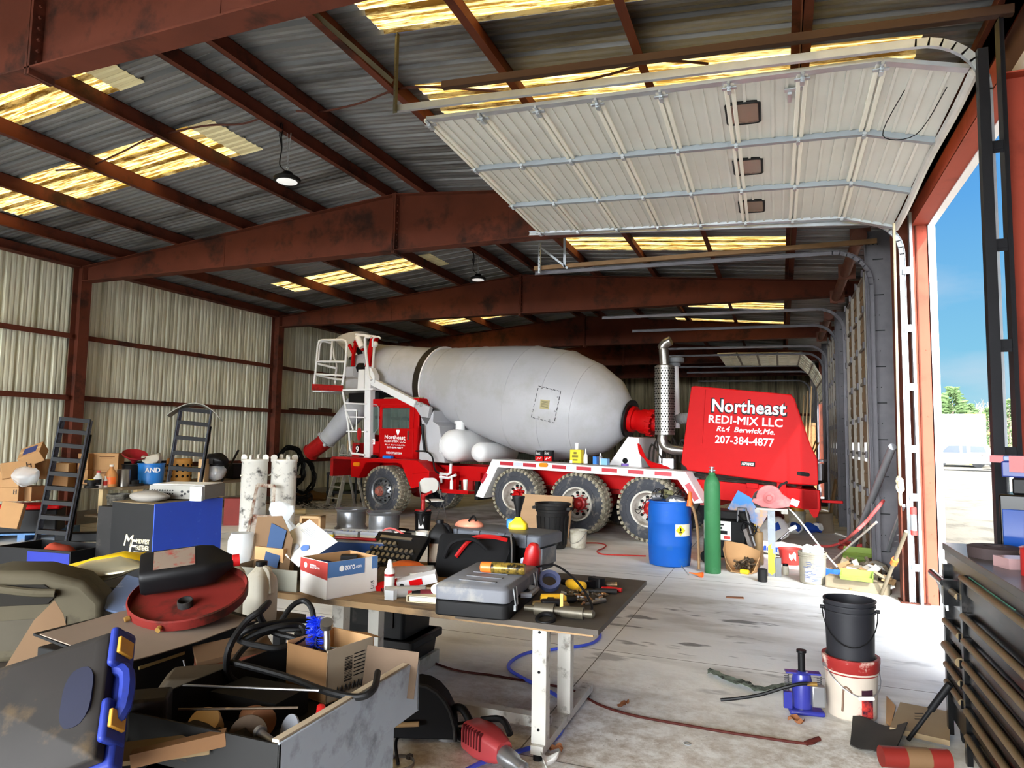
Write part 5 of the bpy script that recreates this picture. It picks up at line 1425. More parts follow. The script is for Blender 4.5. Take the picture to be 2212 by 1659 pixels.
MB().tube([(.05, 0, .6), (.2, -.08, .5), (.1, -.22, .3), (.2, -.3, .05), (-.1, -.34, .02), (-.4, -.3, .02), (-.55, -.2, .02), (-.45, -.1, .02), (-.2, -.16, .02)], .016, 8, k=6).build('hose', blk, gp_)
for i, (px, py, r_, h, lb) in enumerate(((757, 1146, .295, .37, 'bare steel truck wheel rim on the floor, the left and farther of two'), (829, 1157, .3, .38, 'bare steel truck wheel rim on the floor, the right and nearer of two'))):
    P = at(px, py)[0] + V((-.15, .24, 0))
    rm_ = thing('wheel_rim', lb, 'wheel rim', P, rad(30 * i), 'bare wheel rims')
    MB().lathe([(0, r_), (.02, r_ + .01), (.03, r_ - .02), (.08, r_ - .04), (.12, r_ - .03), (.2, r_ - .03), (h - .07, r_ - .03), (h - .05, r_ - .035), (h - .02, r_), (h, r_ + .006), (h, r_ - .012), (h - .04, r_ - .05), (.1, r_ - .06)], n=44, cap=(True, False)).build('barrel', rimd, rm_)
    k = MB(0); k.lathe([(.2, .02), (.2, r_ - .05), (.21, r_ - .05), (.21, .02)], n=36); k.build('disc', rimd, rm_)
for i, (px, py, r_, h, lb) in enumerate(((857, 1172, .09, .17, 'white paint can on the floor, the left of two by the wheel rims'), (905, 1183, .105, .24, 'white paint can with wire handle, the right and nearer of two'))):
    P = at(px, py)[0] + V((0, .1, 0))
    cn = thing('paint_can', lb, 'paint can', P, 0, 'white paint cans')
    MB().lathe([(0, r_), (.006, r_), (h - .01, r_), (h - .008, r_ + .005), (h, r_ + .005), (h - .002, r_ - .014), (h - .012, r_ - .02)], n=30).build('can', wpl, cn)
    bail(cn, h * .8, r_, h * .5, steel, rad(-80 - 30 * i))
P = at(873, 1186)[0] + V((.05, .1, 0))
hs = [G(*p, .014) for p in ((780, 1165), (808, 1172), (835, 1168), (862, 1166), (885, 1168))]
tag(MB().tube(hs, .014, 7, k=5).build('air_hose', MATS['pink_red_hose'], None), 'short red hose lying between rims and white paint cans', 'hose')
P = at(890, 1180)[0]
fb = thing('oil_drain_funnel', 'black plastic drain funnel beside the right paint can', 'funnel', P + V((-.12, -.05, 0)))
MB().lathe([(0, .03), (.1, .035), (.18, .12), (.2, .12), (.1, .02)], n=22).build('cone', bpl, fb)
# on the truck's fenders
def fpt(px, py, off=.2): p = T(px, py, off); return p
def on_truck(local): return TO + TX * local.x + TY * local.y + V((0, 0, local.z))
for i, px in enumerate((1167, 1186)):
    b = fpt(px, 996, .12); bxo = thing('glove_box', ('left' if i == 0 else 'right') + ' of two black and red glove boxes on the rear fender', 'box', on_truck(b), T_ANG, 'glove boxes on the fender')
    MB().bx(-.08, .08, -.05, .05, 0, .2).build('carton', lblack, bxo)
    c = MB(0); c.bx(-.081, .081, -.052, -.05, 0, .09); c.build('red_panel', red, bxo)
    text('Scott', bxo, (-.02, -.052, .15), 1, lwhite, bold=.0, shear=.3, width=.1, height=.05)
    k = MB(); k.tube([(-.04, -.054, .02), (-.02, -.054, .06), (.02, -.054, .05), (.05, -.054, .075)], .008, 5, k=3); k.build('print', lwhite, bxo)
b = fpt(1246, 1000, .12); yc = thing('wipe_canister', 'yellow square wipe canister with white spout on the rear fender', 'canister', on_truck(b), T_ANG)
MB().bx(-.11, .11, -.07, .07, 0, .24).build('can', mat('yellow_can', (228, 206, 40), .4), yc, bev=.012)
k = MB(); k.cyl((0, 0, .24), (0, 0, .3), .03, n=14); k.bx(-.03, .03, -.01, .01, .29, .36); k.build('spout', wpl, yc)
k = MB(); k.bx(-.06, .06, -.073, -.07, .1, .14); k.bx(-.03, .03, -.073, -.07, .16, .2); k.bx(-.05, .05, -.073, -.07, .04, .07); k.build('print', mat('olive_print', (120, 110, 40), .6), yc)
tag(MB().lathe([(0, .03), (.05, .03), (.055, .01)], n=14).build('cup', wpl, None, on_truck(fpt(1234, 1000, .06))), 'small white cap beside the yellow canister', 'cup')
b = fpt(1265, 1001, .12); wbo = thing('squeeze_bottle', 'white squeeze bottle with pointed nozzle on the rear fender', 'bottle', on_truck(b), T_ANG)
MB().lathe([(0, .04), (.14, .04), (.17, .02)], n=18).build('body', wpl, wbo); MB().lathe([(.17, .015), (.27, .006)], n=12).build('nozzle', wpl, wbo)
for i, (px, w_, lb) in enumerate(((1287, .07, 'small blue carton left of the spray can on the fender'), (1307, .13, 'wider pale blue carton right of the spray can on the fender'))):
    tag(MB().bx(-w_ / 2, w_ / 2, -.05, .05, 0, .14 - .03 * i).build('carton', blue_p if i == 0 else mat('pale_blue_carton', (120, 170, 220), .5), None, on_truck(fpt(px, 1003 + i, .12)), (0, 0, T_ANG)), lb, 'carton')
b = fpt(1297, 1004, .1); sc_ = thing('spray_can', 'grey spray can between two blue cartons on the fender', 'spray can', on_truck(b), T_ANG)
MB().lathe([(0, .032), (.14, .032), (.16, .02)], n=18).build('can', steel, sc_); MB().lathe([(.16, .016), (.2, .014)], n=12).build('cap', wpl, sc_)
b = fpt(1350, 1007, .05); tag(MB().lathe([(0, .065), (.045, .065), (.045, .045), (0, .045)], n=26, cap=(False, False)).build('tape_roll', mat('purple_tape', (110, 84, 160), .5), None, on_truck(b)), 'roll of purple tape on the rear fender', 'tape')
b = fpt(838, 992, .12); b.y = .12; tag(MB().bx(-.12, .12, -.05, .05, 0, .08).build('blue_case', blue_p, None, on_truck(b), (0, 0, T_ANG), bev=.01), 'small blue case on the front fender below the cab door', 'case')
b = fpt(808, 991, .12); tag(MB().tube([(-.08, 0, .04), (0, .03, .06), (.08, 0, .03)], .03, 8, k=3).build('work_glove', bpl, None, on_truck(b)), 'black glove lying on the front fender', 'glove')
for i, (px, nm, lb, pr_, m2) in enumerate(((975, 'spray_can', 'white spray can on the truck side step', [(0, .035), (.2, .035), (.23, .02), (.3, .015)], wpl), (1005, 'cup', 'tall white paper cup on the truck side step', [(0, .035), (.22, .05), (.23, .052), (.25, .045)], wpl))):
    b = T(px, 1066, .2); b.z = STEP_Z + .006; tag(MB().lathe(pr_, n=20).build(nm, m2, None, on_truck(b)), lb, 'spray can' if i == 0 else 'cup')
# ================================================================ LEFT SIDE: cartons, ramps, drums, hoses, cabinet
rnd = random.Random(12)


def carton(px, py, w, h, lb, depth=.34, x=None, z=None, rz=0.0, rot=None, mark=None, m2=None, open_=False, y=None, flap=True, name='cardboard_box'):
    """carton whose lower front middle sits at the given pixel, on the floor, at height z or at the wall plane x"""
    P = G(px, py, z or 0) if x is None else PX(x, px, py)
    k = mpp(P); W, H = w * k, h * k
    o = thing(name, lb, 'cardboard box', P, rz if rot is None else 0, None, rot)
    MB().bx(-W / 2, W / 2, 0, depth, 0, H).build('carton', m2 or card, o, bev=.006)
    if flap:
        q = MB(); q.bx(-W / 2 + .01, W / 2 - .01, depth / 2 - .03, depth / 2 + .03, H, H + .0015); q.build('tape', mat('tan_tape', (188, 156, 112), .4), o)
    if mark == 'H':
        q = MB(); a = W * .12
        for dx in (-a * .5, a * .5): q.bx(W * .32 + dx - .008, W * .32 + dx + .008, -.002, 0, H * .5, H * .85)
        q.bx(W * .32 - a * .5, W * .32 + a * .5, -.002, 0, H * .66, H * .7); q.build('print', lblack, o)
    elif mark == 'line':
        q = MB(); q.bx(-W * .1, W * .38, -.002, 0, H * .78, H * .83); q.bx(-W * .05, W * .3, -.002, 0, H * .7, H * .73); q.build('print', mat('brown_print', (96, 62, 36), .8), o)
    elif mark == 'blue':
        q = MB(); q.bx(-W * .3, W * .3, depth * .2, depth * .8, H, H + .002); q.build('label', mat('dark_blue_label', (52, 62, 110), .6), o)
    return o


def c5(u, v): return (u / 3.568, 850 + v / 3.568)


WX = -11.2
AZ = rad(35)
carton(*c5(62, 832), 37, 30, 'carton at the left edge with H marks, lowest of its stack', x=WX, rz=AZ, mark='H')
carton(*c5(66, 724), 38, 35, 'carton with H mark second up in the left edge stack', x=WX, rz=AZ, mark='H')
carton(*c5(150, 640), 60, 34, 'carton lying tilted on top of the left edge stack', x=WX + .1, rot=(rad(-14), rad(-8), rad(62)), mark='H')
carton(*c5(262, 545), 44, 24, 'carton with dark blue label tilted highest on the pile', x=WX + .15, rot=(rad(30), rad(-22), AZ), mark='blue')
carton(*c5(180, 830), 31, 31, 'sagging carton between the left stack and the black ramp', x=WX, rz=AZ - .2)
carton(*c5(290, 660), 30, 42, 'plain carton half hidden behind the left black ramp', x=WX - .1, rz=AZ)
carton(*c5(450, 730), 34, 28, 'plain carton seen through the rungs of the left ramp, lower', x=WX - .1, rz=AZ)
carton(*c5(465, 625), 30, 24, 'opened carton seen through the rungs of the left ramp, upper', x=WX - .1, rz=AZ, m2=cardlt)
carton(*c5(630, 700), 20, 32, 'narrow carton left of the big pair, lower one', x=WX + .05, rz=AZ)
carton(*c5(635, 585), 20, 34, 'narrow carton left of the big pair, upper one', x=WX + .05, rz=AZ)
carton(*c5(785, 705), 64, 33, 'big carton under the other against the metal wall', x=WX + .1, rz=AZ, mark='line')
carton(*c5(785, 590), 62, 36, 'big carton on top of the other against the metal wall', x=WX + .1, rz=AZ, mark='line')
carton(*c5(45, 1035), 40, 55, 'big worn carton leaning over at the left edge', x=-10.4, rot=(rad(-8), rad(10), rad(50)), depth=.4)
P = PX(-11.0, *c5(195, 985))
tt = thing('storage_tote', 'black storage tote with a red lid under the cartons', 'tote', P, rad(40))
MB().bx(-.42, .42, 0, .5, 0, .36).build('tub', bpl, tt, bev=.02); MB().bx(-.45, .45, -.03, .53, .36, .43).build('lid', red, tt, bev=.02)
P = PX(-11.0, *c5(175, 1040)); P.z = 0
pt = thing('pallet', 'blue wooden pallet on the floor under the red-lid tote', 'pallet', P + V((0, 0, 0)), rad(40))
pbl = mat('worn_blue_paint', (92, 130, 176), .7, var=.2, dirt=(130, 120, 108), dirt_amt=.4)
for i in range(6): MB().bx(-.55, .55, i * .18 - .05, i * .18 + .08, .1, .12).build('top_board', pbl, pt)
for x in (-.5, 0, .5): MB().bx(x - .05, x + .05, -.05, .98, 0, .1).build('runner', pbl, pt)
for o in bpy.data.objects:   # what stands on the pallet
    if o.name.startswith('storage_tote') and o.parent is None: o.location.z = .121
tag(MB().sph((0, 0, .12), .2, (1.1, .9, .75)).jitter(.08, 6, 2).build('plastic_bag', clear, None, PX(-11.0, *c5(205, 690))), 'crumpled clear plastic bag stuffed among the cartons', 'bag')

# two black steel ramps standing on end
rampm = mat('black_ramp_steel', (12, 12, 14), .5, .2, var=.2); rampi = mat('scuffed_ramp_flange', (86, 94, 116), .6, .1, var=.3, scale=9, dirt=(150, 156, 166), dirt_amt=.35, dscale=16)


def ramp(base, lb, n, step, top_plate=False, W=.38, dirx=V((.80, .60, 0))):
    side = V((-dirx.y, dirx.x, 0)); H = n * step
    lean = Matrix.Rotation(rad(4.5), 3, 'X')
    o = thing('loading_ramp', lb, 'ramp', base, 0, 'black loading ramps', (rad(-6), rad(5), math.atan2(dirx.y, dirx.x)))
    for x in (-W / 2, W / 2):
        k = MB(0); k.bx(x - .02 if x < 0 else x - .004, x + .004 if x < 0 else x + .02, 0, .05, 0, H); k.build('side_rail', rampm, o)
        k = MB(0); k.bx(x - .004, x + .004, .0, .2, 0, H - (.0 if x < 0 else .0)); k.build('side_flange', rampi, o)
    k = MB(0); k.bx(W / 2 + .0, W / 2 + .025, .17, .21, 0, H - step); k.build('side_lip', rampm, o)
    for i in range(n + 1):
        z = i * step + (.02 if i == 0 else -.03 if i == n else 0)
        k = MB(); k.prism([(-W / 2, .0, z - .03), (-W / 2, .0, z + .03), (-W / 2, .12, z + .045), (-W / 2, .12, z - .01)], (W, 0, 0)); k.build('rung', rampm, o)
    if top_plate:
        k = MB(); rows = [[(x, yy, H + .08 - 1.5 * (x - .02) ** 2) for yy in (-.1, .18)] for x in [-W * .85 + W * 1.75 * i / 12 for i in range(13)]]
        k.grid(rows, .012); k.build('curved_plate', mat('grey_curved_plate', (126, 124, 116), .5, .2), o)
    return o


ramp(G(105, 1183) + V((0, 0, .0)), 'black steel ramp standing on end, the left one by the cartons', 9, .215)
b2 = G(372, 1184); ramp(b2, 'black steel ramp standing on end with a curved plate on top', 9, .235, True, W=.44)

# bench along the wall with bottles and tins
bz = .78
A_, B_ = PX(-10.3, 157, 1069), PX(-10.3, 212, 1069)
bz = .82
bw = thing('workbench', 'wooden plank bench by the metal wall behind the blue cabinet', 'workbench', (-10.4, 9.9, 0))
wb_t = mat('dusty_bench_top', (112, 98, 78), .8, var=.2)
MB().bx(-.5, .45, -1.75, 2.7, bz - .05, bz).build('bench_top', wb_t, bw)
for y in (-1.4, .4, 2.5):
    for x in (-.42, .38): MB().bx(x - .05, x + .05, y - .05, y + .05, 0, bz - .05).build('leg', cardlt if False else mat('pale_lumber', (204, 178, 132), .75), bw)
MB().bx(-.45, .4, -1.7, 2.6, .3, .33).build('shelf', wb_t, bw)


def on_bench(px, py, x=-10.2): P = PX(x, px, py); P.z = bz; return P


def jar(px, py, nm, lb, cat, prof, m2, cap=None, capm=None, lab=None, x=-10.2):
    P = on_bench(px, py, x); o = thing(nm, lb, cat, P)
    MB().lathe(prof, n=22).build('body', m2, o, sm=50)
    if cap: MB().lathe(cap, n=16).build('cap', capm, o)
    if lab:
        r, z0, z1, lm = lab; A0 = math.atan2(-P.y, -P.x)
        MB().grid([[((r + .002) * cos(a), (r + .002) * sin(a), z) for z in (z0, z1)] for a in [A0 - .8 + .2 * i for i in range(9)]], .001).build('label', lm, o)
    return o


jar(210, 1066, 'bottle', 'white bottle with red cap standing left of the amber jug', 'bottle', [(0, .06), (.01, .065), (.16, .065), (.21, .03), (.24, .025)], wpl, [(.24, .028), (.27, .028)], pinkred, (.065, .05, .14, lblack))
jar(238, 1064, 'jug', 'clear jug of amber fluid with an orange label', 'jug', [(0, .085), (.01, .095), (.2, .095), (.26, .06), (.3, .03), (.33, .03)], mat('amber_fluid', (214, 150, 90), .3, alpha=.85), [(.33, .034), (.36, .034)], wpl, (.095, .05, .16, orange))
jar(226, 1065, 'bottle', 'small white bottle beside the amber jug', 'bottle', [(0, .04), (.12, .04), (.15, .02), (.18, .02)], wpl, lab=(.04, .03, .1, pinkred))
jar(265, 1063, 'can', 'shiny steel tin can right of the amber jug', 'can', [(0, .1), (.27, .1), (.275, .104), (.28, .09)], chrome)
jar(196, 1068, 'spool', 'black and yellow spool left of the white bottle on the bench', 'spool', [(0, .1), (.04, .1), (.04, .06), (.09, .06), (.09, .1), (.13, .1)], dbpl, [(.13, .05), (.14, .05)], yel)
jar(285, 1062, 'brake_disc', 'dark brake disc lying flat right of the tin can', 'disc', [(0, .17), (.03, .17), (.03, .1), (.09, .1), (.09, .05)], dbpl)
P = on_bench(324, 1057, -10.3)
bk = thing('bucket', 'blue steel bucket with white letters on the wall bench', 'bucket', P)
pail_mesh(.36, .2, .215, ((.9, .008),)).build('body', mat('bright_blue_bucket', (34, 118, 196), .4, var=.1), bk)
A0 = math.atan2(-P.y, -P.x) + .1; n_ = V((cos(A0), sin(A0), 0))
text('AND', bk, n_ * .218 + V((0, 0, .25)), 1, lwhite, (pi / 2, 0, A0 + pi / 2), .02, width=.24, height=.085)
tag(MB().sph((0, 0, .06), .16, (1.2, .9, .75)).jitter(.08, 7, 4).build('rag', mat('pale_cloth', (190, 184, 170), .9), None, P + V((0, 0, .37))), 'pale cloth bundled on top of the blue bucket', 'cloth')
P = on_bench(283, 1052, -10.55)
tag(MB().lathe([(0, .15), (.32, .16), (.34, .17), (.34, .15)], n=26).build('black_pot', bpl, None, P), 'black pot behind the tin can on the wall bench', 'pot')
tag(MB().lathe([(0, .03), (.05, .05), (.16, .2), (.18, .2), (.07, .04)], (0, 0, 0), (.4, -.2, 1), 24).build('funnel', mat('dark_red_plastic', (140, 24, 34), .4), None, P + V((.02, 0, .36))), 'dark red funnel lying on the black pot', 'funnel')
P = on_bench(385, 1048, -10.5)
cg = thing('heater', 'orange and tan perforated burner behind the curved plate ramp', 'burner', P)
k = MB(); k.lathe([(0, .22), (.4, .22), (.42, .2)], n=28); k.build('housing', mat('tan_orange_housing', (206, 150, 76), .5), cg)
k = MB()
for i in range(14):
    for j in range(3): a = 2 * pi * i / 14; n_ = V((cos(a), sin(a), 0)); k.cyl(n_ * .215 + V((0, 0, .1 + j * .1)), n_ * .222 + V((0, 0, .1 + j * .1)), .025, n=8)
k.build('vent_hole', hole, cg)
P = on_bench(462, 1058, -10.0)
wh = thing('welding_helmet', 'black welding helmet resting on a silver foil bundle', 'helmet', P + V((0, 0, .27)))
MB().sph((0, 0, .13), .2, (1.2, .9, .6)).jitter(.05, 5, 3).build('shell', bpl, wh); MB().box((.02, -.17, .1), (.2, .03, .09)).build('visor', dbpl, wh)
tag(MB().sph((0, 0, .17), .2, (1.2, .8, .75)).jitter(.05, 7, 6).build('foil_bundle', mat('silver_foil', (186, 188, 192), .3, .6, var=.2, bump=.6, bscale=14), None, P), 'silver foil bundle under the welding helmet', 'foil')
tag(MB().bx(-.06, .06, -.1, .1, 0, .42).build('tan_box', cardlt, None, on_bench(437, 1070, -10.0), (0, 0, .4)), 'narrow tan box left of the silver foil bundle', 'box')
a, b = on_bench(478, 1072, -9.9), PX(-10.1, 515, 973)
tag(MB().cyl((0, 0, 0), b - a, .022, n=10).build('steel_bar', dbpl, None, a), 'thin dark steel bar leaning up beside the white tanks', 'bar')
tag(MB().bx(-.35, .35, -.15, .15, 0, .3).jitter(.01, 4, 1).build('black_case', bpl, None, (-10.3, 11.2, bz), (0, 0, 1.4), bev=.02), 'black case on the wall bench beside the white tanks', 'case')
P = PX(-10.2, 170, 1135); P.z = 0
pb_ = thing('bucket', 'dirty white and black pail on the floor under the wall bench', 'bucket', (-10.25, 8.35, .331)); pail_mesh(.36, .17, .18).build('body', mat('dirty_pail', (120, 116, 106), .6, dirt=(40, 38, 36), dirt_amt=.6, dscale=4), pb_)
tag(MB().bx(-.45, .45, -.1, .1, 0, .14).jitter(.015, 6, 2).build('rubber_bumper', bpl, None, G(182, 1168) + V((.1, 0, 0)), (0, 0, rad(40)), bev=.02), 'black rubber dock bumper on the floor beside the left ramp', 'bumper')
tag(MB().bx(-.9, .9, -.06, .06, 0, .05).build('steel_channel', black_steel, None, (-11.93, 10.2, 1.092), (0, 0, pi / 2)), 'dark board lying along the lowest wall rail', 'board')
for y, L_ in ((15.3, 1.2), (16.2, .5)): tag(MB().bx(-L_ / 2, L_ / 2, -.05, .05, 0, .06 if L_ > 1 else .12).build('wood_scrap', mat('dark_wood', (70, 46, 34), .8), None, (-12.04, y, 2.372), (0, 0, pi / 2)), ('long' if L_ > 1 else 'short') + ' dark wood scrap lying on the wall rail behind the truck', 'wood scrap')

# white peeling tanks
peel = mat('peeling_white_paint', (230, 228, 220), .5, var=.05, dirt=(48, 44, 42), dirt_amt=.36, dscale=5.5)
P = G(522, 1150) + V((0, .25, 0))
for i, (dx, dy, lb) in enumerate(((0, 0, 'white steel tank with black peeling paint, the left and nearer of two'), (.38, .33, 'white steel tank with peeling paint, the right and farther of two'))):
    tn = thing('steel_tank', lb, 'tank', P + V((dx, dy, 0)), .6 * i, 'peeling white tanks')
    MB().lathe([(0, .215), (.01, .222), (1.22, .222), (1.23, .235), (1.27, .235), (1.27, .1)], n=36).build('shell', peel, tn, sm=60)
    for q in range(4):
        a = q * pi / 2 + .4; c = V((.19 * cos(a), .19 * sin(a), 1.3))
        MB().lathe([(-.02, .035), (-.02, .055), (.02, .055), (.02, .035)], c, (-sin(a), cos(a), 0), 16).build('lifting_eye', peel, tn)
    for q in (-.6, .6): MB().tube([V((.222 * cos(pi * 1.2 + q - .2), .222 * sin(pi * 1.2 + q - .2), 1.0)), V((.26 * cos(pi * 1.2 + q), .26 * sin(pi * 1.2 + q), .98)), V((.222 * cos(pi * 1.2 + q + .2), .222 * sin(pi * 1.2 + q + .2), 1.0))], .012, 6).build('handle', peel, tn)
P = G(585, 1146) + V((.16, -.46, 0))
ld = thing('step_stool', 'old rusty white step stool leaning at the peeling tanks', 'step stool', P, rad(25), rot=(rad(-7), rad(4), rad(38)))
rw = mat('rusty_white_frame', (196, 186, 172), .6, dirt=(112, 62, 40), dirt_amt=.55, dscale=6)
for s_ in (-1, 1): MB().beam((s_ * .2, 0, 0), (s_ * .14, 0, .84), .04, .05).build('side_frame', rw, ld)
MB().bx(-.15, .15, -.03, .03, .8, .86).build('top_step', rw, ld); MB().bx(-.19, .19, -.02, .22, .3, .33).build('step', rw, ld); MB().bx(-.18, .18, .0, .02, 0, .3).build('riser', rw, ld)
tag(MB().bx(-.2, .2, -.15, .15, 0, .5).build('red_crate', mat('dull_red_crate', (120, 40, 32), .6), None, G(484, 1130) + V((.35, -.05, 0)), (0, 0, .5)), 'dull red crate behind the blue cabinet by the tanks', 'crate')

# coils of hose by the wall behind the truck's nose
for i, (px, py, x, r, th, n, lb) in enumerate(((626, 1010, -11.72, .56, .022, 5, 'large black hose coil hung by the wall, left of two'), (656, 1030, -11.72, .46, .02, 5, 'black hose coil by the wall, right of two'))):
    P = PX(x, px, py)
    tag(coil_of((0, 0, 0), r, th, n, 30 + i, Matrix.Rotation(rad(90), 3, 'Y'), .06).build('hose_coil', blk, None, P), lb, 'hose', None)
P = PX(-11.2, 630, 1062)
tag(coil_of((0, 0, .1), .5, .022, 6, 44, None, .12).build('hose_coil', blk, None, (P.x, P.y, .02)), 'flat heap of black hose on the floor under the hanging coils', 'hose')
P = G(712, 1092) + V((-.1, .75, 0))
ct_ = thing('utility_cart', 'dark two-shelf cart behind the wooden stepladder', 'cart', P, rad(15))
for z in (.25, .72): MB().bx(-.4, .4, -.25, .25, z, z + .06).build('shelf', bpl, ct_)
for x in (-.37, .37):
    for y in (-.22, .22): MB().bx(x - .02, x + .02, y - .02, y + .02, .1, .78).build('post', bpl, ct_); MB().cyl((x - .015, y, .05), (x + .015, y, .05), .05, n=14).build('caster', blk, ct_)
tag(MB().bx(-.22, .18, -.13, .13, 0, .1).jitter(.02, 5, 8).build('lumber_scrap', cardlt, None, P + V((-.12, 0, .80)), (0, 0, .4)), 'pale scrap lumber lying on the dark cart', 'lumber')
for i in range(2):
    a = P + V((.17 + .12 * i, -.12, .79)); tag(MB().beam((0, 0, .0), (-.15, .2, .8), .09, .03, (1, 0, 0)).build('board_end', cardlt, None, a), ('left' if i == 0 else 'right') + ' of two pale boards standing on the dark cart', 'board')
tag(MB().bx(-.28, .28, -.18, .18, 0, .2).build('green_case', mat('olive_case', (62, 66, 34), .6), None, P + V((0, 0, .311)), (0, 0, .26), bev=.05), 'olive green case on the lower shelf of the dark cart', 'case')
# wooden stepladder
P = G(737, 1098); sl = thing('stepladder', 'grey wooden stepladder standing left of the front wheel', 'stepladder', P, rad(-25))
lw = mat('paint_spotted_wood', (142, 138, 126), .8, var=.15, dirt=(190, 186, 176), dirt_amt=.3, dscale=12)
for s_ in (-1, 1):
    MB().beam((s_ * .26, -.25, 0), (s_ * .17, .1, 1.5), .035, .08, (0, 1, 0)).build('front_rail', lw, sl); MB().beam((s_ * .22, .5, 0), (s_ * .16, .12, 1.45), .03, .05, (0, 1, 0)).build('rear_rail', lw, sl)
for i in range(5): t = .17 + i * .17; MB().box((0, -.25 + .35 * t, 1.5 * t), (.5 - .17 * t, .1, .025)).build('step', lw, sl)
dp_ = MB(); rnd = random.Random(9)
for i in range(170):
    c = V((max(-.62, min(.42, rnd.gauss(-.1, .4))), max(-.3, min(.3, rnd.gauss(0, .18))), rnd.uniform(.01, .12) * max(.1, 1 - abs(rnd.gauss(0, .6))))); R = Matrix.Rotation(rnd.uniform(0, 6), 3, 'Z') @ Matrix.Rotation(rnd.uniform(-.5, .5), 3, 'Y')
    dp_.mi = rnd.choice((0, 0, 0, 1)); dp_.box(c, (rnd.uniform(.05, .24), rnd.uniform(.02, .06), .006), R)
P = G(690, 1098) + V((0, .1, 0))
o = tag(dp_.build('shredded_strips', [mat('grey_white_strips', (176, 176, 172), .8), mat('dark_grey_strips', (96, 96, 96), .8)], None, P, (0, 0, rad(-10))), 'low heap of shredded grey-white strips on the floor', 'debris'); o['kind'] = 'stuff'
tag(MB().cyl((0, 0, .06), (.45, .35, .06), .055, n=16).build('cardboard_tube', mat('cream_tube', (214, 196, 150), .8), None, G(600, 1112)), 'cream cardboard tube lying beside the shredded strips', 'tube')
tag(MB().sph((0, 0, .08), .4, (2.2, .9, .3)).jitter(.12, 4, 4).build('burlap', mat('brown_burlap', (120, 92, 58), .95), None, G(640, 1085) + V((-.4, .8, 0))), 'brown burlap heaped on the floor behind the shredded strips', 'burlap')
P = G(655, 1160) + V((.05, .1, 0))
fr = thing('cardboard_box', 'open cardboard box frame standing on the floor by the wheel rims', 'cardboard box', P, rad(12))
for a in ((-.19, -.15), (.15, .19)): MB().bx(a[0], a[1], 0, .2, 0, .34).build('side_panel', cardlt, fr)
MB().bx(-.19, .19, 0, .2, .3, .34).build('top_panel', cardlt, fr); MB().bx(-.15, .15, .19, .2, 0, .3).build('back_panel', card, fr)
P = G(646, 1164)
jg = thing('jug', 'translucent white jug in front of the open cardboard box frame', 'jug', P)
MB().shell([[(x, y, z) for x, y in rrect(.22 * s_, .16 * s_, .04 * s_)] for z, s_ in ((0, .95), (.02, 1), (.14, 1), (.2, .7), (.24, .3), (.26, .28))]).build('body', dwpl, jg)
MB().tube([(.02, 0, .23), (.09, 0, .21), (.1, 0, .13)], .014, 8, k=3).build('handle', dwpl, jg)

# ---------------------------------------------------------------- low bench with the blue cabinet
LZ = .42
lb_ = thing('low_bench', 'low dark bench carrying the blue fastener cabinet', 'bench', (-5.8, 5.0, 0))
MB().bx(-1.35, .78, -.75, .7, LZ - .04, LZ).build('bench_top', mat('dark_bench_board', (64, 56, 48), .8, var=.2), lb_)
for x in (-1.25, .7):
    for y in (-.68, .62): MB().bx(x - .04, x + .04, y - .04, y + .04, 0, LZ - .04).build('leg', black_steel, lb_)
fc = thing('fastener_cabinet', 'blue and black steel fastener cabinet on the low bench', 'cabinet', (-5.15, 4.55, LZ))
bluep = mat('scratched_royal_blue', (34, 72, 190), .4, var=.06, scale=3, dirt=(80, 120, 214), dirt_amt=.2, dscale=9); cblack = mat('dusty_black_paint', (12, 12, 14), .5, var=.2)
MB().bx(-.52, -.002, .002, .79, 0, .655).build('body', cblack, fc); MB().bx(-.004, .004, 0, .79, 0, .66).build('side_panel', bluep, fc)
MB().bx(-.52, .0, 0, .79, .655, .66).build('top_panel', mat('dusty_tan_top', (120, 104, 78), .8), fc); MB().bx(-.76, -.53, .05, .7, 0, .6).build('side_return', dbpl, fc)
fm = mat('cream_print', (196, 188, 160), .6, var=.03); FR = (pi / 2, 0, 0)
text('MIDWEST', fc, (-.115, 0, .325), 1, fm, FR, .012, width=.155, height=.042); text('FASTENER', fc, (-.118, 0, .27), 1, fm, FR, .012, width=.155, height=.042); text('CORPORATION', fc, (-.13, 0, .222), 1, fm, FR, 0, width=.19, height=.022)
text('M', fc, (-.29, 0, .325), 1, fm, FR, .01, .25, width=.12, height=.1); text('F', fc, (-.235, 0, .275), 1, fm, FR, .01, .25, width=.1, height=.12)
MB().cyl((.004, .38, .2), (.007, .38, .2), .014, n=10).build('lock', galv_dk, fc)
ro = thing('receiver', 'grey rack instrument box lying on the blue cabinet', 'electronics box', (-5.35, 5.1, LZ + .66), rad(18))
MB().bx(-.27, .27, -.2, .2, .01, .14).build('case', mat('grey_instrument_case', (112, 110, 104), .5, .2), ro, bev=.004)
k = MB()
for i in range(9):
    for z in (.06, .09): k.cyl((-.24 + i * .025, -.204, z), (-.24 + i * .025, -.2, z), .007, n=8)
k.build('vent_hole', hole, ro); k = MB()
for i, (x, z) in enumerate(((.05, .08), (.08, .06), (.11, .08), (.05, .045))): k.cyl((x, -.206, z), (x, -.2, z), .011, n=10)
k.build('socket', lblack, ro); MB().bx(.15, .26, -.24, -.2, .0, .13).build('end_bracket', galv, ro); MB().bx(-.25, .25, -.18, .19, .14, .146).build('top_sheet', paper, ro)
tag(MB().sph((0, 0, .035), 1, (.2, .12, .045)).jitter(.02, 6, 3).build('plastic_bundle', mat('clear_grey_bundle', (132, 128, 122), .3, var=.1), None, (-5.42, 4.72, LZ + .673), (0, 0, .12)), 'plastic-wrapped grey bundle on the front of the blue cabinet', 'bundle')
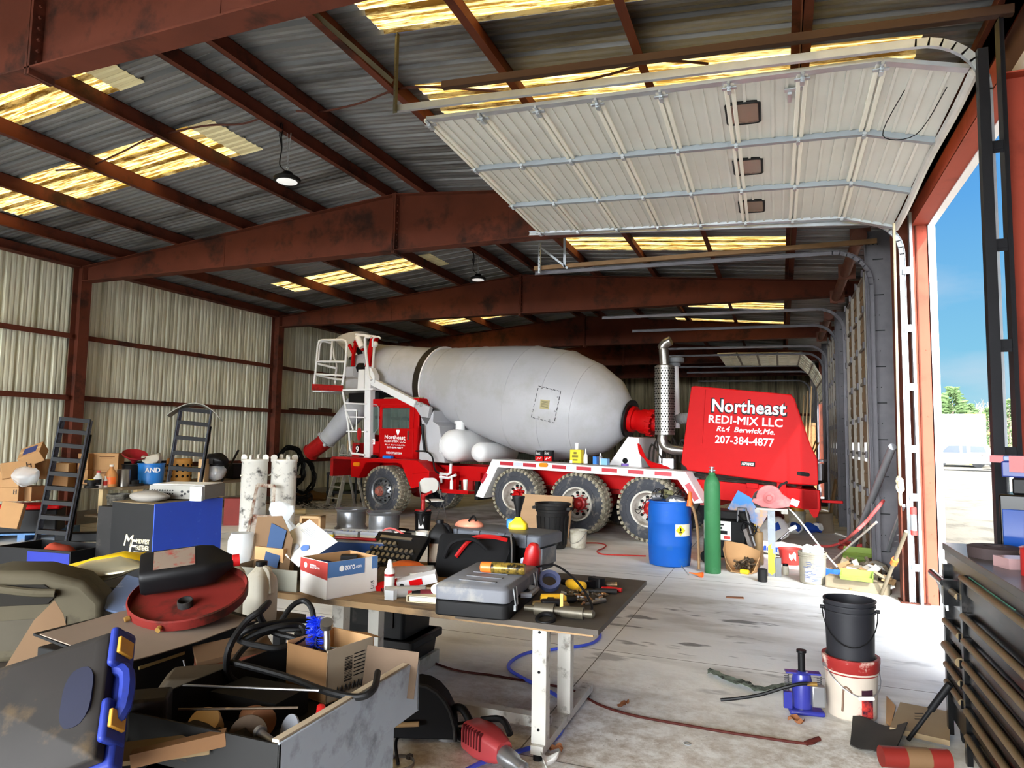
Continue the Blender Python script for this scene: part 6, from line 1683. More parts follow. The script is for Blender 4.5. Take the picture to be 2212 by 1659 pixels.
bn = thing('parts_bin', 'open dark bin with a blue side and red rags at the left of the cabinet', 'bin', (-6.35, 4.5, LZ), rad(6))
k = MB(); k.bx(-.42, .42, -.18, .25, 0, .02); k.bx(-.42, .42, -.2, -.18, 0, .22); k.bx(-.42, .42, .25, .27, 0, .22); k.bx(-.44, -.42, -.2, .27, 0, .22); k.bx(.42, .44, -.2, .27, 0, .22); k.build('tub', cblack, bn)
MB().bx(-.05, .43, -.204, -.2, .0, .2).build('blue_front', mat('dark_blue_panel', (24, 36, 120), .5), bn)
tag(MB().sph((0, 0, .1), .14, (1.2, .9, .7)).jitter(.06, 6, 7).build('shop_rag', mat('rust_red_rag', (150, 58, 40), .9), None, (-6.3, 4.53, LZ + .045)), 'rust red rag heaped in the dark bin', 'rag')
vs = thing('bench_vise', 'dark steel vise with hanging handle at the left edge', 'vise', G(30, 1205, .55) + V((-.75, -.75, .0)), rad(10))
vl = vs.location; MB().bx(-.5, .2, -.05, .05, -.02, .05).build('slide_bar', black_steel, vs); MB().bx(.12, .24, -.09, .09, -.03, .14).build('jaw', black_steel, vs); MB().cyl((-.0, -.07, .02), (.0, -.07, -.24), .018, n=10).build('handle', black_steel, vs); MB().bx(.1, .3, -.07, .07, -.13, -.02).build('base', black_steel, vs)
ft = MB().bx(.16, .24, -.05, .05, -.55, -.13).build('stand', black_steel, vs)
# ================================================================ THE CLUTTERED BENCHES IN FRONT
TZ = .74
tw_ = mat('chipped_white_steel', (206, 204, 196), .5, .1, var=.08, dirt=(84, 70, 58), dirt_amt=.34, dscale=7)
table = thing('worktable', 'long plywood-topped worktable on chipped white steel legs', 'table', (-2.17, 4.2, 0))
ply = mat('worn_plywood', (150, 122, 88), .75, var=.2, scale=3, dirt=(78, 68, 58), dirt_amt=.45, dscale=2.2, stretch=(.5, 2, 1))
MB().bx(-1.28, .499, -.72, .6, TZ - .035, TZ).bx(.499, 1.27, -.72, .6, TZ - .035, TZ - .022).build('tabletop', ply, table)
MB().bx(.5, 1.3, -.735, .61, TZ - .022, TZ + .006).build('top_board', mat('oily_dark_board', (72, 66, 60), .6, var=.3, scale=4), table)
for x, y in ((.94, -.56), (.94, -.1), (-.36, -.56), (-.36, -.16), (-1.15, -.5)): MB().bx(x - .04, x + .04, y - .035, y + .035, .076 if x > -1 else .04, TZ - .036).build('leg', tw_, table)
for x in (.94, -.36):
    MB().bx(x - .035, x + .035, -.62, .42, .03, .075).build('foot', tw_, table)
    for y in (-.6, .4): MB().cyl((x, y, 0), (x, y, .03), .025, n=12).build('foot_pad', bpl, table)
MB().cyl((-1.15, -.5, 0), (-1.15, -.5, .04), .03, n=12).build('foot_pad', bpl, table)
MB().bx(-.36, .92, -.36, -.29, .06, .12).build('stretcher', tw_, table)
k = MB()
for z in (.15, .45, .66): k.cyl((.94, -.598, z), (.94, -.594, z), .008, n=8)
k.build('bolt_hole', hole, table)


def onT(px, py, z=TZ): return G(px, py, z)


def sh(x0, x1, y0, y1, z, r=.02): return [(x0 + x1) / 2 + p[0] for p in rrect(x1 - x0, y1 - y0, r)]


def rbox(x0, x1, y0, y1, z0, z1, r=.03, taper=0.0):
    cx, cy = (x0 + x1) / 2, (y0 + y1) / 2
    a = [(cx + x, cy + y, z0) for x, y in rrect(x1 - x0 - taper, y1 - y0 - taper, r)]; b = [(cx + x, cy + y, z1) for x, y in rrect(x1 - x0, y1 - y0, r)]
    return a, b


# grey drill case lying open-side to us
gcase = mat('dusty_grey_case', (104, 106, 112), .55, var=.12, dirt=(140, 138, 132), dirt_amt=.3, dscale=4); gdark = mat('dark_grey_case', (20, 20, 21), .55, var=.15)
A_ = onT(1096, 1345)
B_ = onT(1196, 1255)
ang = math.atan2(B_.y - A_.y, B_.x - A_.x)
kc = thing('tool_case', 'grey moulded tool case with two metal latches at the table front', 'tool case', (A_.x, A_.y, TZ + .006), ang)
L_, W_ = .72, .42
a, b = rbox(0, L_, 0, W_, 0, .08, .04); MB().shell([[(x, y, z) for x, y, z in a], b]).build('base_shell', gdark, kc, bev=.008)
a, b = rbox(0, L_, 0, W_, .085, .15, .04); c_ = [((x - L_ / 2) * .94 + L_ / 2, (y - W_ / 2) * .92 + W_ / 2, .168) for x, y, z in b]
lidm = MB(); lidm.shell([a, b, c_])
for i in range(4): lidm.beam((.12 + i * .12, .1, .169), (.14 + i * .12, .32, .169), .03, .008)
lid = lidm.build('lid_shell', gcase, kc, bev=.008)
MB().tube([(.25, -.002, .083), (.27, -.05, .083), (.44, -.05, .083), (.46, -.002, .083)], .016, 8).build('handle', gcase, kc)
for x in (.12, .57):
    k = MB(); k.tube([(x - .03, -.004, .15), (x - .02, -.016, .06), (x + .02, -.016, .06), (x + .03, -.004, .15)], .0045, 6); k.bx(x - .018, x + .018, -.016, -.004, .03, .06); k.build('latch', galv, kc)
c_ = kc.matrix_basis @ V((.3, .16, .142)); q = V((cos(ang - .9), sin(ang - .9), .0))
c_ = onT(1098, 1236, TZ + .19)
fc2 = thing('spray_can', 'gold and black spray can with orange cap lying on the grey case', 'spray can', (c_.x - .0, c_.y, TZ + .212), rad(9))
MB().lathe([(-.1, .03), (-.095, .033), (.09, .033), (.1, .028)], (0, 0, 0), (1, 0, .0), 26).build('can', mat('gold_black_can', (150, 124, 52), .3, .5, dirt=(26, 24, 20), dirt_amt=.55, dscale=22), fc2, sm=60); MB().lathe([(-.165, .024), (-.16, .03), (-.1, .031)], (0, 0, 0), (1, 0, 0), 22).build('cap', orange, fc2)
# big black tote behind, with funnel jug on it
P = onT(1010, 1230); P = V((-2.28, 4.62, TZ))
tote = thing('tool_tote', 'long black tool tote with a dusty grey lid at the back of the table', 'tool box', (-2.01, 4.94, TZ), rad(-8))
for a_ in (1,):
    a, b = rbox(-.40, .40, -.17, .2, 0, .19, .03, .05); MB().shell([a, b]).build('tub', bpl, tote, bev=.006)
    a, b = rbox(-.43, .43, -.19, .22, .19, .26, .04); k = MB().shell([a, b, [((x) * .97, (y - .01) * .92 + .01, .272) for x, y, z in b]])
    for x in (-.3, -.1, .12, .3): k.bx(x - .03, x + .03, -.2, -.17, .18, .272)
    k.build('lid', mat('dusty_slate_plastic', (88, 92, 100), .5, var=.15, dirt=(40, 40, 42), dirt_amt=.35, dscale=3), tote, bev=.008)
MB().bx(.39, .41, -.1, .13, .05, .17).build('end_handle', gcase, tote)
jy = thing('jug', 'yellow and blue jug with a black funnel in it on the black tote', 'jug', (-1.89, 5.0, TZ + .273), rad(10))
MB().shell([[(x, y, z) for x, y in rrect(.15 * s_, .09 * s_, .03 * s_)] for z, s_ in ((0, .95), (.01, 1), (.04, .95), (.07, .5), (.09, .3))]).build('body', yel, jy); MB().bx(-.09, -.02, -.02, .05, 0, .075).build('blue_handle', blue_p, jy, bev=.015); MB().lathe([(.07, .012), (.13, .02), (.24, .05), (.25, .05), (.13, .015)], n=20).build('funnel', bpl, jy)
pc = thing('hard_hat', 'salmon-coloured plastic cap behind the black tote lid', 'cap', (-2.29, 4.97, TZ + .273))
MB().sph((0, 0, .0), .09, (1.35, 1, .62)).build('dome', mat('salmon_plastic', (226, 146, 120), .5), pc); MB().tube([(.02, -.06, .045), (.05, -.03, .085), (.08, -.05, .05)], .008, 6, k=4).build('clip', bpl, pc)
for o in pc.children: 
    if o.name.startswith('dome'):
        for v in o.data.vertices: v.co.z = max(v.co.z, 0)
# tool bag, oil bottle
bgm = mat('black_canvas', (10, 10, 12), .85, var=.2)
tbg = thing('tool_bag', 'black canvas tool bag with red trim leaning on the tote', 'tool bag', (-2.02, 4.52, TZ), rad(12))
loops = []
for y, w, z0, z1 in ((-.14, .5, .0, .13), (-.1, .54, 0, .22), (.0, .56, 0, .27), (.1, .56, 0, .26), (.14, .52, 0, .22)): loops.append([(x * (1 if x < 0 else .92), y + .02 * (z > .1), z0 + z) for x, z in [(p[0], p[1] + (z1) / 2) for p in rrect(w, z1, .05)]])
MB().shell(loops).jitter(.02, 6, 2).build('bag', bgm, tbg)
k = MB(); k.tube([(-.12, -.13, .14), (-.02, -.08, .26), (.12, -.05, .275), (.22, -.02, .25)], .016, 6, k=5); k.build('red_trim', redd, tbg)
k = MB(); k.tube([(-.2, -.13, .13), (-.14, -.16, .24), (.0, -.16, .27), (.1, -.14, .2)], .014, 6, k=5); k.build('carry_strap', bgm, tbg)
MB().tube([(.27, -.12, .02), (.265, -.08, .2), (.24, .02, .29), (.25, .1, .25)], .006, 5, k=4).build('zip', steel, tbg)


def flatjug(name, lb, cat, loc, rz, h, w, d, m2, capm, labm=None, rot=None, handle=True):
    o = thing(name, lb, cat, loc, rz, None, rot)
    prf = ((0, .93), (.02, 1), (h * .62, 1), (h * .74, .9), (h * .86, .5), (h * .93, .3))
    MB().shell([[(x, y, z) for x, y in rrect(w * s_, d * s_, .3 * d * s_)] for z, s_ in prf]).build('body', m2, o, bev=.004)
    MB().lathe([(h * .92, d * .2), (h * .93, d * .23), (h, d * .23)], n=20).build('cap', capm, o)
    if handle: MB().tube([(w * .1, 0, h * .9), (w * .36, 0, h * .86), (w * .46, 0, h * .7), (w * .5, 0, h * .5)], d * .12, 8, k=4).build('handle', m2, o)
    if labm: MB().bx(-w * .4, w * .36, -d * .506, -d * .5, h * .1, h * .5).build('label', labm, o)
    return o


flatjug('oil_bottle', 'black oil bottle standing left of the tool bag on the table', 'bottle', (-2.42, 4.72, TZ), rad(20), .34, .17, .13, bpl, bpl, mat('cream_red_label', (206, 190, 170), .5, dirt=(150, 40, 36), dirt_amt=.4, dscale=12))
tag(MB().lathe([(0, .055), (.02, .06), (.16, .05), (.2, .028), (.21, .0)], n=20, cap=(True, False)).build('red_funnel', redd, None, (-1.5, 4.2, TZ + .11), (rad(14), rad(12), 0)), 'dark red plastic scoop standing behind the grey case', 'scoop')
tag(MB().sph((0, 0, .05), .05, (1.4, .7, 1.2)).jitter(.04, 14, 3).build('work_glove', mat('blue_white_cloth', (170, 180, 196), .9), None, (-1.62, 4.5, TZ + .05)), 'crumpled grey-white cloth between tool bag and tote end', 'cloth')
# zoro carton
za, zb, zc = onT(705, 1296), onT(814, 1276), onT(650, 1283)
zr = thing('cardboard_box', 'open white carton with blue and red bands and a blue roll inside', 'cardboard box', (za.x, za.y, TZ), math.atan2(zb.y - za.y, zb.x - za.x))
ZW, ZD, ZH = (zb - za).length, .30, .215
wc = mat('white_carton', (226, 222, 216), .75, var=.05); bz_, rz_ = mat('blue_carton_print', (82, 118, 166), .7, var=.04), mat('red_carton_print', (176, 64, 58), .7, var=.04)
for nm, a in (('front_panel', (0, ZW, 0, .004, 0, ZH)), ('left_panel', (0, .004, 0, ZD, 0, ZH)), ('right_panel', (ZW - .004, ZW, 0, ZD, 0, ZH)), ('back_panel', (0, ZW, ZD - .004, ZD, 0, ZH)), ('bottom_panel', (0, ZW, 0, ZD, 0, .004))): MB().bx(*a).build(nm, wc, zr)
k = MB(); k.bx(.004, ZW - .004, .004, .006, ZH * .3, ZH); k.bx(.004, ZW - .004, ZD - .006, ZD - .004, .01, ZH); k.bx(.004, .006, .004, ZD - .004, .01, ZH); k.bx(ZW - .006, ZW - .004, .004, ZD - .004, .01, ZH); k.build('inner_face', card, zr)
MB().bx(.003, ZW * .73, -.0012, 0, ZH * .58, ZH).build('blue_band', bz_, zr); MB().bx(ZW * .88, ZW - .003, -.0012, 0, ZH * .66, ZH).build('blue_band', bz_, zr)
MB().prism([(-.0012, -.002, ZH * .99), (-.0012, ZD + .002, ZH * .98), (-.0012, ZD + .002, ZH * .62), (-.0012, -.002, ZH * .52)], (.001, 0, 0)).build('red_band', rz_, zr)
text('zoro', zr, (ZW * .43, -.0015, ZH * .79), 1, lwhite, FR, .02, width=ZW * .2, height=.028, ext=.0006); text('.com', zr, (ZW * .6, -.0015, ZH * .785), 1, lwhite, FR, .0, width=ZW * .12, height=.015, ext=.0006)
text('zoro', zr, (-.0015, ZD * .52, ZH * .8), 1, lwhite, (pi / 2, 0, -pi / 2), .02, width=ZD * .24, height=.026, ext=.0006); text('.com', zr, (-.0015, ZD * .34, ZH * .785), 1, lwhite, (pi / 2, 0, -pi / 2), .0, width=ZD * .12, height=.013, ext=.0006)
for x0, rt_ in (((ZW * .27, -.0016, ZH * .79), 0), ((-.0016, ZD * .8, ZH * .8), 1)):
    k = MB(); r_ = .019; v6 = [(r_ * cos(rad(30 + 60 * i)), r_ * sin(rad(30 + 60 * i))) for i in range(6)]
    k.prism([(V(x0) + (V((x, 0, z)) if not rt_ else V((0, -x, z)))) for x, z in v6], (0, -.0006, 0) if not rt_ else (-.0006, 0, 0)); k.build('cube_mark', lwhite, zr)
text('U15', zr, (ZW * .9, -.0015, ZH * .2), 1, lblack, (pi / 2, -pi / 2, 0), 0, width=.05, height=.025, ext=.0006)
tag(MB().lathe([(0, .09), (.06, .09), (.06, .055), (0, .055)], n=30, cap=(False, False)).build('tape_roll', mat('navy_tape', (22, 34, 96), .5), None, zr.matrix_basis @ V((ZW * .36, ZD * .5, .12)), (rad(-14), rad(8), 0)), 'navy blue roll lying in the white carton', 'tape')
tag(MB().bx(-.05, .05, -.04, .04, 0, .2).build('small_black_box', bpl, None, zr.matrix_basis @ V((ZW * .76, ZD * .62, .008)), (0, 0, .5)), 'small black box inside the white carton', 'box')
# steel trough and documents left of it
st = thing('steel_trough', 'dusty steel trough left of the white carton', 'trough', (-3.06, 3.66, TZ), rad(6)); k = MB(); k.bx(-.22, .26, -.16, -.155, 0, .13); k.bx(-.22, .26, .155, .16, 0, .13); k.bx(-.22, .26, -.16, .16, 0, .005); k.bx(-.22, -.215, -.16, .16, 0, .13); k.build('pan', mat('dusty_zinc', (140, 138, 126), .5, .4, var=.2), st)
ob = thing('cardboard_box', 'opened brown and blue carton with papers tilted in the steel trough', 'cardboard box', (-3.13, 3.7, TZ + .06), rad(-4))
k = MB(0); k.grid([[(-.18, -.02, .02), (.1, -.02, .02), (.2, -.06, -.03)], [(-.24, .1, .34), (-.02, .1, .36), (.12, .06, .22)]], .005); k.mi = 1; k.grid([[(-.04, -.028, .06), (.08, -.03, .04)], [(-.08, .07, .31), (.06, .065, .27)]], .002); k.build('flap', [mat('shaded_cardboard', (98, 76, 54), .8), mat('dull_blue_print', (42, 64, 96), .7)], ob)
k = MB(); k.bx(-.15, .1, -.0, .1, 0, .16); k.build('inner_tray', card, ob)
dc = thing('documents', 'white sheets with a round blue stamp fanned over the brown carton', 'paper', (-2.98, 3.82, TZ + .25), rad(-14), rot=(rad(30), rad(24), rad(-14)))
MB().grid([[(x, y, .01 * sin(5 * x)) for x in (-.16, -.05, .06, .17)] for y in (-.14, 0, .16)], .003).build('sheet', paper, dc)
k = MB(0); k.lathe([(.004, .028), (.005, .028)], (.06, -.02, .005), (0, 0, 1), 20); k.mi = 1; k.lathe([(.004, .028), (.005, .028)], (.0, -.06, .005), (0, 0, 1), 20); k.mi = 1
for i in range(6): k.bx(-.1, .02 + .01 * (i % 3), .05 + i * .012, .053 + i * .012, .011, .0125)
k.build('print', [mat('stamp_blue', (96, 128, 190), .7), mat('print_grey', (170, 174, 180), .7)], dc)
pb = thing('plastic_bag', 'clear plastic bag standing up behind the papers at the table end', 'bag', (-3.42, 4.2, TZ))
loops = []
for z, r, dx in ((0, .14, 0), (.1, .19, .02), (.2, .17, .02), (.28, .09, -.02), (.33, .06, -.05), (.4, .1, -.06), (.45, .09, -.05), (.47, .03, -.05)): loops.append([(dx + r * cos(2 * pi * i / 24) * (1 + .12 * sin(5 * i + z * 20)), r * .75 * sin(2 * pi * i / 24), z) for i in range(24)])
MB().shell(loops).jitter(.025, 9, 4).build('film', clear, pb)
MB().lathe([(0, .09), (.25, .09), (.3, .07)], n=22).build('jar', mat('milky_jar', (200, 204, 204), .3, alpha=.6), None, (-3.4, 3.72, TZ)); tag(COL.objects[-1], 'milky clear plastic jar left of the opened carton', 'jar')
# blue tool chest with trays on it
bc = thing('tool_chest', 'blue steel tool chest with drawer handle at the back of the table', 'tool chest', (-3.02, 4.55, TZ), rad(10))
MB().bx(-.36, .26, -.13, .22, 0, .17).build('body', mat('dark_teal_blue', (20, 64, 128), .4, var=.1), bc, bev=.004); MB().bx(.262, .27, -.13, .22, 0, .17).build('side', blue_p, bc); MB().bx(-.37, .275, -.14, .23, .17, .18).build('top_edge', mat('grey_mat', (140, 144, 148), .7), bc)
MB().tube([(-.12, -.13, .08), (-.12, -.155, .08), (.1, -.155, .08), (.1, -.13, .08)], .006, 6).build('drawer_handle', steel, bc)
for i, (x, y, w, d, h, m2, lb) in enumerate(((-.3, .05, .17, .13, .045, yel, 'yellow parts organizer on the blue chest, at its left'), (-.12, .08, .2, .15, .05, dwpl, 'clear-lidded white parts tray on the blue chest, in its middle'), (.1, .08, .2, .14, .05, dwpl, 'clear-lidded white parts tray on the blue chest, at its right'))):
    o = thing('parts_organizer', lb, 'organizer', bc.matrix_basis @ V((x, y, .181)), rad(10)); MB().bx(-w / 2, w / 2, -d / 2, d / 2, 0, h * .5).build('tray', m2, o); MB().bx(-w / 2, w / 2, -d / 2, d / 2, h * .5, h).build('lid', clear, o)
    for q in range(7): MB().bx(-w * .42 + q * w * .13, -w * .42 + q * w * .13 + .008, -d * .42, d * .3, h * .45, h * .8).build('bit', steel if q % 2 else blueprint, o)
tag(MB().cyl((-.16, 0, .01), (.18, 0, .01), .011, n=12).build('screwdriver', redd, None, bc.matrix_basis @ V((.0, -.09, .183)), (0, 0, .1)), 'red-handled screwdriver on the front edge of the blue chest', 'screwdriver')
tag(MB().tube([(0, 0, .0), (.05, 0, .05), (.13, 0, .055), (.24, .02, .0)], .007, 6, k=5).build('cable', MATS['pink_red_hose'], None, bc.matrix_basis @ V((.1, .16, .19))), 'thin pink-red cable arched over the blue chest', 'cable')
for i, (dx, lb) in enumerate(((-.42, 'small blue and white packet at the left end of the blue chest'), (-.46, 'small white bottle behind the blue packet'))): tag((MB().bx(-.05, .05, -.03, .03, 0, .09) if i == 0 else MB().lathe([(0, .03), (.1, .03), (.13, .012)], n=14)).build('packet' if i == 0 else 'bottle', blueprint if i == 0 else wpl, None, bc.matrix_basis @ V((dx, .0 + .12 * i, 0)), (0, 0, .3)), lb, 'packet' if i == 0 else 'bottle')
# socket set
ss = thing('socket_set', 'black socket set case standing open with chrome sockets', 'socket set', (-2.66, 4.36, TZ), rad(-8), rot=(rad(46), 0, rad(-10)))
MB().bx(-.24, .24, -.02, .3, 0, .045).build('case', bpl, ss, bev=.006)
for j in range(4):
    for i in range(9 if j < 3 else 5): MB().lathe([(0, .015), (.03, .017), (.03, .008)], (-.19 + i * .047, .04 + j * .05, .04), (0, 0, 1), 12).build('socket', chrome, ss)
MB().beam((-.18, .25, .05), (.12, .25, .05), .022, .016).build('ratchet', chrome, ss)
s2 = thing('wrench_roll', 'open black tray of chrome wrenches left of the socket set', 'wrench set', (-2.82, 4.2, TZ), rad(20)); MB().bx(-.2, .2, -.1, .1, 0, .03).build('tray', bpl, s2)
for i in range(7): MB().beam((-.16 + i * .05, -.08, .036), (-.14 + i * .05, .08, .036), .014, .01).build('wrench', chrome, s2)
tag(MB().shell([[(x, y, 0) for x, y in rrect(.34, .2, .06)], [(x * .9, y * .8, .07) for x, y in rrect(.34, .2, .06)], [(x * .45, y * .5, .1) for x, y in rrect(.34, .2, .06)]]).build('orange_shroud', orange, None, (-2.42, 4.25, TZ), (0, 0, rad(-20))), 'orange plastic saw housing lying behind the grey bag', 'housing')
tag(MB().lathe([(-.2, .05), (.18, .06), (.2, .02)], (0, 0, .06), (1, .25, .05), 14, squash=.5).jitter(.02, 10, 1).build('plastic_sleeve', mat('smoky_plastic_sleeve', (150, 146, 140), .2, alpha=.55), None, (-2.32, 4.06, TZ)), 'smoky clear plastic sleeve lying across the table clutter', 'sleeve')
gt = thing('carton_tube', 'red and silver boxed cartridge leaning on the spray can', 'box', (-2.2, 3.86, TZ + .05), rot=(rad(14), rad(-14), rad(20))); MB().bx(-.19, .19, -.03, .03, -.03, .03).build('carton', mat('silver_carton', (186, 184, 184), .5), gt); MB().bx(-.192, -.06, -.032, .032, -.032, .032).build('red_end', red, gt); MB().bx(.02, .1, -.033, -.03, -.02, .02).build('red_print', red, gt); MB().cyl((-.03, -.036, 0), (-.03, -.03, 0), .014, n=12).build('hang_hole', hole, gt)
for i in range(4): MB().bx(-.16 + i * .012, -.153 + i * .012, -.0345, -.032, -.015, .015).build('barcode', lblack, gt)
lc = thing('spray_can', 'silver spray can lying at the table edge in front of the white carton', 'spray can', G(836, 1283, TZ + .035) + V((.06, .1, 0)), rad(32)); MB().lathe([(-.12, .022), (-.115, .034), (.12, .034), (.13, .026)], (0, 0, 0), (1, 0, 0), 24).build('can', mat('silver_can', (178, 178, 176), .3, .5, var=.12), lc, sm=60); MB().lathe([(-.122, .0), (-.118, .018)], (0, 0, 0), (1, 0, 0), 18).build('base_dome', steel, lc)
for i in range(2): MB().bx(.02 + .04 * i, .045 + .04 * i, -.0352, -.034, -.012, .012).build('print', redd, lc)
up = thing('spray_can', 'white upright spray can beside the right end of the white carton', 'spray can', (-2.28, 3.78, TZ)); MB().lathe([(0, .032), (.13, .032), (.15, .02)], n=22).build('can', wpl, up); MB().lathe([(.15, .016), (.16, .02), (.18, .014), (.2, .01)], n=16).build('cap', wpl, up); MB().lathe([(.1, .0325), (.115, .0325)], n=22, cap=(False, False)).build('red_band', redd, up)
tag(MB().lathe([(-.04, .045), (.04, .045), (.05, .02)], (0, 0, .045), (1, .6, .1), 20).build('white_filter', wpl, None, (-2.2, 3.98, TZ)), 'white round filter lying behind the upright white spray can', 'filter')
mc = thing('maroon_can', 'maroon can with a black cap lying in front of the boxed cartridge', 'can', (-1.96, 3.72, TZ + .03), rad(28)); MB().lathe([(-.06, .028), (.07, .028)], (0, 0, 0), (1, 0, 0), 20).build('can', mat('maroon_paint', (98, 26, 38), .35), mc); MB().lathe([(-.11, .02), (-.06, .026)], (0, 0, 0), (1, 0, 0), 16).build('cap', bpl, mc)
tag(MB().lathe([(0, .045), (.05, .045), (.055, .0)], (0, 0, .02), (.2, -.5, .9), 18).build('clear_cup', clear, None, (-1.84, 3.92, TZ)), 'clear plastic cup tipped between the boxed cartridge and bag', 'cup')
for i, (x, y, s_, lb) in enumerate(((-1.83, 3.74, .075, 'white plastic bag crumpled on the cream binder end'), (-1.66, 4.08, .1, 'white plastic bag crumpled behind the grey case'))): tag(MB().sph((0, 0, s_ * .5), s_, (1.5, .9, .55), 20, 12).jitter(.06, 12, i).build('plastic_bag', mat('milky_film', (222, 220, 212), .35, alpha=.8), None, (x, y, TZ + .03 * (1 - i))), lb, 'bag')
bd = thing('ring_binder', 'cream ring binder lying at the table edge left of the grey case', 'binder', G(922, 1300, TZ) + V((.02, .07, 0)), rad(8)); k = MB(); k.bx(-.14, .16, -.1, .14, .034, .038); k.bx(-.14, .16, -.1, .14, 0, .004); k.bx(-.144, -.14, -.1, .14, 0, .038); k.build('cover', mat('cream_cover', (208, 196, 166), .6), bd); MB().bx(-.13, .15, -.09, .13, .005, .028).build('pages', paper, bd)
tag(MB().cyl((-.1, 0, .006), (.1, .05, .006), .006, n=8).build('steel_rod', steel, None, G(880, 1290, TZ) + V((-.02, .03, 0))), 'thin steel rod beside the silver spray can', 'rod')
tag(MB().bx(-.03, .03, -.02, .02, 0, .055).build('clear_box', clear, None, G(838, 1297, TZ) + V((0, .03, 0))), 'small clear plastic box at the table edge by the silver can', 'box')
# right end of the table: drills and machine parts
def drill(name, lb, loc, rz, rot=None):
    o = thing(name, lb, 'drill', loc, rz, None, rot)
    MB().lathe([(-.09, .02), (-.085, .032), (.02, .033), (.05, .026), (.06, .02)], (0, 0, .0), (1, 0, 0), 20).build('motor_housing', mat('drill_yellow', (222, 170, 36), .45, var=.1, dirt=(92, 70, 30), dirt_amt=.35, dscale=10), o); MB().lathe([(.06, .018), (.1, .02), (.12, .012)], (0, 0, 0), (1, 0, 0), 16).build('chuck', bpl, o)
    MB().beam((-.03, -.01, -.0), (-.05, -.13, -.0), .035, .04, (0, 0, 1)).build('grip', bpl, o); a, b = rbox(-.1, .01, -.19, -.13, -.035, .035, .015); MB().shell([a, b]).build('battery', bpl, o, bev=.004); return o


drill('cordless_drill', 'yellow cordless drill lying nearest at the table right end', (-1.22, 3.86, TZ + .042), rad(24)); drill('cordless_drill', 'yellow cordless drill lying behind the blue tape roll', (-1.24, 4.3, TZ + .042), rad(150))
tag(MB().lathe([(0, .07), (.035, .07), (.035, .045), (0, .045)], n=28, cap=(False, False)).build('tape_roll', mat('blue_grey_tape', (84, 92, 128), .5), None, (-1.36, 4.16, TZ + .07), (rad(40), rad(20), 0)), 'blue-grey tape roll propped behind the grey case', 'tape')
sf = thing('pto_shaft', 'greasy splined drive shaft lying at the front of the table right end', 'shaft', (-1.13, 3.62, TZ + .04), rad(2)); MB().lathe([(-.19, .016), (-.13, .016), (-.13, .034), (-.02, .036), (-.02, .022), (.02, .024), (.02, .03), (.14, .032), (.14, .02), (.19, .022), (.2, .012)], (0, 0, 0), (1, 0, -.0), 24).build('shaft', mat('greasy_brown_steel', (84, 78, 66), .45, .5, var=.3, dirt=(40, 36, 30), dirt_amt=.4), sf)
MB().box((.02, 0, .06), (.018, .02, .07)).build('lever', mat('brass', (176, 140, 76), .35, .7), sf)
tag(MB().lathe([(-.11, .02), (-.04, .03), (.08, .03), (.1, .016)], (0, 0, .03), (1, .1, 0), 20).build('fitting', mat('dull_brass', (128, 106, 66), .4, .6, var=.3), None, (-1.2, 3.73, TZ + .006)), 'dull brass hose fitting lying behind the drive shaft', 'fitting')
tag(MB().tube([(.045 * cos(a), .045 * sin(a), .012) for a in [2 * pi * i / 24 for i in range(24)]], .012, 8, closed=True).build('bearing_ring', bpl, None, (-1.17, 3.53, TZ + .006), (rad(20), 0, 0)), 'black bearing ring in front of the drive shaft', 'ring')
MISC = [('hose_clamp', 'ring'), ('bolt', 'bolt'), ('wrench', 'wrench'), ('chisel', 'chisel'), ('pliers', 'pliers')]
for i, (x, y, a, L_, r, m2, nm, lb) in enumerate(((-1.02, 4.0, 60, .16, .011, chrome, 'extension_bar', 'chrome extension bar slanting toward the table corner'), (-1.06, 4.28, 20, .2, .016, dbpl, 'chisel', 'dark chisel bar lying at the right table edge'), (-1.02, 4.38, -6, .15, .014, redd, 'screwdriver', 'dark red screwdriver lying at the right edge of the table'), (-1.05, 3.74, 8, .1, .012, mat('copper_brass', (170, 120, 76), .4, .6), 'brass_fitting', 'small brass fitting near the front right table corner'), (-1.24, 4.46, 70, .18, .012, steel, 'wrench', 'steel wrench lying behind the second drill'), (-1.12, 4.46, 15, .24, .02, oily, 'air_ratchet', 'dark air ratchet at the back of the table right end'))):
    d = V((cos(rad(a)), sin(rad(a)), 0)) * L_ / 2; tag(MB().lathe([(0, r * .7), (L_ * .3, r * .7), (L_ * .34, r), (L_, r)], -d + V((0, 0, r)), d, 12).build(nm, m2, None, (x, y, TZ + .006)), lb, nm.split('_')[-1])
rnd = random.Random(17); k = MB()
for i in range(60):
    c = V((rnd.uniform(-1.25, -1.0), rnd.uniform(3.95, 4.25), TZ + .016)); k.mi = rnd.choice((0, 0, 1, 2)); a = rnd.uniform(0, 6.28); k.cyl(c, c + V((.035 * cos(a), .035 * sin(a), rnd.uniform(-.005, .01))), rnd.uniform(.005, .009), n=7)
o = tag(k.build('loose_bolts', [oily, steel, MATS['copper_brass']], None), 'scatter of loose bolts and brass fittings by the drills', 'bolts'); o['kind'] = 'stuff'
tag(MB().tube([(-1.45, 4.12, TZ + .16), (-1.3, 4.1, TZ + .19), (-1.12, 3.98, TZ + .12), (-1.0, 3.84, TZ + .02), (-1.06, 3.72, TZ + .016), (-1.2, 3.72, TZ + .05)], .007, 6, k=8).build('black_cable', bpl, None), 'black cable arching over the drills at the table right end', 'cable')
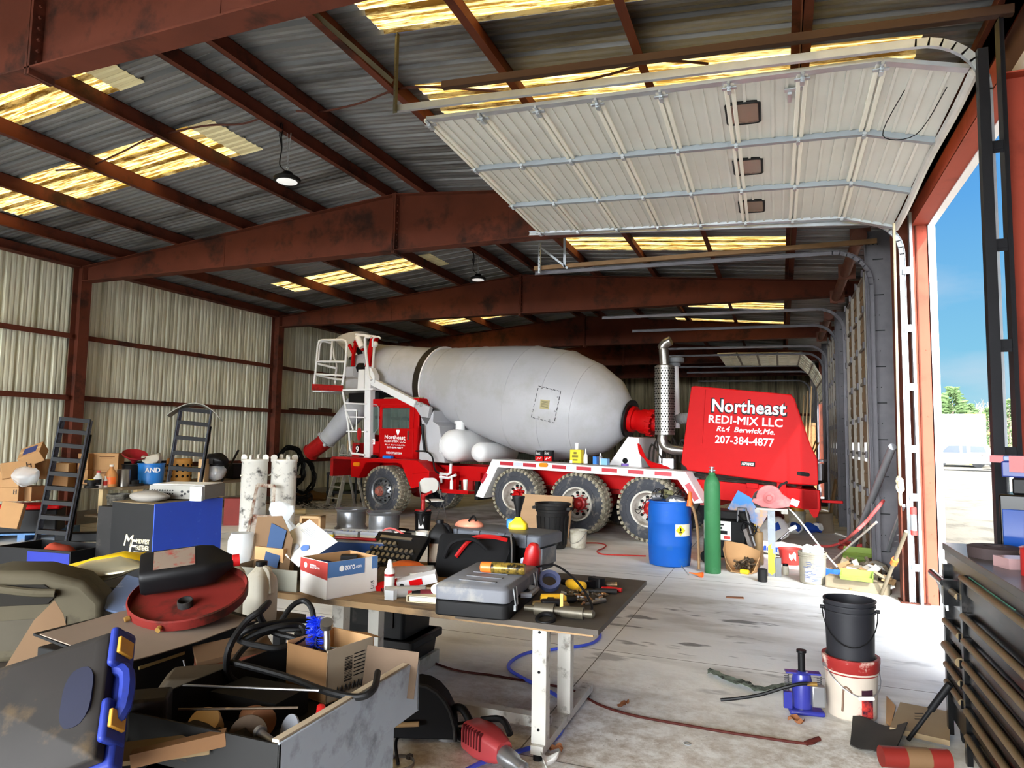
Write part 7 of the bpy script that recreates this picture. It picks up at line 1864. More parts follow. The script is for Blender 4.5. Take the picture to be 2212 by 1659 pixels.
# stacked black cases under the table
for i, (z, h, lb, w) in enumerate(((.102, .16, 'black tote with a grey rim under the table, bottom of the stack', .62), (.264, .36, 'tall black tool box with a big handle under the table', .52))):
    o = thing('tool_box', lb, 'tool box', (-2.76, 4.58, z), rad(0)); a, b = rbox(-w / 2, w / 2, -.22, .22, 0, h, .03, .03); MB().shell([a, b]).build('tub', bpl, o, bev=.005)
    if i == 0: a, b = rbox(-w / 2 - .02, w / 2 + .03, -.24, .24, h - .05, h, .03); MB().shell([a, b]).build('rim', dbpl, o, bev=.004)
    else: MB().tube([(-.13, -.22, .22), (-.12, -.25, .24), (.12, -.25, .24), (.13, -.22, .22)], .016, 8).build('handle', dbpl, o); MB().bx(-.17, .17, -.226, -.22, .08, .24).build('front_panel', dbpl, o)
tag(MB().bx(-.3, .3, -.2, .22, 0, .1).build('white_block', dwpl, None, (-2.74, 4.58, 0), (0, 0, 0)), 'white block under the stacked black totes', 'block')
sb = thing('tool_satchel', 'black rounded bag with wood-handled hammer under the table', 'bag', (-1.95, 3.6, 0), rad(20)); MB().shell([[(x, y, z) for x, z in [(.22 * cos(rad(a)), .02 + .3 * sin(rad(a))) for a in range(0, 181, 15)]] for y in (-.09, .09)]).build('bag', bgm, sb, bev=.01); MB().tube([(.22 * cos(rad(a)), -.1, .02 + .3 * sin(rad(a))) for a in range(0, 181, 15)], .012, 6).build('piping', dbpl, sb); MB().cyl((-.26, -.13, .1), (.02, -.13, .12), .014, n=10).build('hammer_handle', wood, sb)

# ---------------------------------------------------------------- floor around the table
bh = [G(*p, .016) for p in ((1290, 1356), (1296, 1375), (1270, 1392), (1200, 1402), (1140, 1410), (1105, 1428), (1100, 1445), (1130, 1465), (1180, 1490), (1210, 1510))]
q = [V((-.98, 4.5, .35)), G(1278, 1362, .2)] 
bh2 = bh + [G(*p, .016) for p in ((1214, 1540), (1212, 1580), (1180, 1605), (1130, 1620), (1060, 1640), (1010, 1662), (960, 1690))]
tag(MB().tube(bh2, .0125, 8, k=6).build('air_hose', mat('cobalt_air_hose', (66, 88, 214), .45), None), 'blue air hose snaking on the floor round the table leg', 'hose')
cd_ = [G(*p, .009) for p in ((938, 1432), (975, 1445), (1010, 1452), (1060, 1458), (1120, 1468), (1180, 1478), (1240, 1492), (1290, 1520), (1340, 1538), (1400, 1552), (1480, 1566), (1560, 1580), (1640, 1592), (1740, 1606), (1762, 1602))]
ec = thing('extension_cable', 'dark red extension cord lying across the concrete floor', 'cord', (0, 0, 0)); MB().tube(cd_, .008, 7, k=5).build('cord', mat('dark_red_cord', (70, 26, 20), .7), ec); MB().cyl(cd_[-2], cd_[-1] + V((.02, .02, .012)), .014, n=10).build('plug', MATS['dark_red_cord'], ec)
hd = thing('rotary_hammer', 'red and black demolition hammer lying on the floor under the table', 'power tool', G(1060, 1640) + V((-.03, .0, .085)), rad(-30))
MB().shell([[(x, y, z) for y, z in rrect(w, h, .035)] for x, w, h in ((-.16, .1, .1), (-.13, .14, .15), (-.02, .16, .16), (.05, .15, .15), (.13, .12, .12), (.16, .1, .1))]).build('motor_body', mat('dusty_maroon_red', (168, 58, 62), .45, var=.1), hd)
for i in range(7): MB().box((-.1 + .025 * i, -.07, .03), (.008, .025, .09)).build('vent_fin', mat('shadow_maroon', (90, 26, 30), .6), hd)
MB().tube([(-.14, 0, .05), (-.22, 0, .1), (-.3, 0, .08), (-.32, 0, .0), (-.26, 0, -.05), (-.14, 0, -.05)], .022, 10, k=4).build('rear_handle', bpl, hd); MB().tube([(-.12, .06, .06), (.02, .09, .1), (.12, .07, .06)], .018, 8, k=4).build('top_strap', bpl, hd)
MB().lathe([(.15, .05), (.24, .045), (.26, .035), (.32, .035), (.33, .02), (.5, .014)], (0, 0, 0), (1, 0, -.08), 18).build('chuck', steel, hd)
P = hd.location
tag(MB().tube([G(860, 1650, .02), G(858, 1595, .02), G(905, 1580, .02), G(960, 1568, .02), G(1010, 1560, .05)], .009, 7, k=6).build('power_cord', bpl, None), 'black tool cord curling on the floor by the cabinet', 'cord')
tag(MB().tube([G(848, 1525, .04), G(885, 1550, .02), G(940, 1570, .02), G(1010, 1578, .02)], .016, 7, k=6).build('black_hose', blk, None), 'thick black hose running from the cabinet to the red hammer', 'hose')
for i, (px, py, r, lb) in enumerate(((888, 1577, .085, 'steel hose clamp ring lying on the floor, nearest the cabinet side'), (968, 1592, .07, 'steel hose clamp ring lying on the floor, next to the red hammer'), (862, 1652, .08, 'steel hose clamp ring lying on the floor, at the lower cabinet corner'))):
    P = G(px, py); o = thing('hose_clamp', lb, 'hose clamp', P, rad(40 * i), 'hose clamps on the floor'); MB().lathe([(0, r), (.018, r), (.018, r - .003), (0, r - .003)], n=36, cap=(False, False)).build('band', steel, o, sm=20); MB().bx(r - .01, r + .02, -.012, .012, 0, .02).build('screw', galv_dk, o)
for i, (px, py, lb) in enumerate(((1198, 1625, 'brown dry oak leaf at the foot of the table leg'), (1347, 1530, 'brown curled leaf on the floor right of the table'), (1718, 1565, 'brown curled leaf on the floor left of the white red pail'))):
    o = MB().grid([[(.05 * x, .03 * y * (1 - abs(x) * .5), .012 + .02 * abs(y) + .01 * sin(4 * x)) for x in (-1, -.6, -.2, .2, .6, 1)] for y in (-1, -.3, .3, 1)], .001).jitter(.02, 20, i).build('dry_leaf', mat('dry_brown_leaf', (132, 84, 54), .8), None, G(px, py) + V((0, 0, .004)), (0, 0, i * 1.3)); tag(o, lb, 'leaf', 'dry leaves on the floor')
tag(MB().sph((0, 0, .03), .05, (1, 1, .7)).jitter(.05, 14, 4).build('paper_wad', paper, None, G(1185, 1652)), 'white crumpled paper wad at the foot of the table leg', 'paper')
tag(MB().lathe([(0, .022), (.004, .022), (.004, .01), (0, .01)], n=18, cap=(False, False)).build('washer', galv, None, G(1485, 1607)), 'small steel washer on the floor by the red cord', 'washer')
tag(MB().bx(-.09, .09, -.025, .025, 0, .012).jitter(.01, 8, 1).build('bark_chip', mat('brown_bark', (132, 88, 62), .9), None, G(1587, 1292), (0, 0, .2)), 'brown bark chip on the floor of the aisle', 'chip')

# ---------------------------------------------------------------- the cart in the left corner
kz = .80
kt = thing('tool_cart', 'tall grey steel tool cart with a raised tray in the front left', 'tool cart', (-2.02, 1.70, 0))
csteel = mat('grey_cart_paint', (150, 160, 172), .5, .1, var=.08, dirt=(104, 110, 118), dirt_amt=.35, dscale=5); cdark = mat('black_and_shaded_sheet', (10, 9.5, 9), .6, var=.3)  # near-black cart front, left and tray carry their shade in the colour
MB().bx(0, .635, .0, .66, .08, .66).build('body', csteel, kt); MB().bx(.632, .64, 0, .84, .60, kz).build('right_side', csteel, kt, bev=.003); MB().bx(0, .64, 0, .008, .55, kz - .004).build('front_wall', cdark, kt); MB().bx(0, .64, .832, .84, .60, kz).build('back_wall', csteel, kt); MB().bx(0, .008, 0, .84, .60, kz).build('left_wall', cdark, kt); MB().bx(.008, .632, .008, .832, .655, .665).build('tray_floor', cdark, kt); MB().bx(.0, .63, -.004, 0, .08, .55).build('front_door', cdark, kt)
for x in (.06, .58):
    for y in (.06, .6): MB().cyl((x - .015, y, .04), (x + .015, y, .04), .04, n=14).build('caster', blk, kt)
MB().bx(.605, .63, .01, .83, .70, kz + .005).build('wood_strip', mat('splintered_wood', (176, 162, 140), .85, var=.25), kt)
kl = kt.location
# printed carton with brush and wrench in it
cbx = thing('cardboard_box', 'open brown carton with a printed white side on the tool cart', 'cardboard box', G(737, 1528, .668) + V((-.07, .0, 0)), rad(78))
bw_, bd_, bh_ = .25, .24, .20
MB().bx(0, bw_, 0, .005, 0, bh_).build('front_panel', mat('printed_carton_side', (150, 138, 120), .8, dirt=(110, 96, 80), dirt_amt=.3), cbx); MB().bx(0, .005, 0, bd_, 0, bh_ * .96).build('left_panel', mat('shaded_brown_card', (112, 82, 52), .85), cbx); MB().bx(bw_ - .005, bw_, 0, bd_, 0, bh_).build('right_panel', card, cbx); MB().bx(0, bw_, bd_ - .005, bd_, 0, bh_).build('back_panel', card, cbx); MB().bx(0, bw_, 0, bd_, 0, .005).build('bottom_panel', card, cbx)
MB().grid([[(bw_, .02, bh_), (bw_, bd_ * .6, bh_)], [(bw_ + .09, .05, bh_ - .03), (bw_ + .08, bd_ * .5, bh_ - .02)]], .004).build('flap', card, cbx)
rnd = random.Random(6); k = MB()
for i in range(16): k.bx(.09, .13, -.0012, 0, .06 + i * .006, .06 + i * .006 + rnd.choice((.0015, .003, .0045)))
for i in range(7): k.bx(.14, .2, -.0012, 0, .07 + i * .014, .074 + i * .014)
k.build('barcode_print', lblack, cbx)
k = MB(); 
for i in range(7): k.tube([(.05 + i * .022, -.002, .02), (.055 + i * .022, -.002, .05), (.062 + i * .022, -.002, .025), (.07 + i * .022, -.002, .045)], .0022, 4)
k.build('marker_scrawl', lblack, cbx)
wr = thing('ratchet_wrench', 'chrome box-end wrench standing up in the printed carton', 'wrench', cbx.matrix_basis @ V((.05, .06, .01)), rot=(rad(-8), rad(-4), .2))
MB().tube([(0, 0, 0), (0, 0, .2), (-.004, 0, .25)], [.012, .014, .012], 10).build('shank', chrome, wr); MB().lathe([(-.012, .014), (-.012, .026), (.012, .026), (.012, .014)], (-.004, 0, .265), (.3, -.6, .75), 18).build('box_end', chrome, wr)
bq = thing('scrub_brush', 'bright blue bristle brush sticking out of the printed carton', 'brush', cbx.matrix_basis @ V((.09, .17, .06)), rot=(rad(-10), rad(-8), 0)); MB().cyl((0, 0, -.04), (0, 0, .14), .01, n=8).build('handle', bpl, bq); k = MB(); rnd = random.Random(3)
for i in range(240):
    a, z = rnd.uniform(0, 6.28), rnd.uniform(.1, .22); e = rnd.uniform(-.5, .5); n_ = V((cos(a) * cos(e), sin(a) * cos(e), sin(e))); c = V((0, 0, z)); k.cyl(c, c + n_ * .045, .0022, .001, n=4, cap=False)
k.build('bristles', mat('cobalt_bristle', (24, 60, 214), .5), bq)
# thick black hose looping over everything
hz = .86
hp5 = [G(820, 1462, .80), G(800, 1495, .80), G(740, 1506, .80), G(660, 1475, .82), G(580, 1445, .83), G(500, 1432, .83)]
tag(MB().tube([G(816, 1452, .83), G(806, 1490, .815), G(770, 1506, .80), G(700, 1492, .80), G(620, 1462, .80), G(500, 1430, .82)], .0125, 9, k=7).build('black_hose', blk, None), 'thick black hose drooping along the front of the printed carton', 'hose')
tag(MB().tube([G(520, 1480, .72), G(492, 1455, .78), G(495, 1400, .88), G(530, 1345, .96), G(565, 1318, 1.0), G(580, 1302, 1.0), G(560, 1328, .95), G(590, 1365, .86), G(640, 1380, .84), G(672, 1395, .8)], .0135, 9, k=7).build('hose_loop', blk, None), 'tall black hose loop rising in front of the red lid', 'hose')
tag(MB().tube([G(605, 1345, .86), G(630, 1310, .92), G(655, 1298, .94), G(672, 1312, .92), G(676, 1345, .86), G(655, 1358, .84), G(600, 1362, .83), G(560, 1372, .82), G(520, 1408, .8), G(500, 1440, .78)], .0125, 9, k=7).build('hose_loop', blk, None), 'black hose loop arching up between white jug and carton', 'hose')
tag(MB().tube([G(520, 1385, .84), G(560, 1365, .88), G(610, 1352, .9), G(648, 1352, .89), G(660, 1368, .87), G(645, 1385, .85), G(600, 1400, .84), G(560, 1395, .84), G(530, 1388, .84), G(515, 1378, .86), G(540, 1358, .9), G(600, 1345, .9), G(662, 1340, .88), G(692, 1348, .86), G(690, 1362, .84), G(660, 1372, .83), G(640, 1368, .83)], .0125, 9, k=7).build('hose_coil', blk, None), 'black hose coiled in flat loops left of the printed carton', 'hose')
# tray contents
rnd = random.Random(14)
items = [('grinding_disc', 'grey grinding disc standing in the tray by the wood strip', 'disc', MB().lathe([(-.003, .055), (.003, .055), (.003, .01), (-.003, .01)], (0, 0, .06), (-.4, -.9, .3), 28), mat('grey_disc', (120, 122, 128), .6), (-1.52, 1.92, .666)),
         ('hose_fitting', 'rust brown cast fitting in the middle of the tray', 'fitting', MB().lathe([(-.06, .03), (0, .045), (.06, .03), (.06, .05), (.07, .05)], (0, 0, .05), (.8, -.4, .1), 18), mat('rust_cast', (128, 88, 62), .7, .2, var=.3), (-1.72, 1.98, .666)),
         ('drill_bit', 'long thin steel rod lying across the tray', 'rod', MB().cyl((-.28, -.09, .14), (.2, .05, .145), .004, n=7), steel, (-1.72, 2.02, .666)),
         ('steel_strip', 'second thin steel strip lying deeper in the tray', 'rod', MB().cyl((-.2, -.1, .12), (.16, .06, .125), .0045, n=7), oily, (-1.68, 1.9, .666)),
         ('pulley', 'dark steel pulley half hidden in the tray', 'pulley', MB().lathe([(-.02, .05), (-.02, .06), (0, .045), (.02, .06), (.02, .05)], (0, 0, .065), (.6, -.7, .3), 22), oily, (-1.62, 1.84, .666)),
         ('grinding_cup', 'dark grey cone with a hole at the corner of the tray', 'grinding cup', MB().lathe([(0, .05), (.05, .05), (.09, .02)], (0, 0, 0), (.2, -.3, 1), 20), dbpl, (-1.55, 1.80, .666)),
         ('solder_tin', 'round tan tin at the left of the tray', 'tin', MB().lathe([(0, .055), (.05, .055), (.06, .05), (.06, .02)], (0, 0, .02), (.3, -.6, .8), 22), mat('tan_tin', (166, 138, 96), .5, .3, var=.2), (-1.85, 1.9, .666)),
         ('steel_bolt', 'fat steel bolt pointing at the corner of the tray', 'bolt', MB().lathe([(0, .012), (.1, .012), (.1, .02), (.115, .02)], (0, 0, .05), (-.9, .3, .1), 12), steel, (-1.45, 1.78, .70)),
         ('red_stopper', 'small dark red stopper beside the wood strip', 'stopper', MB().lathe([(0, .015), (.03, .014), (.035, .0)], (0, 0, .1), (.3, -.3, 1), 14), redd, (-1.46, 2.0, .666)),
         ('black_box', 'flat black box in the back of the tray left of the carton', 'box', MB().bx(-.15, .15, -.09, .09, 0, .09), cdark, (-1.82, 2.12, .666)),
         ('black_rag', 'dark oily rag filling the front of the tray', 'rag', MB().sph((0, 0, .03), .14, (1.5, .7, .35)).jitter(.05, 9, 4), mat('oily_rag', (34, 30, 26), .9), (-1.72, 1.80, .666)),
         ('sandpaper', 'curled brown abrasive sheet behind the printed carton', 'sheet', MB().grid([[(x, .02 * y + .04 * x * x * 8, .1 * y + .04) for x in (-.12, -.04, .04, .12)] for y in (0, 1, 1.7)], .002), mat('brown_abrasive', (96, 80, 66), .95), (-1.47, 2.44, .64))]
for nm, lb, cat, mbx, m2, loc in items: tag(mbx.build(nm, m2, None, loc), lb, cat)

# ---------------------------------------------------------------- dark bench behind the cart with the heap of tools
QZ = .60


def axes(z, y):
    """turn that carries local z and (as nearly as can be) local y to the given directions"""
    z = V(z).normalized(); x = V(y).cross(z).normalized(); y = z.cross(x)
    return Matrix((x, y, z)).transposed().to_euler()


qb = thing('workbench', 'dark workbench under the heap of tools in the front left corner', 'workbench', (-3.2, 1.9, 0))
MB().bx(-1.5, 1.14, -1.1, 1.05, QZ - .05, QZ).build('bench_top', MATS['dark_bench_board'], qb)
for x in (-1.4, 1.0):
    for y in (-1.0, .95): MB().bx(x - .05, x + .05, y - .05, y + .05, 0, QZ - .05).build('leg', black_steel, qb)
a, b = V((-2.42, 2.02, 0)), V((-2.40, 2.72, 0)); ang = math.atan2(b.y - a.y, b.x - a.x)
tb_ = thing('tool_box', 'black steel tool box with wire handle under the red lid', 'tool box', (a.x, a.y, QZ), ang)
MB().bx(0, .72, 0, .5, 0, .2).build('body', cdark, tb_, bev=.006); MB().grid([[(-.02, -.01, .2), (.74, -.01, .2)], [(-.02, .5, .26), (.74, .5, .26)]], .01).build('lid', cdark, tb_)
MB().tube([(.3, -.003, .13), (.3, -.02, .08), (.46, -.02, .08), (.46, -.003, .13)], .005, 6).build('handle', steel, tb_); MB().beam((.08, -.006, .16), (.3, -.006, .16), .006, .012).build('edge_strip', mat('worn_brass_edge', (140, 120, 76), .5, .4), tb_)
pp_ = thing('paper_sheets', 'creased cream paper spread under the red lid on the tool box', 'paper', tb_.matrix_basis @ V((.34, .16, .232)), ang, rot=(rad(6.9), 0, ang)); MB().grid([[(x, y, .006 * sin(9 * x + 5 * y)) for x in (-.36, -.2, 0, .2, .34)] for y in (-.2, -.1, .1, .3)], .004).build('sheet', mat('cream_paper', (128, 112, 98), .8, var=.1), pp_)
rl_ = thing('drum_lid', 'rusty red round drum lid with a raised rim and bung ring', 'lid', (-2.64, 2.56, .925), rot=(rad(17), rad(7.5), 0))
MB().lathe([(-.004, .0), (-.004, .25), (-.012, .262), (.03, .265), (.035, .258), (.004, .25), (.003, .0)], n=56, cap=(False, False)).build('disc', mat('rusty_red_enamel', (98, 26, 21), .6, var=.15, dirt=(44, 20, 12), dirt_amt=.42, dscale=5), rl_, sm=30)
MB().lathe([(.0, .034), (.035, .034), (.035, .03), (.0, .03)], (.05, -.07, 0), (0, 0, 1), 20, (False, False)).build('bung_ring', dbpl, rl_)
for i in range(2): MB().lathe([(0, .012), (.02, .012)], (.268 * cos(-1.2 + i * -.7), .268 * sin(-1.2 + i * -.7), .01), (cos(-1.2 - i * .7), sin(-1.2 - i * .7), 0), 10).build('lid_bolt', MATS['brass'], rl_)
ob_ = flatjug('oil_bottle', 'black oil bottle lying on its side on the red drum lid', 'bottle', (-2.85, 2.46, 1.03), 0, .44, .21, .13, bpl, redd, None, axes((.70, .70, .10), (-.35, .30, -.9)), False)
MB().bx(-.07, .07, -.0665, -.065, .06, .24).build('label', mat('grimy_label', (110, 96, 84), .6, dirt=(120, 40, 34), dirt_amt=.4, dscale=14), ob_)
flatjug('jug', 'big dusty white jug with a black cap behind the red lid', 'jug', (-2.74, 3.16, .66), rad(-10), .33, .17, .14, dwpl, bpl, None); flatjug('jug', 'second dusty white jug half hidden behind the first', 'jug', (-3.02, 3.22, .66), rad(160), .33, .18, .14, dwpl, dwpl, None)
qj = thing('jug_stand', 'small dark side table under the white jugs', 'table', (-2.9, 3.14, 0)); MB().bx(-.32, .3, -.12, .25, .62, .66).build('top', MATS['dark_bench_board'], qj)
for x in (-.28, .26): MB().bx(x - .025, x + .025, .05, .1, 0, .62).build('leg', black_steel, qj)
# the tan moulded case with a carrying handle at the left edge
gm_ = mat('dusty_khaki_plastic', (74, 68, 53), .75, var=.15, dirt=(44, 38, 27), dirt_amt=.4, dscale=3)
P = G(88, 1424, QZ) + V((-.1, .1, 0)); cs = thing('equipment_case', 'large dusty khaki plastic case with a hand grip at the left edge', 'equipment case', P, rad(44))
prof_ = [(-.34, 0), (.24, 0), (.26, .06), (.25, .26), (.16, .36), (-.02, .42), (-.2, .43), (-.34, .4)]
k = MB(); inner = [(-.2, .27), (.02, .265), (.06, .31), (.0, .36), (-.2, .37)]
outl = [(x, -.16, z) for x, z in prof_]; outl2 = [(x, .16, z) for x, z in prof_]
k.shell([outl, [(x * 1.02, -.06, z * 1.02) for x, z in prof_], [(x * 1.02, .06, z * 1.02) for x, z in prof_], outl2]); k.build('shell', gm_, cs, bev=.03, seg=3)
MB().prism([(x, -.168, z) for x, z in inner], (0, .004, 0)).build('grip_recess', mat('dark_recess', (28, 25, 20), .8), cs, bev=.006); MB().prism([(-.26, -.166, .06), (.1, -.166, .06), (.1, -.166, .2), (-.26, -.166, .2)], (0, .002, 0)).build('front_panel', mat('khaki_panel', (72, 67, 56), .8, var=.15), cs)
MB().tube([(-.2, -.185, .36), (-.05, -.19, .33), (.05, -.185, .32)], .02, 8, k=3).build('handle', gm_, cs)
tag(MB().grid([[(-.14, 0, 0), (.02, 0, 0), (.14, 0, 0)], [(-.05, .06, .2), (.02, .07, .28), (.06, .06, .22)]], .004).build('cardboard_scrap', MATS['shaded_cardboard'], None, G(85, 1450, .68), (0, 0, rad(40))), 'torn brown cardboard scrap leaning on the khaki case', 'cardboard')
cbg = thing('snack_bag', 'shiny yellow and silver bag lying on a mesh chair back', 'bag', G(206, 1232, .93), rot=(rad(10), rad(-14), rad(40)))
L2 = []
for i, x in enumerate([-.24, -.22, -.15, 0, .15, .22, .24]): h = (.004, .02, .055, .07, .055, .02, .004)[i]; L2.append([(x, .14 * cos(a) * (1 if h > .01 else .98), h * sin(a)) for a in [2 * pi * j / 20 for j in range(20)]])
bg = MB(0).shell(L2); bg.jitter(.02, 9, 1); 
for f in bg.bm.faces: f.material_index = 1 if f.calc_center_median().y < -.06 or f.calc_center_median().z < -.02 else 0
bg.build('film', [mat('glossy_yellow_film', (240, 200, 20), .25, var=.08), mat('silver_film', (176, 168, 140), .25, .6, var=.2)], cbg)
mb_ = thing('mesh_chair_back', 'black mesh frame with a blue manual leaning under the yellow bag', 'chair back', G(232, 1340, QZ) + V((-.05, .05, 0)), rad(36)); MB().bx(-.22, .22, -.14, .16, .0, .2).build('frame', bpl, mb_, bev=.02); MB().bx(-.18, .18, -.145, -.14, .03, .17).build('mesh', dbpl, mb_)
tag(MB().box((0, 0, .006), (.2, .28, .012)).build('blue_manual', mat('faded_blue_cover', (92, 106, 134), .6, var=.15, dirt=(150, 156, 170), dirt_amt=.3, dscale=9), None, G(285, 1290, .84), (rad(24), rad(16), rad(30))), 'faded blue manual leaning beside the yellow bag', 'manual')
tag(MB().bx(-.3, .3, -.15, .15, 0, .06).build('black_tray', bpl, None, (-2.78, 2.6 - .1, QZ), (0, 0, rad(36))), 'flat black tray under the mesh frame', 'tray') if False else None
# blue drill case
cA, cB, cD = G(-90, 1462, .96), G(247, 1341, 1.13), G(128, 1672, .80)
uu = (cA - cB).normalized(); vv = (cD - cB); vL = vv.length; vv.normalize(); nn = uu.cross(vv).normalized()
if nn.dot(EYE - cB) < 0: nn = -nn
vv = nn.cross(uu) if nn.cross(uu).dot(vv) > 0 else -(nn.cross(uu))
Mx = Matrix((uu, vv, nn)).transposed().to_4x4(); Mx.translation = cB
dc_ = thing('drill_case', 'dusty blue-black drill case with yellow latches propped in the front left', 'tool case', cB); dc_.rotation_euler = Mx.to_euler()
dust = mat('dusty_blue_black_lid', (34, 31, 29), .7, var=.2, dirt=(74, 60, 40), dirt_amt=.36, dscale=4); blc = mat('scuffed_blue_case', (28, 42, 116), .5, var=.15, dirt=(26, 34, 84), dirt_amt=.35, dscale=8)
H0 = vL * .98; U0 = .5
a = [(x, y, -.035) for x, y in ((.045, .02), (U0, .0), (U0, H0), (.045, H0 - .02))]
MB().shell([[(.02, .02, -.06), (U0, 0, -.06), (U0, H0, -.06), (.02, H0 - .02, -.06)], [(.02, .02, -.02), (U0, 0, -.02), (U0, H0, -.02), (.02, H0 - .02, -.02)], [(.05, .05, 0), (U0, .03, 0), (U0, H0 - .03, 0), (.05, H0 - .05, 0)]]).build('lid', dust, dc_, bev=.006)
MB().bx(.0, U0, .0, H0, -.12, -.062).build('base', blc, dc_, bev=.012)
for y in (.07, H0 - .12): MB().bx(-.005, .02, y - .06, y + .06, -.11, -.012).build('edge_block', blc, dc_, bev=.01); MB().bx(-.016, -.004, y - .025, y + .025, -.085, -.02).build('latch', mat('ochre_latch', (168, 122, 44), .5), dc_, bev=.003)
MB().tube([(.02, H0 * .3, -.06), (-.02, H0 * .38, -.06), (-.02, H0 * .62, -.06), (.02, H0 * .7, -.06)], .022, 8, k=3).build('handle', blc, dc_)
MB().prism([(x * .6 + .085, H0 / 2 + y, -.004) for x, y in rrect(.15, H0 * .42, .06)], (0, 0, .006)).build('grip_recess', mat('dark_blue_recess', (8, 11, 32), .6, var=.3), dc_)
o = thing('long_case', 'narrow black tool case on edge under the blue drill case', 'tool case', G(215, 1600, .70), rad(38)); MB().bx(-.3, .2, -.04, .08, 0, .13).build('body', dbpl, o, bev=.01); MB().bx(-.05, .06, -.045, -.04, .06, .1).build('clasp', bpl, o)
tag(MB().bx(-.34, .3, -.05, .05, 0, .014).build('cardboard_strip', mat('tan_strip', (98, 82, 58), .8), None, G(215, 1640, .74), (rad(10), 0, rad(42))), 'tan strip lying in front of the narrow black case', 'strip')
tm = thing('tape_measure_wheel', 'large round dial with a yellow face at the bottom of the heap', 'dial', G(285, 1610, .70), rot=(rad(40), rad(20), 0)); MB().lathe([(-.02, .085), (.02, .085), (.02, .07), (-.02, .07)], n=36, cap=(False, False)).build('rim', bpl, tm); MB().lathe([(-.015, .07), (.012, .07), (.012, .055), (-.015, .055)], n=36, cap=(False, False)).build('scale_ring', mat('yellow_scale', (206, 164, 92), .6), tm)
tag(MB().box((0, 0, .02), (.26, .04, .04)).build('hammer_shaft', mat('old_wood_handle', (92, 64, 38), .7, var=.2), None, G(390, 1630, .74), (0, rad(-8), rad(38))), 'old wooden hammer shaft at the bottom edge of the heap', 'shaft')
bl = thing('battery_box', 'grimy tan lunch box shape left of the black hoses', 'box', V(G(430, 1545, QZ)) + V((-.02, .02, .01)), rad(36)); a, b = rbox(-.14, .14, -.1, .1, 0, .12, .03); MB().shell([a, b, [(x * .8, y * .8, .15) for x, y, z in b]]).build('body', mat('grimy_khaki', (58, 49, 36), .7, var=.25), bl, bev=.006)
for i in range(4): tag(MB().bx(-.15, .15, -.1, .1, 0, .022).build('book', mat(('worn_tan_book', 'worn_grey_book', 'worn_red_book', 'worn_brown_book')[i], ((112, 88, 60), (78, 74, 70), (104, 54, 36), (84, 62, 42))[i], .8), None, G(480, 1500, QZ) + V((0, .05, .1 + .0225 * i)), (rad(4), rad(-6), rad(36 + 5 * i))), ('bottom', 'second', 'third', 'top')[i] + ' booklet of the worn stack in front of the tool box', 'book', None)
tag(MB().bx(-.2, .2, -.12, .12, 0, .1).build('wood_block', cdark, None, G(480, 1500, QZ) + V((0, .05, 0)), (0, 0, rad(36))), 'black block under the worn booklets', 'block')
# ================================================================ RIGHT SIDE: pails, jack, tool chest, and the yard outside
def pailthing(px, py, dy, name, lb, h, r0, r1, m2, ribs):
    P = G(px, py) + V((0, dy, 0)); o = thing(name, lb, 'bucket', P); pail_mesh(h, r0, r1, ribs).build('body', m2, o); return o, P


o, P = pailthing(1845, 1562, .14, 'bucket', 'white and red five-gallon pail standing by the blue jack', .37, .143, .156, mat('chipped_white_red_pail', (176, 164, 150), .5, var=.08, dirt=(150, 70, 62), dirt_amt=.3, dscale=5), ((.9, .01), (.95, .008), (.82, .008), (.76, .006)))
redw = mat('worn_red_rim', (132, 36, 33), .5, var=.1, dirt=(210, 190, 176), dirt_amt=.35, dscale=9)
MB().lathe([(.27, .154), (.29, .1585), (.30, .165), (.335, .165), (.34, .168), (.37, .1685), (.371, .15)], n=40, cap=(False, False)).build('red_rim', redw, o)
A0 = math.atan2(-P.y, -P.x)
MB().grid([[(.1525 * cos(a) , .1525 * sin(a), z) for z in (.03, .2)] for a in [A0 + .38 + .1 * i for i in range(6)]], .001).build('dark_label', mat('dark_red_flame_label', (48, 24, 36), .5, dirt=(200, 60, 48), dirt_amt=.4, dscale=9), o)
k = MB().tube([V((.153 * cos(a), .153 * sin(a), z)) for a, z in ((A0 - .35, .06), (A0 - .32, .12), (A0 - .3, .18), (A0 - .22, .21), (A0 - .08, .2), (A0 + .02, .18))], .006, 6, k=3); k.build('painted_mark', mat('brown_paint', (110, 86, 70), .6), o)
bail(o, .31, .158, .15, steel, A0 + .5, grip=wpl)
WHITE_TOP = .372
bk_ = thing('bucket', 'black pail stacked in the white and red pail', 'bucket', P + V((-.0, 0, WHITE_TOP - .03)), 0)
pail_mesh(.375, .137, .148, ((.9, .008), (.8, .008))).jitter(.004, 6, 3).build('body', mat('scuffed_black_pail', (32, 32, 36), .5, var=.2), bk_); bail(bk_, .31, .152, .2, bpl, A0 + .05)
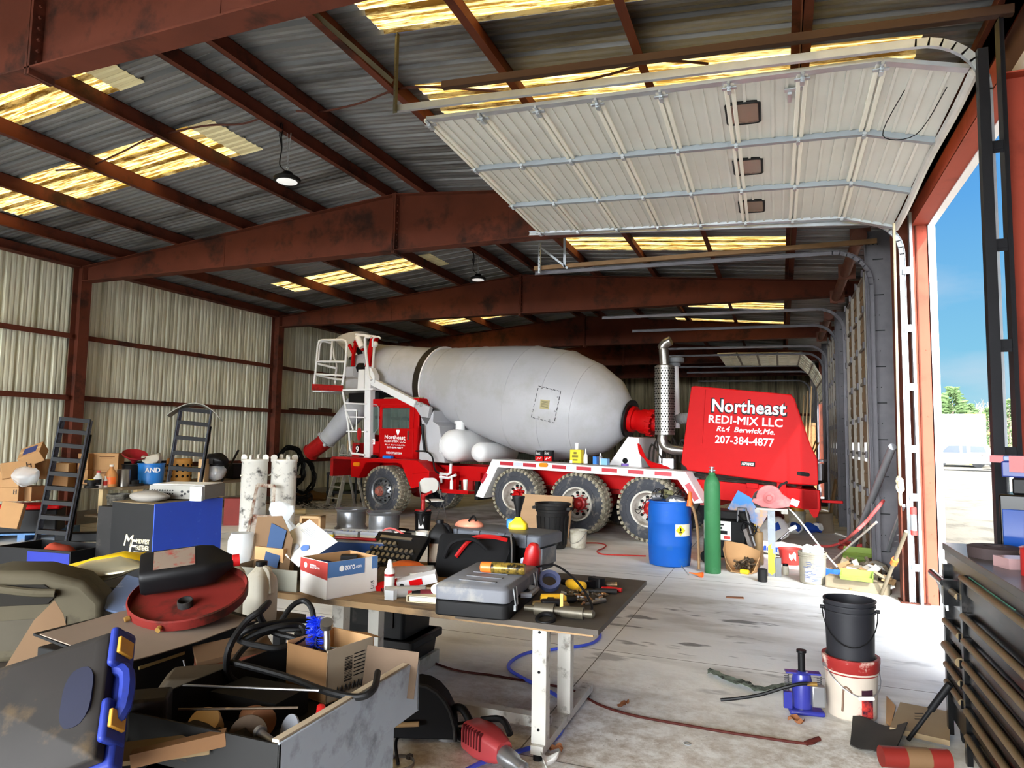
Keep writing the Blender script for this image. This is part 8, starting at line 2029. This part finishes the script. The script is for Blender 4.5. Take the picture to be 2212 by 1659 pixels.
# bottle jack
P = G(1745, 1545) + V((-.03, .06, 0)); bj = thing('bottle_jack', 'blue air-hydraulic bottle jack left of the stacked pails', 'jack', P, rad(10))
jb = mat('gloss_navy', (44, 48, 130), .25, var=.1)
MB().bx(-.09, .12, -.09, .09, 0, .03).build('base', jb, bj, bev=.012); MB().lathe([(.03, .062), (.2, .06), (.235, .052), (.25, .03)], n=28).build('cylinder', jb, bj)
MB().lathe([(.25, .022), (.36, .022), (.365, .03), (.38, .03)], n=20).build('ram', bpl, bj); MB().bx(-.1, .11, -.03, .03, .235, .245).build('top_plate', jb, bj)
for x in (-.095, .1): MB().tube([V((x + .013 * cos(a * 1.0), -.02 + .013 * sin(a * 1.0), .1 + a * .0022)) for a in [i * .8 for i in range(72)]], .004, 4).build('spring', galv_dk, bj)
MB().bx(.04, .12, -.1, -.05, .06, .19).build('air_motor', steel, bj, bev=.008); MB().bx(-.12, -.07, -.06, -.03, .03, .13).build('pump_lever', jb, bj)
MB().tube([(.06, -.09, .2), (-.02, -.1, .2), (-.12, -.1, .17), (-.26, -.06, .1), (-.4, -.02, .05), (-.5, .0, .025)], .011, 8, k=5).build('hose', bpl, bj); MB().cyl((.07, -.09, .2), (.01, -.095, .2), .013, n=10).build('hose_fitting', MATS['brass'], bj)
k = MB(); pts = [G(*p, .012) for p in ((1528, 1456), (1560, 1466), (1600, 1482), (1640, 1492), (1690, 1490), (1712, 1484))]
rows = [[q + V((0, -.05 + .035 * j + .02 * sin(i * .9), .012 + .012 * abs(sin(i * 1.7 + j * 2.1)))) for j in range(4)] for i, q in enumerate(smooth_path(pts, 4))]
tag(k.grid(rows, .003).jitter(.012, 16, 2).build('crumpled_cloth', mat('grey_green_cloth', (112, 124, 112), .85, var=.3, dirt=(34, 40, 36), dirt_amt=.45, dscale=14), None), 'crumpled grey-green cloth strip under the jack hose', 'cloth')
# mat, cardboard, lever, red roll
Pm = G(1880, 1612)
rows = []
for i in range(9):
    u = i / 8; a_, b_ = G(1843, 1560).lerp(G(1836, 1618), u), G(1962, 1590).lerp(G(1935, 1650), u)
    rows.append([a_.lerp(b_, j / 8) + V((0, 0, .012 + .02 * (1 - u) ** 3 * (1 - j / 8) + .008 * (1 + sin(j * 1.1 + u * 3)) + (.05 * ((j - 5) / 3) ** 2 if j > 5 else 0))) for j in range(9)])
tag(MB().grid(rows, .006).build('rubber_mat', mat('dusty_grey_rubber', (52, 50, 46), .8, var=.2), None), 'warped grey rubber flap lying in front of the white red pail', 'mat')
rm2 = thing('cardboard_box', 'flattened tan carton with hand slots on the floor by the tool chest', 'cardboard box', (0, 0, 0)); c4 = [G(*p, .02) for p in ((1922, 1582), (2052, 1612), (2052, 1548), (1945, 1527))]
MB().prism(c4, (0, 0, .03)).build('flattened_sheet', mat('tan_grey_card', (140, 120, 92), .8, var=.12), rm2); MB().prism([G(*p, .004) for p in ((1914, 1562), (1925, 1572), (1935, 1530), (1915, 1508))], (0, 0, .016)).build('loose_flap', card, rm2)
for i in range(3): q = G(1976, 1541 + i * 6, .051); MB().beam(q, q + V((.05, .02, 0)), .008, .001).build('slot', hole, rm2)
fe = thing('pipe_roll', 'dull red cylinder with tan band lying at the foot of the tool chest', 'cylinder', G(1985, 1660, .05) + V((-.07, .08, .0)), rad(16)); MB().lathe([(-.1, .052), (.24, .052)], (0, 0, .01), (1, 0, 0), 26).build('tube', mat('dull_red_tube', (104, 28, 22), .5, var=.12), fe); MB().lathe([(.02, .0535), (.14, .0535)], (0, 0, .01), (1, 0, 0), 26, (False, False)).build('band', mat('tan_label_band', (98, 74, 50), .6), fe)
a, b = G(1962, 1606) + V((0, 0, .02)), PX(.855, 2052, 1478)
lv = thing('lever_bar', 'black pry lever bar leaning against the tool chest', 'bar', a); MB().cyl((0, 0, 0), (b - a) * .55, .012, n=10).build('rod', bpl, lv); MB().cyl((b - a) * .55, (b - a), .019, n=12).build('sleeve', bpl, lv)

# ---------------------------------------------------------------- the rack of drawers at the right edge
CZ = 1.12
tc_ = thing('tool_chest', 'black and steel tool chest with rows of round drawer pulls at the right edge', 'tool chest', (.92, 4.85, 0))
blkg = mat('gloss_black_steel', (9, 9, 10), .22, .3, var=.2, dirt=(60, 56, 54), dirt_amt=.25, dscale=5); stn = mat('stained_steel_panel', (74, 68, 66), .25, .75, var=.3, dirt=(24, 21, 22), dirt_amt=.5, dscale=3); pull_m = mat('dusty_brass_pull', (108, 92, 66), .4, .55, var=.15)
MB().bx(0, .5, -2.4, 0, .1, CZ - .1).build('body', blkg, tc_, bev=.004); MB().bx(-.02, .52, -2.42, .01, CZ - .04, CZ).build('worktop', mat('scratched_stainless', (84, 80, 76), .35, .6, var=.2), tc_, bev=.003); MB().bx(-.012, 0, -2.4, 0, CZ - .1, CZ - .04).build('edge_band', stn, tc_); MB().bx(-.008, 0, -1.3, -.55, CZ - .11, CZ - .05).build('green_plate', mat('sea_green_plate', (76, 130, 108), .4), tc_)
for y0, y1, zs in ((-.40, -.04, (1.02 - .14, .67, .53, .42, .32)), (-2.35, -.5, (1.0, .80, .67, .55, .43, .31, .18))):
    for i, z in enumerate(zs):
        d_ = MB().bx(-.012, .0, y0 + .02, y1 - .01, z - .09, z - .012).build('drawer', stn if (i + (y0 > -1)) % 2 == 0 else blkg, tc_)
        k = MB(); k.cyl((-.03, y0, z), (-.03, y1, z), .017 if not (y0 > -1 and i == 2) else .026, n=14); k.build('pull', pull_m, d_)
        MB().bx(-.035, 0, y0 - .004, y0 + .012, z - .03, z + .015).build('pull_bracket', blkg, d_); MB().bx(-.035, 0, y1 - .012, y1 + .004, z - .03, z + .015).build('pull_bracket', blkg, d_)
for y in (-.02, -.45, -2.38): MB().bx(-.028, -.0, y - .022, y + .022, .02, CZ - .12).build('upright', blkg, tc_)
k = MB(); k.cyl((-.06, .12, .92), (-.06, -.22, .92), .022, n=14); k.build('push_handle', blkg, tc_); MB().prism([(-.05, .1, .9), (-.05, -.2, .9), (-.05, -.2, .76)], (.012, 0, 0)).build('handle_gusset', galv, tc_); MB().bx(-.07, 0, -.25, -.2, .8, .94).build('handle_mount', blkg, tc_)
for x in (.05, .45):
    for y in (-.08, -2.3): MB().cyl((x - .02, y, .05), (x + .02, y, .05), .05, n=14).build('caster', bpl, tc_)
c = V((1.04, 4.33, CZ)); o = thing('drive_belt', 'coiled dark belt lying on the end of the tool chest', 'belt', c); MB().lathe([(0, .12), (.055, .125), (.06, .11), (.06, .05), (0, .05)], n=36).build('roll', mat('dark_brown_belt', (52, 42, 42), .7), o)
P = V((1.26, 4.62, CZ)); mw = thing('parts_tester', 'black machine with a blue-tinted window standing on the tool chest', 'machine', P, rad(-24))
MB().bx(-.10, .3, -.12, .2, 0, .32).build('housing', blkg, mw, bev=.01); MB().bx(-.085, .1, -.128, -.12, .035, .24).build('window', mat('blue_window', (18, 56, 124), .1, var=.1, dirt=(190, 206, 220), dirt_amt=.2, dscale=7), mw, bev=.01); MB().bx(-.04, .3, -.1, .2, .32, .41).build('control_head', bpl, mw, bev=.01)
tbx = thing('tool_box', 'blue plastic tool box with red latches on top of the black machine', 'tool box', P + V((.06, .02, .411)), rad(-24)); MB().bx(-.14, .32, -.1, .16, 0, .09).build('body', mat('dark_blue_plastic', (30, 46, 110), .4), tbx, bev=.008); MB().bx(-.13, .33, -.1, .16, .09, .12).build('lid', mat('grey_blue_lid', (88, 108, 150), .4), tbx, bev=.006); MB().bx(-.1, -.02, -.115, -.1, .03, .12).build('latch', redd, tbx); MB().bx(-.2, -.13, -.06, .02, .08, .12).build('side_handle', redd, tbx)
tag(MB().lathe([(0, .05), (.12, .05), (.125, .055), (.13, .045)], n=24).build('red_canister', mat('deep_red_canister', (140, 26, 24), .35), None, (1.06, 3.80, CZ)), 'deep red canister standing on the tool chest at the right edge', 'canister')
tag(MB().bx(-.07, .09, -.06, .06, 0, .05).build('clear_case', mat('pinkish_clear_case', (176, 140, 140), .2, alpha=.6), None, (1.05, 4.02, CZ), (0, 0, .3)), 'flat pinkish clear case on the tool chest left of the canister', 'case')
tag(MB().sph((0, 0, .03), .06, (1.6, 1, .5)).jitter(.04, 12, 2).build('glove', mat('tan_glove', (160, 136, 110), .85), None, (1.22, 4.22, CZ)), 'tan work glove lying behind the coiled belt', 'glove')

# ---------------------------------------------------------------- lamps and wires under the roof
def highbay(x, y, z, lb):
    o = thing('high_bay_lamp', lb, 'lamp', (x, y, z), 0, 'round high bay lamps')
    MB().lathe([(-.015, .12), (-.012, .15), (.02, .155), (.035, .14), (.05, .07), (.085, .065), (.1, .05)], n=36).build('housing', bpl, o); MB().lathe([(-.018, .118), (-.012, .12)], n=36).build('lens', mat('milky_lamp_lens', (244, 244, 240), .4, emit=.1), o)
    top = sheet_z(x) - z - .22
    MB().tube([(0, 0, .1), (0, 0, .13), (.02, 0, .15), (0, 0, .17), (-.02, 0, .15)], .006, 6).build('hook', galv, o)
    for dx in (-.025, .03):
        k = MB(); n = int((top - .18) / .035)
        for i in range(n):
            zc = .17 + i * .035; xx = dx * (i / n)
            k.tube([V((xx + (.006 * cos(a) if i % 2 else 0), (0 if i % 2 else .006 * cos(a)), zc + .02 * sin(a))) for a in [2 * pi * q / 8 for q in range(8)]], .0022, 4, closed=True)
        k.build('chain', galv, o)
    MB().tube([(0, -.03, .1), (-.1, -.02, .2), (-.08, -.02, .4), (-.12, .0, .6), (-.1, 0, top - .2), (-.14, 0, top - .05)], .007, 6, k=6).build('power_cable', bpl, o)
    MB().tube([V((-.12 + .02 * cos(a), 0, .62 + .1 * sin(a))) for a in [2 * pi * q / 16 for q in range(16)]], .006, 5, closed=True).build('cable_coil', bpl, o)
    return o


highbay(-5.34, 6.3, 4.68, 'round black high bay lamp hanging near the grey open door'); highbay(-5.45, 12.0, 4.80, 'round black high bay lamp hanging above the mixer drum')
wire_m = mat('rusty_brown_wire', (84, 48, 38), .6)
def rf(px, py): # point under the roof sheet on a sight line
    d = ray(px, py); t = 1.0
    while t < 40 and (EYE + d * t).z < sheet_z((EYE + d * t).x) - .10: t += .02
    return EYE + d * t
for i, (pp_, lb) in enumerate((([(120, 368), (185, 362), (260, 330), (330, 297), (440, 272), (520, 268), (570, 252)], 'rusty wire drooping under the left roof slope'), ([(640, 240), (700, 240), (780, 222), (850, 195), (900, 188), (1000, 192), (1100, 200)], 'rusty wire drooping from the ridge to the open door'), ([(1230, 180), (1320, 160), (1400, 135), (1460, 132), (1530, 138)], 'rusty wire arched over the open door track'))):
    tag(MB().tube([rf(*p) for p in pp_], .012, 6, k=5).build('ceiling_wire', wire_m, None), lb, 'wire')

# ---------------------------------------------------------------- the yard
gm2 = mat('sandy_gravel_yard', (112, 106, 94), .95, var=.14, scale=.35, dirt=(90, 85, 75), dirt_amt=.45, dscale=1.4, bump=.5, bscale=18, stretch=(1, .6, 1))
gd = struct(MB().prism([(1.62, -60, 0), (140, -60, 0), (140, 160, 0), (1.62, 160, 0)], (0, 0, -.3)).build('ground_outside', gm2))
gd2 = struct(MB().prism([(-120, 36, 0), (1.62, 36, 0), (1.62, 160, 0), (-120, 160, 0)], (0, 0, -.3)).build('ground_beyond', gm2)); gd3 = struct(MB().prism([(-60, -60, 0), (1.62, -60, 0), (1.62, -7.4, 0), (-60, -7.4, 0)], (0, 0, -.3)).build('ground_near', gm2))


def yard(name, lb, cat, px, py, depth=56):
    P = PY(depth, px, py); P.z = 0; d = (P - V((0, 0, 0))); return thing(name, lb, cat, P, -math.atan2(d.x, d.y)), mpp(P)


carw = mat('white_car_paint', (118, 120, 124), .3, var=.02); cargl = mat('dark_car_glass', (30, 38, 48), .3)
pk, m_ = yard('pickup_truck', 'white crew-cab pickup truck parked in the yard beside the door post', 'truck', 2082, 1008)
cabp = [(-2.6, .5), (-2.6, .95), (-2.3, 1.1), (-1.6, 1.2), (-.95, 1.82), (-.5, 1.9), (1.15, 1.9), (1.45, 1.8), (1.6, 1.15), (1.65, .5)]
MB().prism([(x, -.95, z) for x, z in cabp], (0, 1.9, 0)).build('cab', carw, pk, bev=.06)
for w in ([(-1.3, 1.25), (-.85, 1.72), (-.2, 1.74), (-.2, 1.25)], [(-.05, 1.25), (-.05, 1.74), (.2, 1.74), (.2, 1.25)], [(.4, 1.3), (.42, 1.72), (1.15, 1.72), (1.3, 1.3)]): MB().prism([(x, -.97, z) for x, z in w], (0, .02, 0)).build('side_window', cargl, pk)
for x in (-1.75, 2.3): MB().lathe([(-.13, .2), (-.13, .38), (.13, .38), (.13, .2)], (x, -.85, .38), (0, 1, 0), 24).build('wheel', blk, pk)
MB().bx(1.7, 4.3, -.95, .95, .6, .75).build('flatbed', dbpl, pk); MB().bx(1.7, 1.8, -.95, .95, .75, 1.6).build('headache_rack', dbpl, pk)
MB().bx(-1.7, -1.45, -1.1, -.95, 1.25, 1.4).build('side_mirror', bpl, pk); MB().prism([(.5, -.965, 1.0), (.9, -.965, 1.16), (1.25, -.965, 1.0)], (0, .01, 0)).build('door_emblem', mat('brown_emblem', (140, 96, 84), .5), pk)
for x in (-.35, 1.1): MB().bx(x - .1, x + .1, -.98, -.95, 1.08, 1.12).build('door_handle', bpl, pk)
sp_, m_ = yard('spreader', 'white lettered hopper spreader on a trailer behind the pickup', 'spreader', 2186, 1003, 61)
MB().prism([(-1.6, -.9, .55), (1.8, -.9, .55), (1.8, -.9, 1.65), (-.7, -.9, 1.65)], (0, 1.8, 0)).build('hopper', carw, sp_, bev=.03); MB().bx(-1.8, 1.9, -.9, .9, .35, .5).build('trailer_bed', dbpl, sp_)
for x in (-1.0, 1.2): MB().lathe([(-.1, .35), (.1, .35)], (x, -.85, .36), (0, 1, 0), 20).build('wheel', blk, sp_)
text('W', sp_, (-.55, -.905, 1.12), 1, lblack, FR, .02, width=.5, height=.4); text('R', sp_, (1.05, -.905, 1.12), 1, lblack, FR, .02, width=.36, height=.4)
bx_, m_ = yard('box_truck', 'white box trailer with grey roll-up door beyond the pickup', 'trailer', 2062, 1004, 66)
MB().bx(-1.6, 2.2, -1.2, 5, .9, 4.3).build('box', carw, bx_, bev=.05); MB().bx(-1.4, .55, -1.24, -1.2, 1.0, 2.6).build('roll_door', mat('grey_roll_door', (150, 158, 160), .5), bx_); MB().bx(.8, 2.2, -1.22, -1.2, 3.9, 4.3).build('yellow_stripe', yel, bx_); MB().bx(-1.6, 2.2, -1.1, 4.8, .45, .9).build('chassis', dbpl, bx_)
for x in (-1.0, 1.6): MB().lathe([(-.12, .25), (-.12, .48), (.12, .48), (.12, .25)], (x, -1.0, .48), (0, 1, 0), 20).build('wheel', blk, bx_)
yg, m_ = yard('gantry', 'yellow steel gantry frame standing in the yard', 'gantry', 2132, 1002, 74.5)
for x in (-1.25, 1.25): MB().bx(x - .1, x + .1, -.1, .1, 0, 2.9).build('post', yel, yg)
MB().bx(-1.35, 1.35, -.1, .1, 2.8, 3.0).build('beam', yel, yg); MB().beam((-1.25, 0, 2.2), (-.6, 0, 2.85), .12, .12).build('brace', yel, yg); MB().beam((1.25, 0, 2.2), (.6, 0, 2.85), .12, .12).build('brace', yel, yg)
pm_, m_ = yard('light_pole', 'grey light pole with four lamp heads rising in the yard', 'light pole', 2160, 1000, 68.5)
MB().cyl((0, 0, 0), (0, 0, 5.0), .09, .07, n=12).build('pole', galv, pm_)
for x in (-.35, .35):
    for y in (-.2, .2): MB().bx(x - .16, x + .16, y - .1, y + .1, 4.9, 5.08).build('lamp_head', bpl, pm_)
for i, (px, w, h, m2, lb) in enumerate(((2140, 1.2, 1.5, galv_dk, 'grey parked truck bed behind the spreader'), (2203, 1.0, 1.6, carw, 'white parked van at the right behind the spreader'))):
    o, m_ = yard('parked_truck' if i == 0 else 'parked_van', lb, 'vehicle', px, 1000, 78 if i == 0 else 84); MB().prism([(-w * 1.5, -.8, .5), (w * 1.5, -.8, .5), (w * 1.5, -.8, h), (-w * .6, -.8, h), (-w * 1.2, -.8, h * .7)], (0, 1.8, 0)).build('body', m2, o, bev=.06)
    for x in (-w, w): MB().lathe([(-.1, .38), (.1, .38)], (x, -.75, .38), (0, 1, 0), 18).build('wheel', blk, o)


def tree(px, base_depth, h, r, lb, kind, seed):
    P = PY(base_depth, px, 990); P.z = 0; o = thing('pine_tree' if kind else 'bare_tree', lb, 'tree', P, 0, 'trees beyond the yard'); rnd = random.Random(seed)
    MB().cyl((0, 0, 0), (0, 0, h * .8), r * .08, r * .02, n=8).build('trunk', mat('tree_bark', (108, 92, 78), .9), o)
    k = MB()
    if kind:
        for i in range(420):
            t = rnd.random() ** .8; z = h * (.22 + .78 * t); rr = r * (1 - t) ** .7 * rnd.uniform(.3, 1.05); a = rnd.uniform(0, 6.28); c = V((rr * cos(a), rr * sin(a), z)); s_ = r * .13 * rnd.uniform(.6, 1.3)
            n_ = V((cos(a), sin(a), rnd.uniform(-.3, .5))).normalized(); t_ = n_.orthogonal().normalized(); b_ = n_.cross(t_)
            k.prism([c + n_ * s_ * 1.6, c + t_ * s_ * .6, c - n_ * s_ * .3, c - t_ * s_ * .6], b_ * s_ * .25)
        k.build('foliage', mat('pine_green', (62, 80, 46), .85, var=.3, scale=1.2), o)
    else:
        for i in range(70):
            z = h * rnd.uniform(.25, .8); a = rnd.uniform(0, 6.28); L_ = r * rnd.uniform(.5, 1.1); e = V((L_ * cos(a), L_ * sin(a), z + L_ * rnd.uniform(.6, 1.3)))
            k.cyl((0, 0, z), e, .05, .015, n=4, cap=False)
            for _ in range(3): q = V((0, 0, z)).lerp(e, rnd.uniform(.4, .9)); k.cyl(q, q + V((rnd.uniform(-.7, .7), rnd.uniform(-.7, .7), rnd.uniform(.3, 1.1))), .025, .008, n=3, cap=False)
        k.build('branches', mat('bare_branches', (104, 92, 80), .9), o)


tree(2062, 84, 7.8, 2.5, 'broad pine behind the white box trailer at the door post', 1, 1); tree(2036, 93, 7.6, 2.4, 'pine half hidden by the red door post', 1, 2); tree(2098, 97, 6.8, 2.1, 'smaller pine right of the broad pine', 1, 3)
tree(2140, 88, 5.9, 1.6, 'pine between the yellow gantry and the light pole', 1, 4); tree(2184, 92, 7.0, 1.9, 'pine right of the light pole', 1, 5); tree(2216, 99, 6.6, 2.2, 'pine at the right edge beyond the yard', 1, 6)
for i, px in enumerate((2086, 2112, 2126, 2154, 2170, 2200)): tree(px, 106 + 6 * i, 6.6 + .45 * i, 2.3, ('bare tree right beside the broad pine', 'bare tree above the yellow gantry', 'second bare tree above the gantry', 'bare tree left of the light pole', 'bare tree just right of the light pole', 'bare tree at the right edge of the yard')[i], 0, 20 + i)
k = MB(); rnd = random.Random(40)
for i in range(1500):
    P = PY(rnd.uniform(142, 156), rnd.uniform(1960, 2290), 985); P.z = 0; h = rnd.uniform(3.0, 6.6); k.mi = rnd.choice((0, 0, 1)); k.cyl(P, P + V((rnd.uniform(-.9, .9), rnd.uniform(-.5, .5), h)), .08, .02, n=3, cap=False)
o = tag(k.build('brush_thicket', [mat('dry_brush', (112, 98, 82), .95), mat('olive_brush', (78, 80, 54), .95)], None), 'thicket of dry brush along the far side of the yard', 'brush'); o['kind'] = 'stuff'
